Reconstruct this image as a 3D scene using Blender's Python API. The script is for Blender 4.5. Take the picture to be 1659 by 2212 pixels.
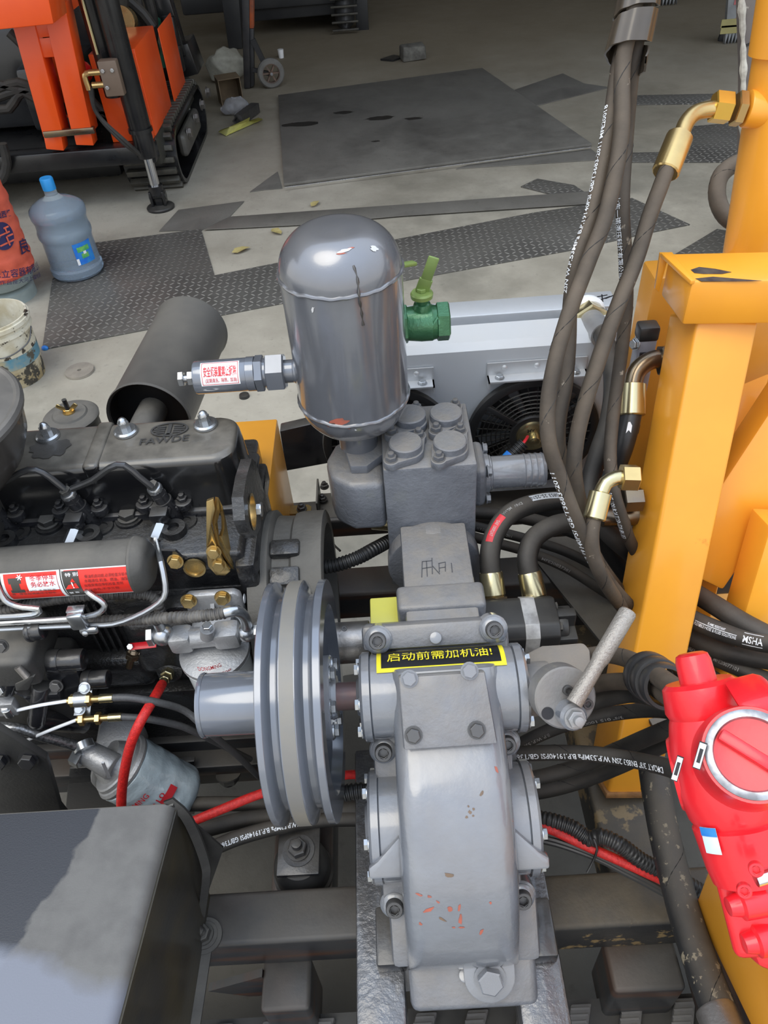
import bpy, bmesh, math, random
from mathutils import Vector, Matrix
for _o in list(bpy.data.objects): bpy.data.objects.remove(_o)
random.seed(7)
SC = bpy.context.scene
COL = SC.collection
V = Vector
PI = math.pi

# ------------------------------------------------------------------ camera
CAM_H, PITCH, ROLL, YAW, FPX, IW, IH = 1.80, 43.5, 4.9, -1.5, 1661.0, 1659.0, 2212.0
_p, _r, _y = math.radians(PITCH), math.radians(ROLL), math.radians(YAW)
FWD = V((math.sin(_y)*math.cos(_p), math.cos(_y)*math.cos(_p), -math.sin(_p)))
_r0 = V((math.cos(_y), -math.sin(_y), 0)); _u0 = _r0.cross(FWD)
RGT = _r0*math.cos(_r) - _u0*math.sin(_r)
UPV = _r0*math.sin(_r) + _u0*math.cos(_r)
EYE = V((0, 0, CAM_H))
cam_data = bpy.data.cameras.new('camera'); cam = bpy.data.objects.new('camera', cam_data); COL.objects.link(cam)
cam_data.sensor_fit = 'VERTICAL'; cam_data.sensor_height = 36.0; cam_data.lens = 36.0*FPX/IH
cam_data.clip_start = 0.05; cam_data.clip_end = 200
_m = Matrix((RGT, UPV, -FWD)).transposed().to_4x4(); _m.translation = EYE
cam.matrix_world = _m
SC.camera = cam

# ------------------------------------------------------------------ sky, sun, exposure
world = bpy.data.worlds.new('sky'); SC.world = world; world.use_nodes = True
_nt = world.node_tree; _nt.nodes.clear()
_out = _nt.nodes.new('ShaderNodeOutputWorld'); _bg = _nt.nodes.new('ShaderNodeBackground')
_tc = _nt.nodes.new('ShaderNodeTexCoord'); _sx = _nt.nodes.new('ShaderNodeSeparateXYZ'); _cr = _nt.nodes.new('ShaderNodeValToRGB')
_nt.links.new(_tc.outputs['Generated'], _sx.inputs[0]); _nt.links.new(_sx.outputs['Z'], _cr.inputs[0])
_cr.color_ramp.elements[0].position = 0.0; _cr.color_ramp.elements[0].color = (0.72, 0.70, 0.66, 1)
_cr.color_ramp.elements[1].position = 1.0; _cr.color_ramp.elements[1].color = (0.86, 1.04, 1.34, 1)
_nt.links.new(_cr.outputs[0], _bg.inputs['Color']); _nt.links.new(_bg.outputs[0], _out.inputs[0])
_bg.inputs['Strength'].default_value = 1.45
sun_d = bpy.data.lights.new('hazy_sun', 'SUN'); sun_d.energy = 1.3; sun_d.angle = math.radians(40); sun_d.color = (1, 0.90, 0.72)
sun = bpy.data.objects.new('hazy_sun', sun_d); COL.objects.link(sun)
sun.rotation_euler = V((0.30, 0.25, -0.95)).to_track_quat('-Z', 'Y').to_euler()
SC.view_settings.view_transform = 'Standard'; SC.view_settings.look = 'None'
SC.view_settings.gamma = 1.0; SC.view_settings.use_curve_mapping = False
SC.view_settings.exposure = 0.32

# ------------------------------------------------------------------ point helpers
def ray(px, py): return FWD + RGT*((px-IW/2)/FPX) - UPV*((py-IH/2)/FPX)
def at(px, py, x=None, y=None, z=None, d=None):
    "world point seen at a photo pixel, on the plane x=, y=, z= or at depth d"
    r = ray(px, py)
    if d is not None: return EYE + r*d
    if x is not None: return EYE + r*((x-EYE.x)/r.x)
    if y is not None: return EYE + r*((y-EYE.y)/r.y)
    return EYE + r*((z-EYE.z)/r.z)
def atp(px, py, o, n):
    r = ray(px, py); return EYE + r*((o-EYE).dot(n)/r.dot(n))
def basis(axis, ref=None):
    a = V(axis).normalized()
    r = V(ref) if ref is not None else (V((0, 0, 1)) if abs(a.z) < 0.9 else V((1, 0, 0)))
    u = (r - a*r.dot(a)).normalized(); return a, u, a.cross(u)

# ------------------------------------------------------------------ mesh builder
def spline(pts, step=0.012):
    "Catmull-Rom through pts, resampled"
    pts = [V(p) for p in pts]
    if len(pts) < 3:
        a, b = pts; n = max(2, int((b-a).length/step)+1); return [a.lerp(b, i/(n-1)) for i in range(n)]
    P = [pts[0]*2-pts[1]] + pts + [pts[-1]*2-pts[-2]]
    out = []
    for i in range(1, len(P)-2):
        p0, p1, p2, p3 = P[i-1:i+3]; n = max(2, int((p2-p1).length/step))
        for k in range(n):
            t = k/n
            out.append(0.5*((2*p1) + (p2-p0)*t + (2*p0-5*p1+4*p2-p3)*t*t + (3*p1-p0-3*p2+p3)*t**3))
    out.append(pts[-1]); return out
def frames(path):
    "parallel transported frames"
    fr = []; up = None
    for i, p in enumerate(path):
        t = (path[min(i+1, len(path)-1)] - path[max(i-1, 0)]).normalized()
        if up is None: _, up, _ = basis(t)
        up = (up - t*up.dot(t)).normalized(); fr.append((p, t, up, t.cross(up)))
    return fr
class B:
    def __init__(s): s.bm = bmesh.new()
    def _take(s, t):
        me = bpy.data.meshes.new('tmp'); t.to_mesh(me); t.free(); s.bm.from_mesh(me); bpy.data.meshes.remove(me); return s
    def raw(s, vs, fs):
        t = bmesh.new(); vv = [t.verts.new(v) for v in vs]
        for f in fs:
            try: t.faces.new([vv[i] for i in f])
            except ValueError: pass
        bmesh.ops.recalc_face_normals(t, faces=t.faces); return s._take(t)
    def box(s, c, size, ax=None, bev=0.0, seg=2, taper=1.0):
        "ax: (u, v, w) directions; taper scales the +w end"
        u, v, w = ax if ax else (V((1, 0, 0)), V((0, 1, 0)), V((0, 0, 1)))
        c = V(c); t = bmesh.new(); h = [q/2 for q in size]; vs = []
        for k in (-1, 1):
            for j in (-1, 1):
                for i in (-1, 1):
                    q = taper if k > 0 else 1.0
                    vs.append(t.verts.new(c + V(u)*h[0]*i*q + V(v)*h[1]*j*q + V(w)*h[2]*k))
        for f in ((0,2,3,1),(4,5,7,6),(0,1,5,4),(2,6,7,3),(0,4,6,2),(1,3,7,5)): t.faces.new([vs[i] for i in f])
        bmesh.ops.recalc_face_normals(t, faces=t.faces)
        if bev > 0: bmesh.ops.bevel(t, geom=list(t.edges), offset=bev, segments=seg, profile=0.5, affect='EDGES', clamp_overlap=True)
        return s._take(t)
    def span(s, a, b, bev=0.0, seg=2):
        a, b = V(a), V(b); return s.box((a+b)/2, [abs(b[i]-a[i]) for i in range(3)], None, bev, seg)
    def beam(s, a, b, w, h, ref=(0, 0, 1), bev=0.0):
        "box from a to b; h along ref"
        a, b = V(a), V(b); ax, u, v = basis(b-a, ref); return s.box((a+b)/2, (w, h, (b-a).length), (v, u, ax), bev)
    def lathe(s, o, axis, prof, n=32, ref=None, arc=None):
        "prof: [(t along axis, radius)]"
        o = V(o); a, u, v = basis(axis, ref); vs = []; fs = []; full = arc is None
        a0, a1 = arc if arc else (0, 2*PI); m = n if full else n+1
        for (tt, r) in prof:
            for k in range(m):
                q = a0 + (a1-a0)*k/n; vs.append(o + a*tt + (u*math.cos(q)+v*math.sin(q))*max(r, 1e-5))
        for i in range(len(prof)-1):
            for k in range(n):
                k2 = (k+1) % m; fs.append((i*m+k, i*m+k2, (i+1)*m+k2, (i+1)*m+k))
        t = bmesh.new(); vv = [t.verts.new(p) for p in vs]
        for f in fs: t.faces.new([vv[i] for i in f])
        bmesh.ops.remove_doubles(t, verts=t.verts, dist=2.5e-5)
        bmesh.ops.recalc_face_normals(t, faces=t.faces); return s._take(t)
    def cyl(s, a, b, r, r2=None, n=24, bev=0.0, ref=None):
        a, b = V(a), V(b); L = (b-a).length; r2 = r if r2 is None else r2
        if bev > 0:
            q = bev; pr = [(0, 0), (0, r-q), (q*0.3, r-q*0.3), (q, r), (L-q, r2), (L-q*0.3, r2-q*0.3), (L, r2-q), (L, 0)]
        else: pr = [(0, 0), (0, r), (L, r2), (L, 0)]
        return s.lathe(a, b-a, pr, n, ref)
    def ring(s, a, b, r_out, r_in, n=32):
        a, b = V(a), V(b); L = (b-a).length
        return s.lathe(a, b-a, [(0, r_in), (0, r_out), (L, r_out), (L, r_in), (0, r_in)], n)
    def tube(s, pts, r, n=12, step=0.012, cap=True, raw=False, spiral=None):
        path = pts if raw else spline(pts, step); fr = frames(path); t = bmesh.new(); rings = []; L = 0.0
        for i, (p, tg, u, v) in enumerate(fr):
            if i: L += (p-path[i-1]).length
            rr = r(L, i/(len(fr)-1)) if callable(r) else r
            row = []
            for k in range(n):
                q = 2*PI*k/n; row.append(t.verts.new(p + (u*math.cos(q)+v*math.sin(q))*rr))
            rings.append(row)
        for a, b in zip(rings, rings[1:]):
            for k in range(n): t.faces.new((a[k], a[(k+1) % n], b[(k+1) % n], b[k]))
        if cap: t.faces.new(rings[0][::-1]); t.faces.new(rings[-1])
        bmesh.ops.recalc_face_normals(t, faces=t.faces); return s._take(t)
    def corrugated(s, pts, r, pitch=0.006, depth=0.0016, n=12):
        path = spline(pts, pitch/4.0)
        ii = [0]
        def rr(L, f): ii[0] += 1; return r - (depth if (ii[0] % 4) in (0, 1) else 0)
        return s.tube(path, rr, n, raw=True)
    def prism(s, poly, o, u, v, h, bev=0.0, seg=2, vert_only=False):
        "poly [(a,b)] in plane o,u,v extruded by h along u x v"
        o, u, v = V(o), V(u), V(v); w = u.cross(v).normalized(); t = bmesh.new(); n = len(poly)
        lo = [t.verts.new(o+u*a+v*b) for a, b in poly]; hi = [t.verts.new(o+u*a+v*b+w*h) for a, b in poly]
        t.faces.new(lo[::-1]); t.faces.new(hi)
        for i in range(n): t.faces.new((lo[i], lo[(i+1) % n], hi[(i+1) % n], hi[i]))
        bmesh.ops.recalc_face_normals(t, faces=t.faces)
        if bev > 0:
            ed = [e for e in t.edges if e.is_manifold and e.calc_face_angle(0) > 0.5]
            bmesh.ops.bevel(t, geom=ed, offset=bev, segments=seg, profile=0.5, affect='EDGES', clamp_overlap=True)
        return s._take(t)
    def slab(s, pts, thick, up=(0, 0, 1), bev=0.0):
        "polygon of world points thickened along up"
        pts = [V(p) for p in pts]; up = V(up)*thick; t = bmesh.new(); n = len(pts)
        lo = [t.verts.new(p) for p in pts]; hi = [t.verts.new(p+up) for p in pts]
        t.faces.new(lo[::-1]); t.faces.new(hi)
        for i in range(n): t.faces.new((lo[i], lo[(i+1) % n], hi[(i+1) % n], hi[i]))
        bmesh.ops.recalc_face_normals(t, faces=t.faces)
        if bev > 0:
            ed = [e for e in t.edges if e.is_manifold and e.calc_face_angle(0) > 0.5]
            bmesh.ops.bevel(t, geom=ed, offset=bev, segments=2, profile=0.5, affect='EDGES', clamp_overlap=True)
        return s._take(t)
    def hexp(s, c, axis, af, h, ref=None, cham=True):
        "hexagon prism starting at c, af across flats"
        a, u, v = basis(axis, ref); R = af/math.sqrt(3); c = V(c)
        q = min(h*0.18, R*0.12) if cham else 0
        pr = [(0, 0), (0, R-q), (q*0.6, R), (h-q*0.6, R), (h, R-q), (h, 0)] if cham else [(0, 0), (0, R), (h, R), (h, 0)]
        return s.lathe(c, a, pr, 6, ref)
    def ball(s, c, r, n=16, sc=(1, 1, 1)):
        t = bmesh.new(); bmesh.ops.create_uvsphere(t, u_segments=n, v_segments=n//2, radius=r)
        for q in t.verts: q.co = V((q.co.x*sc[0], q.co.y*sc[1], q.co.z*sc[2])) + V(c)
        return s._take(t)
    def noise(s, amp, scale, seed=0):
        from mathutils import noise as nz
        for q in s.bm.verts: q.co += nz.noise_vector(q.co*scale + V((seed, seed*1.7, 0)))*amp
        return s

# ------------------------------------------------------------------ objects
ORG = {}
def finish_mesh(bm, name, m, org, angle=32):
    for q in bm.verts: q.co -= org
    for f in bm.faces: f.smooth = True
    lim = math.radians(angle)
    for e in bm.edges: e.smooth = not (len(e.link_faces) == 2 and e.calc_face_angle(0) > lim)
    me = bpy.data.meshes.new(name); bm.to_mesh(me); bm.free()
    if m: me.materials.append(m)
    return me
def thing(name, label, cat, loc, group=None):
    o = bpy.data.objects.new(name, None); COL.objects.link(o); o.empty_display_size = 0.05
    o.location = loc; ORG[o.name] = V(loc); o['label'] = label; o['category'] = cat
    if group: o['group'] = group
    return o
def part(name, b, m, parent, label=None, angle=32):
    org = ORG[parent.name]; me = finish_mesh(b.bm, name, m, org, angle)
    o = bpy.data.objects.new(name, me); COL.objects.link(o); o.parent = parent; ORG[o.name] = org
    if label: o['label'] = label
    return o
def solo(name, b, m, label, cat, group=None, kind=None, angle=32):
    vs = [q.co for q in b.bm.verts]; n = len(vs)
    c = V((sum(q.x for q in vs)/n, sum(q.y for q in vs)/n, min(q.z for q in vs)))
    me = finish_mesh(b.bm, name, m, c, angle); o = bpy.data.objects.new(name, me); COL.objects.link(o); o.location = c; ORG[o.name] = c
    if label: o['label'] = label
    if cat: o['category'] = cat
    if group: o['group'] = group
    if kind: o['kind'] = kind
    return o
_fast = {}
def fast_mesh(kind, m):
    "unit fasteners, axis +Z, base at z=0, head radius about 1"
    key = (kind, m.name)
    if key in _fast: return _fast[key]
    b = B(); Z = (0, 0, 1)
    if kind == 'hex': b.cyl((0, 0, 0), (0, 0, .18), 1.25, n=20); b.hexp((0, 0, .18), Z, 1.75, .75)
    elif kind == 'cap': b.hexp((0, 0, 0), Z, 1.8, .8)
    elif kind == 'nut':
        b.cyl((0, 0, 0), (0, 0, .2), 1.2, n=20); b.hexp((0, 0, .2), Z, 1.75, .85); b.cyl((0, 0, .9), (0, 0, 1.75), .55, n=14, bev=.1)
    elif kind == 'socket':
        b.lathe((0, 0, 0), Z, [(0, 1), (1.05, 1), (1.15, .92), (1.15, .62)], 24)
        b.lathe((0, 0, 0), Z, [(1.15, .62), (1.13, .56), (.6, .56), (.6, 0)], 6)
    elif kind == 'rivet': b.lathe((0, 0, 0), Z, [(0, 1), (.25, .95), (.5, .6), (.58, 0)], 14)
    elif kind == 'acorn':
        b.lathe((0, 0, 0), Z, [(0, 0), (0, 1.25), (.12, 1.42), (.42, 1.42), (.6, 1.2), (.62, .55), (.62, 0)], 28)
        b.hexp((0, 0, .6), Z, 1.15, 1.0, cham=False); b.lathe((0, 0, 1.6), Z, [(0, .58), (.25, .52), (.48, .36), (.6, .14), (.62, 0)], 18)
    me = finish_mesh(b.bm, kind, m, V((0, 0, 0))); _fast[key] = me; return me
FAST_NAME = {'hex': 'bolt', 'cap': 'bolt', 'nut': 'stud_nut', 'socket': 'socket_screw', 'rivet': 'rivet', 'acorn': 'acorn_nut'}
def bolt(parent, p, axis, r, m, kind='hex', spin=0.3, name=None):
    o = bpy.data.objects.new(name or FAST_NAME[kind], fast_mesh(kind, m)); COL.objects.link(o); o.parent = parent
    a, u, v = basis(axis); mt = Matrix((u, v, a)).transposed().to_4x4() @ Matrix.Rotation(spin, 4, 'Z') @ Matrix.Scale(r, 4)
    mt.translation = V(p) - ORG[parent.name]; o.matrix_local = mt; ORG[o.name] = ORG[parent.name]; return o

# ------------------------------------------------------------------ text
def text_bm(body, size, bold=0.0, squash=1.0, res=2):
    cu = bpy.data.curves.new('t', 'FONT'); cu.body = body; cu.size = size; cu.offset = bold*size; cu.resolution_u = res; cu.fill_mode = 'FRONT'
    o = bpy.data.objects.new('t', cu); COL.objects.link(o)
    dg = bpy.context.evaluated_depsgraph_get(); me = bpy.data.meshes.new_from_object(o.evaluated_get(dg))
    bpy.data.objects.remove(o); bpy.data.curves.remove(cu)
    t = bmesh.new(); t.from_mesh(me); bpy.data.meshes.remove(me)
    if t.verts:
        x0 = min(q.co.x for q in t.verts); y0 = min(q.co.y for q in t.verts); y1 = max(q.co.y for q in t.verts)
        for q in t.verts: q.co = V(((q.co.x-x0)*squash, q.co.y-(y0+y1)/2, 0))
    return t
def text_flat(b, body, o, u, v, size, fit=None, bold=0.0, lift=0.0006, center=False, squash=1.0):
    "letters laid flat: o = left middle, u reading direction, v up"
    t = text_bm(body, size, bold, squash); o, u, v = V(o), V(u).normalized(), V(v).normalized(); w = u.cross(v)
    W = max((q.co.x for q in t.verts), default=1); k = fit/W if fit else 1.0; dx = -W*k/2 if center else 0
    for q in t.verts: q.co = o + u*(q.co.x*k+dx) + v*q.co.y + w*lift
    b._take(t); return W*k
def text_cyl(b, body, o, axis, ref, r, size, t0=0.0, a0=0.0, along=True, fit=None, bold=0.0, lift=0.0005, flip=1):
    "letters wrapped on a cylinder. along: reading runs with the axis, else around it"
    t = text_bm(body, size, bold); a, u, v = basis(axis, ref); o = V(o); W = max((q.co.x for q in t.verts), default=1); k = fit/W if fit else 1.0
    for q in t.verts:
        x, y = q.co.x*k, q.co.y
        s, ang = (t0+x*flip, a0+y*flip/r) if along else (t0+y*flip, a0-x*flip/r)
        q.co = o + a*s + (u*math.cos(ang)+v*math.sin(ang))*(r+lift)
    b._take(t); return W*k
def text_tube(b, body, path, r, size, s0, phi=0.0, flip=1, bold=0.012, fit=None, toward=None):
    "letters along a hose; phi turns them round the hose from the side that faces toward"
    t = text_bm(body, size, bold); toward = EYE if toward is None else V(toward); W = max((q.co.x for q in t.verts), default=1); k = fit/W if fit else 1
    Ls = [0.0]
    for a, c in zip(path, path[1:]): Ls.append(Ls[-1]+(c-a).length)
    import bisect
    for q in t.verts:
        s = min(max(s0 + q.co.x*k*flip, 0), Ls[-1]-1e-6); i = min(max(bisect.bisect_right(Ls, s)-1, 0), len(path)-2)
        f = (s-Ls[i])/max(1e-9, Ls[i+1]-Ls[i]); p = path[i].lerp(path[i+1], f)
        tg = (path[min(i+2, len(path)-1)]-path[max(i-1, 0)]).normalized(); n = toward-p; n = (n-tg*n.dot(tg)).normalized(); bn = tg.cross(n)
        ang = phi - q.co.y*flip/r; q.co = p + (n*math.cos(ang)+bn*math.sin(ang))*(r+0.0005)
    b._take(t)
# ------------------------------------------------------------------ materials
MATS = {}
def mat(name, c1, c2=None, scale=9.0, rough=0.5, metal=0.0, bump=0.0, bscale=120.0, dust=None, damt=0.0, spots=None, sthr=0.66, sscale=14.0,
        coat=0.0, streak=None, alpha_trans=0.0, ior=1.45, rvar=0.12, spec=0.5):
    if name in MATS: return MATS[name]
    m = bpy.data.materials.new(name); m.use_nodes = True; nt = m.node_tree; N = nt.nodes; L = nt.links
    bs = N['Principled BSDF']; tc = N.new('ShaderNodeTexCoord')
    def noise(sc, det=4, ro=0.55, vec=None):
        n = N.new('ShaderNodeTexNoise'); n.inputs['Scale'].default_value = sc; n.inputs['Detail'].default_value = det; n.inputs['Roughness'].default_value = ro
        L.new(vec or tc.outputs['Object'], n.inputs['Vector']); return n
    def mixc(f, a, b):
        x = N.new('ShaderNodeMix'); x.data_type = 'RGBA'
        if isinstance(f, float): x.inputs[0].default_value = f
        else: L.new(f, x.inputs[0])
        for i, q in ((6, a), (7, b)):
            if isinstance(q, tuple): x.inputs[i].default_value = (*q, 1)
            else: L.new(q, x.inputs[i])
        return x.outputs[2]
    def remap(sock, a, b, c=0.0, d=1.0):
        r = N.new('ShaderNodeMapRange'); r.inputs[1].default_value = a; r.inputs[2].default_value = b; r.inputs[3].default_value = c; r.inputs[4].default_value = d
        L.new(sock, r.inputs[0]); return r.outputs[0]
    c2 = c2 or tuple(x*0.8 for x in c1); n1 = noise(scale)
    col = mixc(remap(n1.outputs[0], 0.38, 0.64), c1, c2); rg = remap(n1.outputs[0], 0.3, 0.7, rough-rvar/2, rough+rvar/2)
    if streak:
        mp = N.new('ShaderNodeMapping'); mp.inputs['Scale'].default_value = streak[1]; L.new(tc.outputs['Object'], mp.inputs[0])
        sn = noise(1.0, 3, 0.6, mp.outputs[0]); col = mixc(remap(sn.outputs[0], 0.5, 0.68, 0, streak[2]), col, streak[0])
    if spots:
        n2 = noise(sscale, 6, 0.65); col = mixc(remap(n2.outputs[0], sthr, sthr+0.03), col, spots)
    if dust:
        g = N.new('ShaderNodeNewGeometry'); sp = N.new('ShaderNodeSeparateXYZ'); L.new(g.outputs['Normal'], sp.inputs[0])
        up = remap(sp.outputs['Z'], 0.35, 0.92); n3 = noise(scale*1.7, 5, 0.6); k = N.new('ShaderNodeMath'); k.operation = 'MULTIPLY'
        L.new(up, k.inputs[0]); L.new(remap(n3.outputs[0], 0.3, 0.62, damt*0.45, damt), k.inputs[1])
        col = mixc(k.outputs[0], col, dust); ra = N.new('ShaderNodeMath'); ra.operation = 'MULTIPLY_ADD'; ra.use_clamp = True
        L.new(k.outputs[0], ra.inputs[0]); ra.inputs[1].default_value = 0.4; L.new(rg, ra.inputs[2]); rg = ra.outputs[0]
    L.new(col, bs.inputs['Base Color']); L.new(rg, bs.inputs['Roughness']); bs.inputs['Metallic'].default_value = metal
    bs.inputs['Specular IOR Level'].default_value = spec
    if coat: bs.inputs['Coat Weight'].default_value = coat; bs.inputs['Coat Roughness'].default_value = 0.12
    if alpha_trans: bs.inputs['Transmission Weight'].default_value = alpha_trans; bs.inputs['IOR'].default_value = ior
    if bump:
        nb = noise(bscale, 3, 0.6); bp = N.new('ShaderNodeBump'); bp.inputs['Strength'].default_value = bump; bp.inputs['Distance'].default_value = 0.002
        L.new(nb.outputs[0], bp.inputs['Height']); L.new(bp.outputs[0], bs.inputs['Normal'])
    MATS[name] = m; return m
DUST = (0.24, 0.215, 0.18)
GREY = mat('grey_enamel', (0.175, 0.19, 0.215), (0.145, 0.155, 0.175), 14, 0.25, 0, 0.32, 85, DUST, 0.45, spots=(0.30, 0.10, 0.07), sthr=0.73, sscale=22, coat=1.0, spec=0.8)
GREYC = mat('grey_casting', (0.165, 0.175, 0.195), (0.13, 0.138, 0.155), 20, 0.40, 0, 0.65, 150, DUST, 0.8, coat=0.4)
TANKM = mat('tank_enamel', (0.19, 0.20, 0.225), (0.165, 0.172, 0.19), 10, 0.22, 0.45, 0.05, 260, DUST, 0.35, spots=(0.42, 0.14, 0.09), sthr=0.76, sscale=12, coat=1.0)
GREYS = mat('grey_smooth', (0.17, 0.185, 0.215), (0.15, 0.16, 0.18), 12, 0.2, 0.25, 0.03, 200, coat=1.0)
HAMMER = mat('hammertone', (0.10, 0.105, 0.115), (0.06, 0.062, 0.07), 40, 0.22, 0.35, 1.0, 110, DUST, 0.3, coat=0.8)
BLACK = mat('black_enamel', (0.012, 0.012, 0.014), (0.02, 0.02, 0.022), 12, 0.22, 0, 0.25, 130, (0.12, 0.11, 0.095), 0.55, coat=0.3)
BLACKD = mat('black_dusty', (0.03, 0.029, 0.028), (0.05, 0.048, 0.043), 9, 0.5, 0, 0.25, 150, (0.17, 0.155, 0.13), 0.75)
BLACKC = mat('black_casting', (0.011, 0.011, 0.012), (0.02, 0.02, 0.02), 25, 0.3, 0, 0.9, 140, (0.09, 0.08, 0.065), 0.35, coat=0.4)
FRAMEM = mat('frame_black', (0.022, 0.023, 0.026), (0.035, 0.034, 0.033), 8, 0.33, 0, 0.15, 90, (0.12, 0.105, 0.085), 0.55, streak=((0.09, 0.035, 0.015), (3, 3, 26), 0.7))
RUBBER = mat('hose_rubber', (0.022, 0.021, 0.020), (0.036, 0.033, 0.029), 16, 0.5, 0, 0.15, 200, (0.13, 0.112, 0.09), 0.5, rvar=0.2, spec=0.35)
RUBBERD = mat('hose_rubber_dusty', (0.082, 0.064, 0.047), (0.045, 0.038, 0.031), 13, 0.62, 0, 0.2, 200, (0.20, 0.16, 0.12), 0.5, spots=(0.26, 0.22, 0.17), sthr=0.66, sscale=30, spec=0.25)
PLAST = mat('black_plastic', (0.014, 0.014, 0.015), (0.022, 0.022, 0.022), 12, 0.38, 0, 0.05, 150, (0.12, 0.11, 0.09), 0.3)
CONDUIT = mat('conduit_black', (0.016, 0.016, 0.016), (0.03, 0.029, 0.027), 20, 0.4)
YEL = mat('machine_yellow', (0.86, 0.37, 0.032), (0.80, 0.33, 0.028), 6, 0.34, 0, 0.05, 60, coat=0.25, spots=(0.74, 0.27, 0.02), sthr=0.68, sscale=9)
YELW = YEL
ORANGE = mat('rig_orange', (0.84, 0.095, 0.012), (0.78, 0.08, 0.01), 4, 0.34, coat=0.2)
RED = mat('valve_red', (0.80, 0.016, 0.026), (0.72, 0.012, 0.02), 9, 0.34, 0, 0.12, 110, coat=0.3)
REDB = mat('red_braid', (0.62, 0.02, 0.016), (0.42, 0.012, 0.01), 200, 0.5, 0, 0.4, 500)
ALU = mat('aluminium', (0.60, 0.62, 0.64), (0.52, 0.54, 0.56), 10, 0.42, 0.55, 0.05, 80, (0.5, 0.48, 0.44), 0.25)
ALUC = mat('cast_aluminium', (0.40, 0.40, 0.40), (0.33, 0.33, 0.33), 30, 0.48, 0.6, 0.35, 230)
ALUP = mat('cooler_paint', (0.50, 0.53, 0.56), (0.46, 0.49, 0.52), 5, 0.42, 0.1, 0.03, 60, (0.52, 0.5, 0.46), 0.5)
STEEL = mat('bare_steel', (0.36, 0.34, 0.32), (0.26, 0.24, 0.22), 30, 0.38, 0.85, 0.2, 150)
STEELD = mat('dark_steel', (0.09, 0.088, 0.086), (0.13, 0.125, 0.12), 30, 0.4, 0.7, 0.1, 150)
CHROME = mat('chrome', (0.75, 0.76, 0.78), (0.68, 0.69, 0.7), 20, 0.14, 1.0)
ZINC = mat('bright_zinc', (0.50, 0.515, 0.52), (0.42, 0.43, 0.44), 25, 0.26, 0.9)
ZYEL = mat('yellow_zinc', (0.60, 0.51, 0.29), (0.52, 0.46, 0.28), 14, 0.24, 0.95)
GOLD = mat('passivated_gold', (0.62, 0.45, 0.19), (0.50, 0.36, 0.16), 16, 0.28, 0.9)
BRONZE = mat('bronzed_steel', (0.24, 0.18, 0.11), (0.20, 0.16, 0.12), 18, 0.25, 0.9)
GREEN = mat('valve_green', (0.055, 0.19, 0.085), (0.04, 0.15, 0.065), 40, 0.32, 0.4, 0.35, 200, coat=0.3)
OLIVE = mat('valve_olive', (0.24, 0.33, 0.10), (0.2, 0.29, 0.09), 20, 0.38, 0.2)
WHITE = mat('label_white', (0.82, 0.83, 0.83), (0.78, 0.79, 0.79), 4, 0.4)
INK = mat('ink_black', (0.012, 0.012, 0.014), None, 4, 0.4)
INKW = mat('ink_white', (0.82, 0.84, 0.86), (0.6, 0.62, 0.64), 60, 0.5)
INKG = mat('ink_grey', (0.28, 0.27, 0.25), (0.16, 0.155, 0.15), 60, 0.6)
INKR = mat('ink_red', (0.62, 0.02, 0.03), (0.5, 0.02, 0.03), 20, 0.45)
LRED = mat('label_red', (0.74, 0.035, 0.02), (0.68, 0.03, 0.02), 6, 0.32)
LYEL = mat('label_yellow', (0.85, 0.72, 0.03), (0.8, 0.66, 0.03), 8, 0.4)
LBLK = mat('label_black', (0.06, 0.055, 0.045), (0.045, 0.042, 0.038), 12, 0.4)
LBLUE = mat('label_blue', (0.02, 0.16, 0.62), (0.03, 0.25, 0.6), 30, 0.35)
FILTW = mat('filter_white', (0.64, 0.66, 0.65), (0.58, 0.6, 0.59), 8, 0.28, coat=0.3)
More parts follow.
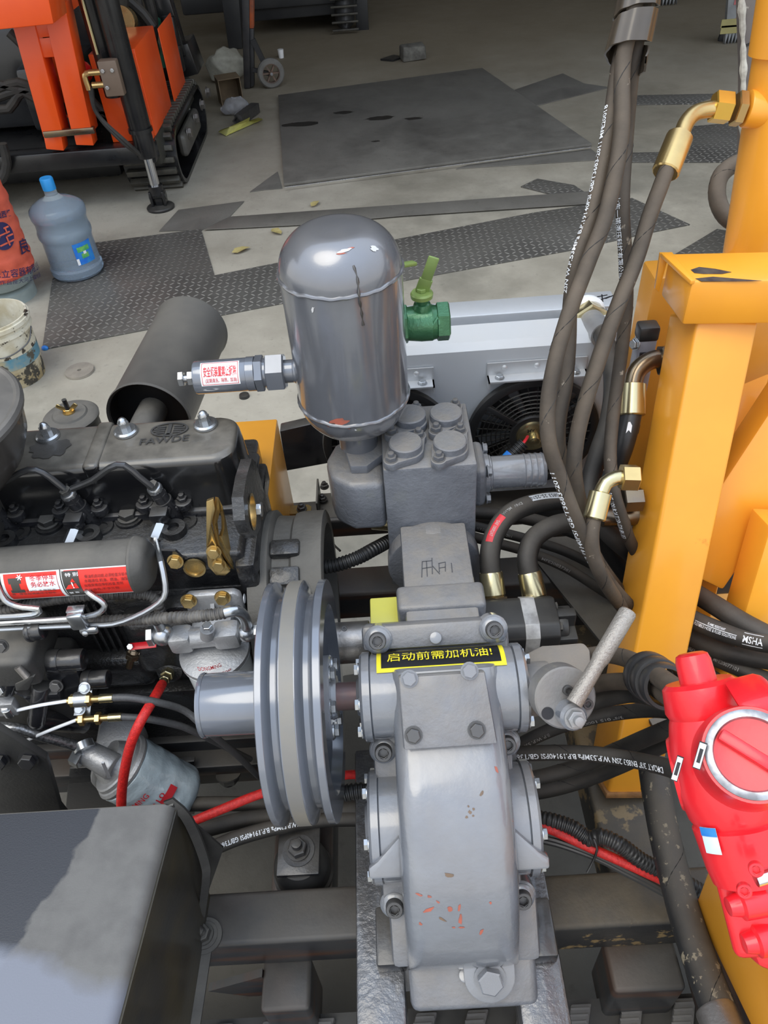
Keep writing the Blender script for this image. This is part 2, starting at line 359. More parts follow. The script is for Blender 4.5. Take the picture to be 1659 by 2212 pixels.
# ------------------------------------------------------------------ setting
def floor_mat(name, c1, c2, cdark, tread=0.0, rough=0.6, metal=0.0, inside=None):
    m = bpy.data.materials.new(name); m.use_nodes = True; nt = m.node_tree; N = nt.nodes; L = nt.links; bs = N['Principled BSDF']; tc = N.new('ShaderNodeTexCoord')
    def noise(sc, det=6, ro=0.6):
        n = N.new('ShaderNodeTexNoise'); n.inputs['Scale'].default_value = sc; n.inputs['Detail'].default_value = det; n.inputs['Roughness'].default_value = ro
        L.new(tc.outputs['Object'], n.inputs[0]); return n.outputs[0]
    def remap(s, a, b, c=0, d=1):
        r = N.new('ShaderNodeMapRange'); L.new(s, r.inputs[0])
        for i, q in enumerate((a, b, c, d)): r.inputs[i+1].default_value = q
        return r.outputs[0]
    def mixc(f, a, b):
        x = N.new('ShaderNodeMix'); x.data_type = 'RGBA'; L.new(f, x.inputs[0])
        for i, q in ((6, a), (7, b)):
            if isinstance(q, tuple): x.inputs[i].default_value = (*q, 1)
            else: L.new(q, x.inputs[i])
        return x.outputs[2]
    def mth(op, a, b=None, c=None):
        x = N.new('ShaderNodeMath'); x.operation = op
        for i, q in enumerate((a, b, c)):
            if q is None: continue
            if isinstance(q, (int, float)): x.inputs[i].default_value = q
            else: L.new(q, x.inputs[i])
        return x.outputs[0]
    col = mixc(remap(noise(2.2), 0.36, 0.66), c1, c2); col = mixc(remap(noise(0.8, 7, 0.68), 0.50, 0.70, 0, 0.85), col, cdark)
    col = mixc(remap(noise(30, 4), 0.6, 0.75, 0, 0.4), col, cdark)
    if inside:   # brown dirt trodden over the floor inside the shed
        sp0 = N.new('ShaderNodeSeparateXYZ'); L.new(tc.outputs['Object'], sp0.inputs[0]); far = remap(mth('ADD', sp0.outputs[1], mth('MULTIPLY', noise(.7), 3.0)), 6.0-inside[1], 9.5-inside[1], 0, .85); col = mixc(far, col, inside[0])
    h = noise(60, 5, 0.7); bp = N.new('ShaderNodeBump'); bp.inputs['Distance'].default_value = 0.003; bp.inputs['Strength'].default_value = 0.4
    if tread:
        sp = N.new('ShaderNodeSeparateXYZ'); L.new(tc.outputs['Object'], sp.inputs[0])
        u = mth('DIVIDE', sp.outputs[0], tread); v = mth('DIVIDE', sp.outputs[1], tread)
        par = mth('MODULO', mth('ADD', mth('ADD', mth('FLOOR', u), mth('FLOOR', v)), 1000.0), 2.0)
        fu = mth('SUBTRACT', mth('FRACT', mth('ADD', u, 500.0)), 0.5); fv = mth('SUBTRACT', mth('FRACT', mth('ADD', v, 500.0)), 0.5)
        a = mth('ADD', fu, fv); b = mth('SUBTRACT', fu, fv)
        la = mth('ADD', mth('MULTIPLY', a, par), mth('MULTIPLY', b, mth('SUBTRACT', 1.0, par)))
        lb = mth('ADD', mth('MULTIPLY', b, par), mth('MULTIPLY', a, mth('SUBTRACT', 1.0, par)))
        d = mth('ADD', mth('POWER', mth('DIVIDE', mth('ABSOLUTE', la), 0.62), 2.0), mth('POWER', mth('DIVIDE', mth('ABSOLUTE', lb), 0.2), 2.0))
        lug = remap(d, 1.15, 0.55); col = mixc(mth('MULTIPLY', lug, remap(noise(1.6), 0.35, 0.6, 0.25, 0.95)), col, tuple(min(1, q*2.1) for q in c1))
        h = mth('ADD', mth('MULTIPLY', h, 0.25), lug); bp.inputs['Strength'].default_value = 0.9
    L.new(h, bp.inputs['Height']); L.new(bp.outputs[0], bs.inputs['Normal']); L.new(col, bs.inputs['Base Color'])
    L.new(remap(noise(5), 0.3, 0.7, rough-0.12, rough+0.12), bs.inputs['Roughness']); bs.inputs['Metallic'].default_value = metal
    return m
CONC = floor_mat('concrete', (0.40, 0.37, 0.305), (0.27, 0.248, 0.20), (0.15, 0.145, 0.118), rough=0.72, inside=((0.20, 0.165, 0.11), 6.0))
DIRT = floor_mat('oily_ground', (0.115, 0.105, 0.085), (0.085, 0.078, 0.064), (0.05, 0.045, 0.037), rough=0.8)
PLATE = floor_mat('worn_plate', (0.20, 0.19, 0.168), (0.155, 0.147, 0.13), (0.07, 0.065, 0.058), rough=0.5, metal=0.25)
TREAD = floor_mat('tread_plate', (0.135, 0.13, 0.117), (0.10, 0.096, 0.088), (0.05, 0.047, 0.043), tread=0.036, rough=0.5, metal=0.2)
WALLM = mat('shed_wall', (0.32, 0.30, 0.27), (0.28, 0.26, 0.24), 2, 0.8)
b = B(); b.span((-14, -8, -0.2), (14, 20, 0)); _floor = solo('floor', b, CONC, None, None, kind='structure')
b = B(); b.slab([V((-8, 1.4, 4.8)), V((10, 6.0, 4.8)), V((10, 16, 4.8)), V((-8, 16, 4.8))], .2); solo('ceiling', b, WALLM, None, None, kind='structure')  # unseen shed roof, front edge slanted to darken the floor at left
b = B(); b.span((-8, 15.8, 0.001), (10, 16, 4.8)); solo('wall_back', b, WALLM, None, None, kind='structure')
b = B(); b.span((-8, 4.0, 0.001), (-7.8, 15.8, 4.8)); solo('wall_left', b, WALLM, None, None, kind='structure')
b = B(); b.span((9.8, 4.0, 0.001), (10, 15.8, 4.8)); solo('wall_right', b, WALLM, None, None, kind='structure')
b = B(); nx, ny = 70, 44
vs = []; from mathutils import noise as _nz
for j in range(ny+1):
    for i in range(nx+1):
        x, y = -1.3+2.7*i/nx, -.5+1.72*j/ny; e = min(i, nx-i, j, ny-j)
        vs.append(V((x+(.04*math.sin(j*1.3) if i in (0, nx) else 0), y+(.03*math.sin(i*.9) if j == ny else 0), (.002 if e == 0 else .004+.012*abs(_nz.noise(V((x*7, y*7, 0))))+.006*abs(_nz.noise(V((x*21, y*21, 3))))))))
b.raw(vs, [(j*(nx+1)+i, j*(nx+1)+i+1, (j+1)*(nx+1)+i+1, (j+1)*(nx+1)+i) for j in range(ny) for i in range(nx)])
part('oily_ground', b, DIRT, _floor)
def floor_plate(name, pix, z0, th, m, label, group=None):
    b = B(); b.slab([at(x, y, z=0) + V((0, 0, z0)) for x, y in pix], th, bev=0.001)
    return solo(name, b, m, label, 'floor plate', group)
_sp = floor_plate('steel_plate', [(614, 405), (1278, 318), (1041, 153), (602, 212)], 0.007, 0.016, PLATE, 'large smooth oil-stained steel plate lying on the floor beyond the grey tank')
floor_plate('tread_plate', [(92, 757), (114, 605), (208, 526), (435, 497), (464, 597), (700, 550), (700, 640)], 0.001, 0.006, TREAD, 'dark chequered floor plate under the blue water bottle')
floor_plate('tread_plate', [(702, 549), (1150, 462), (1365, 430), (1490, 487), (1400, 505), (1245, 540), (702, 639)], 0.001, 0.006, TREAD, 'chequered floor plate behind the green valve lever')
floor_plate('tread_plate', [(1405, 592), (1455, 553), (1548, 497), (1750, 530), (1750, 660)], 0.001, 0.006, TREAD, 'chequered floor plate just behind the top of the slanted yellow column')
floor_plate('tread_plate', [(1125, 405), (1160, 388), (1240, 402), (1275, 425), (1215, 428)], 0.001, 0.006, TREAD, 'small pointed chequered offcut left of the hanging hoses')
floor_plate('tread_plate', [(1480, 330), (1480, 276), (1640, 262), (1640, 352), (1345, 352), (1345, 332)], 0.001, 0.006, TREAD, 'chequered plate behind the upper brass elbow fitting')
floor_plate('tread_plate', [(1365, 208), (1560, 204), (1500, 226), (1362, 228)], 0.001, 0.006, TREAD, 'far narrow chequered strip right of the hanging hoses')
floor_plate('steel_strip', [(440, 500), (498, 472), (1335, 413), (1335, 440), (870, 470), (640, 490)], 0.008, 0.004, PLATE, 'long narrow dark steel strip running behind the tank dome')
floor_plate('steel_strip', [(344, 501), (386, 455), (528, 436), (496, 470), (438, 498)], 0.002, 0.004, PLATE, 'short grey plate in front of the round jack foot')
floor_plate('steel_strip', [(610, 408), (565, 412), (540, 416), (600, 372)], 0.001, 0.005, PLATE, 'small triangular steel scrap at the left corner of the big plate')
floor_plate('steel_strip', [(985, 366), (1010, 358), (1276, 323), (1305, 346)], 0.001, 0.005, PLATE, 'thin plate sticking out under the near edge of the big plate')
floor_plate('steel_strip', [(1110, 196), (1215, 160), (1262, 182), (1318, 190), (1150, 232)], 0.001, 0.005, PLATE, 'grey patch plate beyond the right corner of the big plate')
b = B(); b.beam(at(615, 404.5, z=.024), at(1276, 317.5, z=.024), .006, .004); part('edge_highlight', b, mat('highlight_steel', (.55, .56, .57), (.35, .34, .33), 20, .3, .6), _sp, 'painted bright edge highlight')  # highlight on the near edge painted as a bright strip
for k, (px, py, rx, ry) in enumerate(((742, 243, .07, .035), (822, 255, .10, .05), (893, 256, .06, .03), (650, 268, .14, .05), (812, 305, .03, .015))):
    c = at(px, py, z=.0232); rnd = random.Random(k); b = B(); b.raw([c]+[c+V((rx*(.8+.4*rnd.random())*math.cos(2*PI*j/18), ry*(.8+.4*rnd.random())*math.sin(2*PI*j/18), 0)) for j in range(18)], [(0, 1+j, 1+(j+1) % 18) for j in range(18)]); part('oil_stain', b, mat('oil', (.018, .017, .016), None, 4, .3), _sp)
# round washer disc on the floor
c = at(173, 804, z=0); b = B(); b.ring(c+V((0, 0, .001)), c+V((0, 0, .012)), 0.062, 0.009, 28); solo('steel_disc', b, mat('disc_dusty', (.30, .27, .22), (.24, .215, .18), 20, .6), 'flat round steel disc with centre hole on the bare concrete', 'disc')
for px, py, r, a, lb in ((519, 540, .05, .5, 'yellow dry leaf on the bare concrete left of the tank'), (598, 500, .045, 2.2, 'yellow leaf just above the left shoulder of the tank'), (680, 440, .04, 1.0, 'small brown leaf on the concrete above the tank dome'), (468, 168, .03, .2, 'scrap of pale paper beside the cardboard box')):
    c = at(px, py, z=0.012); u, w = V((math.cos(a), math.sin(a), 0)), V((-math.sin(a), math.cos(a), 0)); b = B()
    b.raw([c-u*r, c-u*r*.4+w*r*.5+V((0, 0, .008)), c+u*r*.5+w*r*.55+V((0, 0, .004)), c+u*r*1.2, c+u*r*.4-w*r*.5+V((0, 0, .01)), c-u*r*.5-w*r*.45, c+V((0, 0, .002))], [(0, 1, 6), (1, 2, 6), (2, 3, 6), (3, 4, 6), (4, 5, 6), (5, 0, 6)])
    solo('dry_leaf', b, mat('leaf', (0.45, 0.38, 0.16), (0.35, 0.28, 0.1), 30, 0.7), lb, 'leaf')
# ------------------------------------------------------------------ mud pump, power end
GO, GE, GN, GX = V((.045, .4616, .80)), V((0, -.70711, -.70711)), V((0, -.70711, .70711)), V((1, 0, 0))
def G(x, s, h): return GO + GX*(x-.045) + GE*s + GN*h
def onG(px, py, h): return atp(px, py, GO+GN*h, GN)
GU = -GE      # up the slope
pump = thing('mud_pump', 'grey enamelled pump gear case with sloping hump and yellow-framed warning plate', 'pump', G(.045, .24, -.05))
PS = -.165; PR = .055; PH = .011
def rect(x0, x1, s0, s1): return [(x0-.045, -s1), (x1-.045, -s1), (x1-.045, -s0), (x0-.045, -s0)]
def gprism(b, poly, h0, h1, bev=0, seg=2): return b.prism(poly, GO+GN*h0, GX, GU, h1-h0, bev, seg)
b = B()
gprism(b, rect(-.06, .132, -.257, -.224), -.03, .010, .006)
gprism(b, rect(-.055, .128, -.125, .12), -.05, .016, .006)
gprism(b, rect(-.048, .146, .10, .19), -.045, .016, .008)
gprism(b, rect(-.028, .14, .15, .252), -.04, .013, .012, 3)
gprism(b, rect(-.05, .14, -.24, .25), -.16, -.03, .01)
part('crankcase', b, GREYC, pump)
# pinion housing and crank housing (barrels with axis across)
for nm, s, r, x0, x1 in (('pinion_housing', PS, PR, -.052, .136), ('crank_housing', .008, .070, -.052, .138)):
    b = B(); b.lathe(G(x0, s, PH if s < -.1 else 0), GX, [(0, 0), (0, r-.002), (.002, r), (x1-x0-.002, r), (x1-x0, r-.002), (x1-x0, 0)], 48)
    part(nm, b, GREY, pump)
    for sx, xa in ((-1, x0), (1, x1)):
        b = B(); b.lathe(G(xa, s, PH if s < -.1 else 0), GX*sx, [(0, 0), (0, r+.003), (.0095, r+.003), (.013, r-.001), (.013, r*.5), (.019, r*.42), (.019, 0)], 48)
        cp = part('bearing_cap', b, GREY, pump)
        for k in range(6):
            q = PI/6 + k*PI/3; p = G(xa, s, PH if s < -.1 else 0) + GX*sx*.013 + (GE*math.cos(q)+GN*math.sin(q))*(r-.009)
            bolt(cp, p, GX*sx, .0072, ZINC if sx > 0 else ZINC, 'hex', q)
# hump
b = B()
prof = [(.207, .0), (.206, .05), (.203, .062), (.195, .068), (.125, .083), (.105, .090), (.06, .107), (.0, .112), (-.06, .104), (-.11, .086), (-.155, .062), (-.18, .038), (-.196, .012), (-.198, 0)]
prof = [(a-.0, h) for a, h in prof]
t = bmesh.new(); rows = []
def hump_w(s): return (.0685 + .004*max(0, min(1, (s+.2)/.4)))
rows = []
for a, h in spline([V((a, h, 0)) for a, h in prof], .008) and [(q.x, q.y) for q in spline([V((a, h, 0)) for a, h in prof], .008)]:
    s = -a; w = hump_w(s); cx = .0445; row = []; rd = .022
    h2 = max(h, .0)
    for k in range(-8, 9):
        f = k/8.0
        if abs(f) < .62: x = f/.62*(w-rd); d = 0
        else:
            q = (abs(f)-.62)/.38*PI/2; x = math.copysign(w-rd+rd*math.sin(q), f); d = rd*(1-math.cos(q))
        row.append(G(cx+x, s, max(h2-d*min(1, h2/.05), 0)))
    lo = [G(cx-w-.0005, s, -.01)] + row + [G(cx+w+.0005, s, -.01)]; rows.append([t.verts.new(p) for p in lo])
for r0, r1 in zip(rows, rows[1:]):
    for k in range(len(r0)-1): t.faces.new((r0[k], r1[k], r1[k+1], r0[k+1]))
bmesh.ops.recalc_face_normals(t, faces=t.faces); b._take(t)
from mathutils.bvhtree import BVHTree
_bvh = BVHTree.FromBMesh(b.bm); gear = part('gear_cover', b, GREY, pump, angle=50)
PRIMER = mat('red_primer', (.42, .11, .07), (.30, .10, .07), 60, .6); BROWN = mat('rust_spot', (.20, .13, .08), (.14, .1, .07), 60, .6)
rnd = random.Random(11); chips = {'primer_chip': (B(), PRIMER), 'rust_speck': (B(), BROWN)}
for px, py, w, h, an, k in ((905, 1932, 9, 2.5, .4, 0), (928, 1937, 6, 2.5, .3, 0), (925, 1966, 17, 4.5, -.35, 0), (972, 1964, 6, 5.5, 0, 0), (992, 1962, 3, 9, .1, 0), (995, 1985, 5, 11, 0, 0), (1040, 2012, 4.5, 7, .5, 0), (997, 2003, 8, 2.5, 0, 0), (908, 1995, 4, 3, .6, 0), (1072, 1662, 4, 9, -.4, 0), (946, 1948, 5, 2, .7, 0), (1060, 1950, 3, 3, 0, 0), (980, 2003, 4, 2, 0, 0), (972, 1890, 13, 5, .1, 1), (1040, 1715, 4, 7, .4, 1), (1015, 1755, 4, 5, .2, 1), (1023, 1748, 3, 3, 0, 1), (1008, 1765, 3, 3, 0, 1), (1012, 1742, 2.5, 2.5, 0, 1), (1022, 1762, 3, 2.5, 0, 1), (955, 1985, 12, 2.5, .5, 1)):
    ring_ = []; n_ = 10
    for j in range(n_):
        q = 2*PI*j/n_; rr = .6+.6*rnd.random(); x, y = w*rr*math.cos(q), h*rr*math.sin(q); x, y = x*math.cos(an)-y*math.sin(an), x*math.sin(an)+y*math.cos(an)
        hit, nn, _, _ = _bvh.ray_cast(EYE, ray(px+x, py+y).normalized())
        if hit: ring_.append(hit+nn*(.0004 if nn.dot(EYE-hit) > 0 else -.0004))
    if len(ring_) == n_: chips[('primer_chip', 'rust_speck')[k]][0].raw(ring_, [tuple(range(n_))])
for nm_, (bb, mm_) in chips.items(): o_ = part(nm_, bb, mm_, gear); o_['kind'] = 'stuff'
# inspection plate: tilted with the upper part of the hump
pc = [onG(862, 1462, .088), onG(1045, 1450, .088), onG(1072, 1603, .094), onG(874, 1617, .094)]
uu = (pc[1]-pc[0]).normalized(); vv = (pc[0]-pc[3]); vv = (vv-uu*vv.dot(uu)).normalized(); ww = uu.cross(vv)
b = B(); b.slab([p+ww*.002 for p in pc], .006, ww, .0012); b.slab([p.lerp((pc[0]+pc[2])/2, -.025)-ww*.016 for p in pc], .0185, ww, .003)
ip = part('inspection_plate', b, GREYC, pump)
for px, py in ((884, 1466), (1014, 1449), (893, 1588), (1030, 1577)):
    bolt(ip, atp(px, py, pc[0]+ww*.008, ww), ww, .0088, STEELD if py > 1500 else GREY, 'hex', .2)
# socket screws round the split flange
for px, py in ((815, 1387), (1070, 1363), (828, 1630), (1098, 1613), (852, 1970), (1132, 1951)):
    p = onG(px, py, .034); q = p - GN*.0
    b = B(); b.lathe(p-GN*.02, GN, [(0, .0165), (.003, .0165), (.005, .0145), (.006, .0115)], 28); sp = part('washer', b, GREY, pump)
    bolt(pump, p-GN*.016, GN, .0112, STEELD, 'socket', .1)
    b = B(); b.lathe(p-GN*.048, GN, [(0, .019), (.026, .019), (.028, .017), (.028, 0)], 24); part('screw_boss', b, GREY, pump)
b = B(); b.cyl(onG(941, 1378, .010), onG(941, 1378, .018), .008, n=20, bev=.001); part('dowel_pin', b, GREY, pump)
b = B(); b.cyl(onG(1005, 2107, .012), onG(1005, 2107, .018), .0085, n=20, bev=.001); part('dowel_pin', b, GREY, pump)
# lower right tab with the drain bolt, side ribs
tp = onG(1058, 2112, .030); b = B()
b.prism([(-.033, .048), (.033, .048), (.033, 0)] + [(.033*math.cos(-k*PI/12), .033*math.sin(-k*PI/12)) for k in range(1, 12)] + [(-.033, 0)], tp-GN*.016, GX, GU, .016, .002)
part('drain_tab', b, GREY, pump); bolt(pump, tp, GN, .0165, GREY, 'hex', .25)
for sx, px in ((-1, -.025), (1, .114)):
    b = B(); b.prism([(0, 0), (.042, .0), (.042, .014), (.03, .022), (0, .052)] if sx > 0 else [(0, 0), (0, .052), (-.03, .022), (-.042, .014), (-.042, 0)], G(px, .045, .058), GX, GU, .02, .004)
    part('rib', b, GREY, pump)
# warning plate: black with yellow frame and lettering, wrapped on the pinion housing
def sticker_cyl(b, o, axis, ref, r, t0, t1, a0, a1, n=8, lift=.0006):
    a, u, v = basis(axis, ref); o = V(o); vs = []; fs = []
    for i in range(n+1):
        q = a0+(a1-a0)*i/n
        for tt in (t0, t1): vs.append(o+a*tt+(u*math.cos(q)+v*math.sin(q))*(r+lift))
    for i in range(n): fs.append((2*i, 2*i+1, 2*i+3, 2*i+2))
    b.raw(vs, fs); return b
po = G(.045, PS, PH)
def pang(px, py):   # angle on the housing about +X from GN
    d = ray(px, py); o = EYE-po; o = o-GX*o.x; dd = d-GX*d.x
    A = dd.dot(dd); Bq = 2*o.dot(dd); Cq = o.dot(o)-PR**2; tt = (-Bq-math.sqrt(max(0, Bq*Bq-4*A*Cq)))/(2*A)
    p = EYE+d*tt-po; _, u, v = basis(GX, GN); return math.atan2(p.dot(v), p.dot(u)), p.x
a_top, xl = pang(814, 1410); a_bot, xl2 = pang(822, 1458); a_t2, xr = pang(1082, 1393)
am = (a_top+a_bot)/2; hw = abs(a_top-a_bot)/2*.92
lab = thing('warning_sticker', 'black sticker with yellow frame and yellow characters on the pump housing', 'sticker', po+V((0, 0, PR)))
b = B(); sticker_cyl(b, po, GX, GN, PR, xl, xr, am-hw, am+hw, lift=.0011); part('border', b, LYEL, lab)
b = B(); sticker_cyl(b, po, GX, GN, PR, xl+.006, xr-.006, am-hw*.76, am+hw*.76, lift=.0016); part('panel', b, INK, lab)
sg = 1 if a_top < a_bot else -1
b = B(); a_, u_, v_ = basis(GX, GN); tb = text_bm('启动前需加机油!', .0215, .003); W_ = max(q.co.x for q in tb.verts)
for q in tb.verts:
    x, y = q.co.x*((xr-xl-.03)/W_), q.co.y; an = am - sg*y/PR; q.co = po + a_*(xl+.014+x) + (u_*math.cos(an)+v_*math.sin(an))*(PR+.0021)
b._take(tb); part('lettering', b, LYEL, lab)

# ------------------------------------------------------------------ pulley on the pinion shaft
PC = G(0, PS, 0); PC = V((0, PC.y, PC.z))
pul = thing('drive_pulley', 'big grey two-groove belt pulley beside the pump gear case', 'pulley', PC+V((-.14, 0, -.155)))
R = .158; x0 = -.180; W = .077
def rel(q): return (x0+q)
pr = [(0, .118), (0, R-.001), (.001, R), (.008, R), (.009, R-.001), (.0155, R-.019), (.0215, R-.019), (.027, R-.0015), (.028, R), (.047, R), (.048, R-.001), (.0545, R-.019), (.0605, R-.019), (.067, R-.0015), (.068, R), (W-.001, R), (W, R-.001), (W, .124), (.062, .120), (.062, .03), (.050, .03), (.050, .118), (0, .118)]
b = B(); b.lathe(V((x0, PC.y, PC.z)), GX, pr, 96); part('pulley_wheel', b, GREYS, pul)
b = B(); b.lathe(V((x0+.029, PC.y, PC.z)), GX, [(0, R+.0003), (.017, R+.0003)], 96); part('flat_band', b, mat('band_dusty', (0.17, 0.165, 0.155), (0.2, 0.185, 0.155), 12, 0.42, bump=.1), pul, 'dusty tan centre band')
b = B(); b.lathe(V((x0+.046, PC.y, PC.z)), GX, [(0, .056), (.028, .056), (.030, .054), (.030, .03), (.036, .028), (.036, .0)], 40); hb = part('hub', b, GREY, pul)
for k in range(6):
    q = .35+k*PI/3; bolt(hb, V((x0+.0755, PC.y, PC.z))+V((0, math.cos(q), math.sin(q)))*.044, GX, .0085, ZINC, 'hex', q)
b = B(); b.cyl(V((x0+.03, PC.y, PC.z)), V((-.05, PC.y, PC.z)), .0185, n=28); part('shaft', b, mat('shaft_primer', (.13, .12, .12), (.16, .09, .085), 16, .35, .2), pul)
slv = thing('shaft_sleeve', 'polished grey steel sleeve sticking out left of the pulley', 'sleeve', V((-.23, PC.y, PC.z-.04)))
b = B(); b.lathe(V((-.280, PC.y, PC.z)), GX, [(.11, .0), (.11, .042), (.002, .042), (0, .041), (0, .036), (.001, .030), (.002, 0)], 40); part('tube', b, GREYS, slv)
b = B(); b.lathe(V((-.280, PC.y, PC.z)), GX, [(.0, .0425), (.003, .0435), (.006, .0425)], 40); part('rim', b, GREYS, slv)

# ------------------------------------------------------------------ fluid end
fe = thing('pump_fluid_end', 'grey square valve block with four round lids under the upright tank', 'pump', V((.055, .98, .74)))
ZT = 1.03; b = B(); b.span((-.020, .904, .76), (.126, 1.066, ZT), .004); part('valve_block', b, GREYC, fe)
b = B(); b.prism([(-.075, -.05), (-.02, -.05), (-.02, .095), (-.06, .095), (-.10, .06), (-.115, .02), (-.105, -.025)], V((0, .96, .895)), V((1, 0, 0)), V((0, 1, 0)), .103, .012, 3); part('suction_lobe', b, GREYC, fe)
# neck to the crankcase
b = B(); b.span((.0, .70, .76), (.108, .90, .912), .005); part('crosshead_neck', b, GREYC, fe)
b = B(); b.cyl((.054, .875, .835), (.054, .905, .835), .078, n=48, bev=.003); part('neck_flange', b, GREYC, fe)
b = B(); b.span((-.012, at(945, 1312, z=.918).y, .76), (.120, at(945, 1258, z=.918).y, .918), .008, 3); part('neck_foot', b, GREYC, fe)
b = B(); b.span((.048, .60, .78), (.062, .66, .908), .003); part('rib', b, GREYC, fe)
b = B(); b.lathe(V((.054, .645, .845)), V((0, -1, 0)), [(0, .05), (.02, .045), (.022, .04), (.022, 0)], 32); part('cover_disc', b, GREYC, fe)
# scratched writing on the neck
b = B(); z_ = .9125
for ln in (((912, 1213), (934, 1211)), ((912, 1213), (911, 1247)), ((912, 1228), (932, 1225)), ((921, 1212), (923, 1245)), ((933, 1205), (934, 1240)), ((934, 1222), (950, 1240)), ((947, 1217), (962, 1214)), ((948, 1217), (949, 1236)), ((962, 1214), (962, 1234)), ((949, 1227), (962, 1225)), ((975, 1216), (977, 1236))):
    p, q = at(*ln[0], z=z_), at(*ln[1], z=z_); b.beam(p, q, .0012, .0006)
part('scratched_mark', b, mat('scratch', (.07, .07, .075), None, 30, .6), fe)
# valve lids: oval flange, raised round disc, two nuts each
for (n1, n2, dc) in (((846, 930), (899, 880), (885, 901)), ((942, 926), (983, 874), (963, 897)), ((845, 990), (904, 937), (876, 962)), ((948, 988), (994, 927), (972, 959))):
    a, c, d = at(*n1, z=ZT+.016), at(*n2, z=ZT+.016), at(*dc, z=ZT+.018)
    def hull(rr, r2):
        pts = []
        ax = (c-a).normalized(); th = math.atan2(ax.y, ax.x)
        for k in range(13): q = th-PI/2+k*PI/12; pts.append((c.x+rr*math.cos(q), c.y+rr*math.sin(q)))
        for k in range(1, 8): q = th+PI/2-.5+k*(1.0)/8; pts.append((d.x+r2*math.cos(q), d.y+r2*math.sin(q)))
        for k in range(13): q = th+PI/2+k*PI/12; pts.append((a.x+rr*math.cos(q), a.y+rr*math.sin(q)))
        for k in range(1, 8): q = th-PI/2-.5+k*(1.0)/8; pts.append((d.x+r2*math.cos(q), d.y+r2*math.sin(q)))
        return pts
    b = B(); b.prism(hull(.0125, .029), V((0, 0, ZT)), V((1, 0, 0)), V((0, 1, 0)), .013, .0015); lid = part('valve_lid', b, GREYC, fe)
    b = B(); b.lathe(d-V((0, 0, .01)), V((0, 0, 1)), [(0, .0262), (.016, .0262), (.018, .0245), (.018, 0)], 40); part('lid_disc', b, GREYC, lid)
    for q in (a, c): bolt(lid, V((q.x, q.y, ZT+.012)), V((0, 0, 1)), .0086, GREYC, 'nut', .3)
# right outlet stub with hose barbs
ofl = V((.126, .99, .935)); b = B(); b.box(ofl+V((.012, 0, 0)), (.024, .085, .085), None, .012, 3); fl = part('outlet_flange', b, GREYC, fe)
b = B(); b.lathe(ofl+V((.02, 0, 0)), V((1, 0, 0)), [(0, .034), (.010, .034), (.012, .031), (.014, .031), (.016, .0285), (.07, .0285), (.071, .030), (.076, .0285), (.080, .0285), (.081, .030), (.086, .0285), (.09, .0285), (.091, .030), (.096, .0285), (.1, .0285), (.101, .030), (.106, .0275), (.108, .02), (.108, 0)], 36); part('hose_barb', b, GREY, fe)
for dy, dz in ((-.03, -.03), (.03, .03), (-.03, .03), (.03, -.03)): bolt(fl, ofl+V((.024, dy, dz)), (1, 0, 0), .0085, GREY, 'hex')
# tank base flange on the lobe
TC = V((-.0575, .9985, 0)); zt = .998
b = B(); b.prism([(.052*math.cos(k*PI/18), .052*math.sin(k*PI/18)) for k in range(-5, 15)] + [(-.03, .02), (-.014, -.060), (.012, -.062)], TC+V((0, 0, zt)), V((1, 0, 0)), V((0, 1, 0)), .016, .002); part('tank_flange', b, GREYC, fe)
bolt(fe, at(772, 965, z=zt+.016), (0, 0, 1), .0105, GREY, 'nut')

# ------------------------------------------------------------------ air chamber tank, safety valve, ball valve
tank = thing('air_chamber', 'tall grey domed steel tank with weld beads standing above the pump block', 'tank', TC+V((0, 0, 1.014)))
r = .0855; zb, zw1, zw2, ztp = 1.055, 1.112, 1.318, 1.378
b = B(); n = 14
pr = [(1.012, .032), (1.050, .032)] + [(zw1-(zw1-zb+.008)*math.sin(q), .012+(r-.012)*math.cos(q)) for q in [PI/2*(1-k/n)*.93 for k in range(n+1)]]
pr += [(zw1+.002, r), (zw2, r)] + [(zw2+(ztp-zw2)*math.sin(q), (r*.34)+(r*.66)*math.cos(q)) for q in [PI/2*k/n for k in range(n+1)]] + [(ztp+.0015, r*.2), (ztp+.002, 0)]
b.lathe(V((TC.x, TC.y, 0)), V((0, 0, 1)), pr, 64); _bvt = BVHTree.FromBMesh(b.bm); tsh = part('shell', b, TANKM, tank); bb = {0: B(), 1: B(), 2: B()}
for px, py, w, h, an, k in ((728, 914, 24, 8, -.2, 0), (717, 917, 12, 5, .1, 1), (752, 925, 6, 1.5, .1, 0), (768, 928, 3, 2, 0, 2), (745, 541, 16, 4, -.25, 2), (738, 548, 12, 2, -.1, 0), (757, 537, 8, 2, -.3, 0), (808, 538, 9, 5, .3, 2), (676, 668, 3, 7, .4, 2)):
    ring_ = []; n_ = 12
    for j in range(n_):
        q = 2*PI*j/n_; rr = .5+.8*rnd.random(); x, y = w*rr*math.cos(q), h*rr*math.sin(q); x, y = x*math.cos(an)-y*math.sin(an), x*math.sin(an)+y*math.cos(an)
        hit, nn, _, _ = _bvt.ray_cast(EYE, ray(px+x, py+y).normalized())
        if hit: ring_.append(hit+nn*((.0004+.0002*k) if nn.dot(EYE-hit) > 0 else -(.0004+.0002*k)))
    if len(ring_) == n_: bb[k].raw(ring_, [tuple(range(n_))])
for k, nm_, mm_ in ((0, 'primer_chip', PRIMER), (1, 'rust_speck', mat('dark_rust', (.07, .045, .035), None, 30, .8)), (2, 'bright_scratch', mat('scratch_white', (.6, .6, .6), None, 30, .4))): o_ = part(nm_, bb[k], mm_, tsh); o_['kind'] = 'stuff'
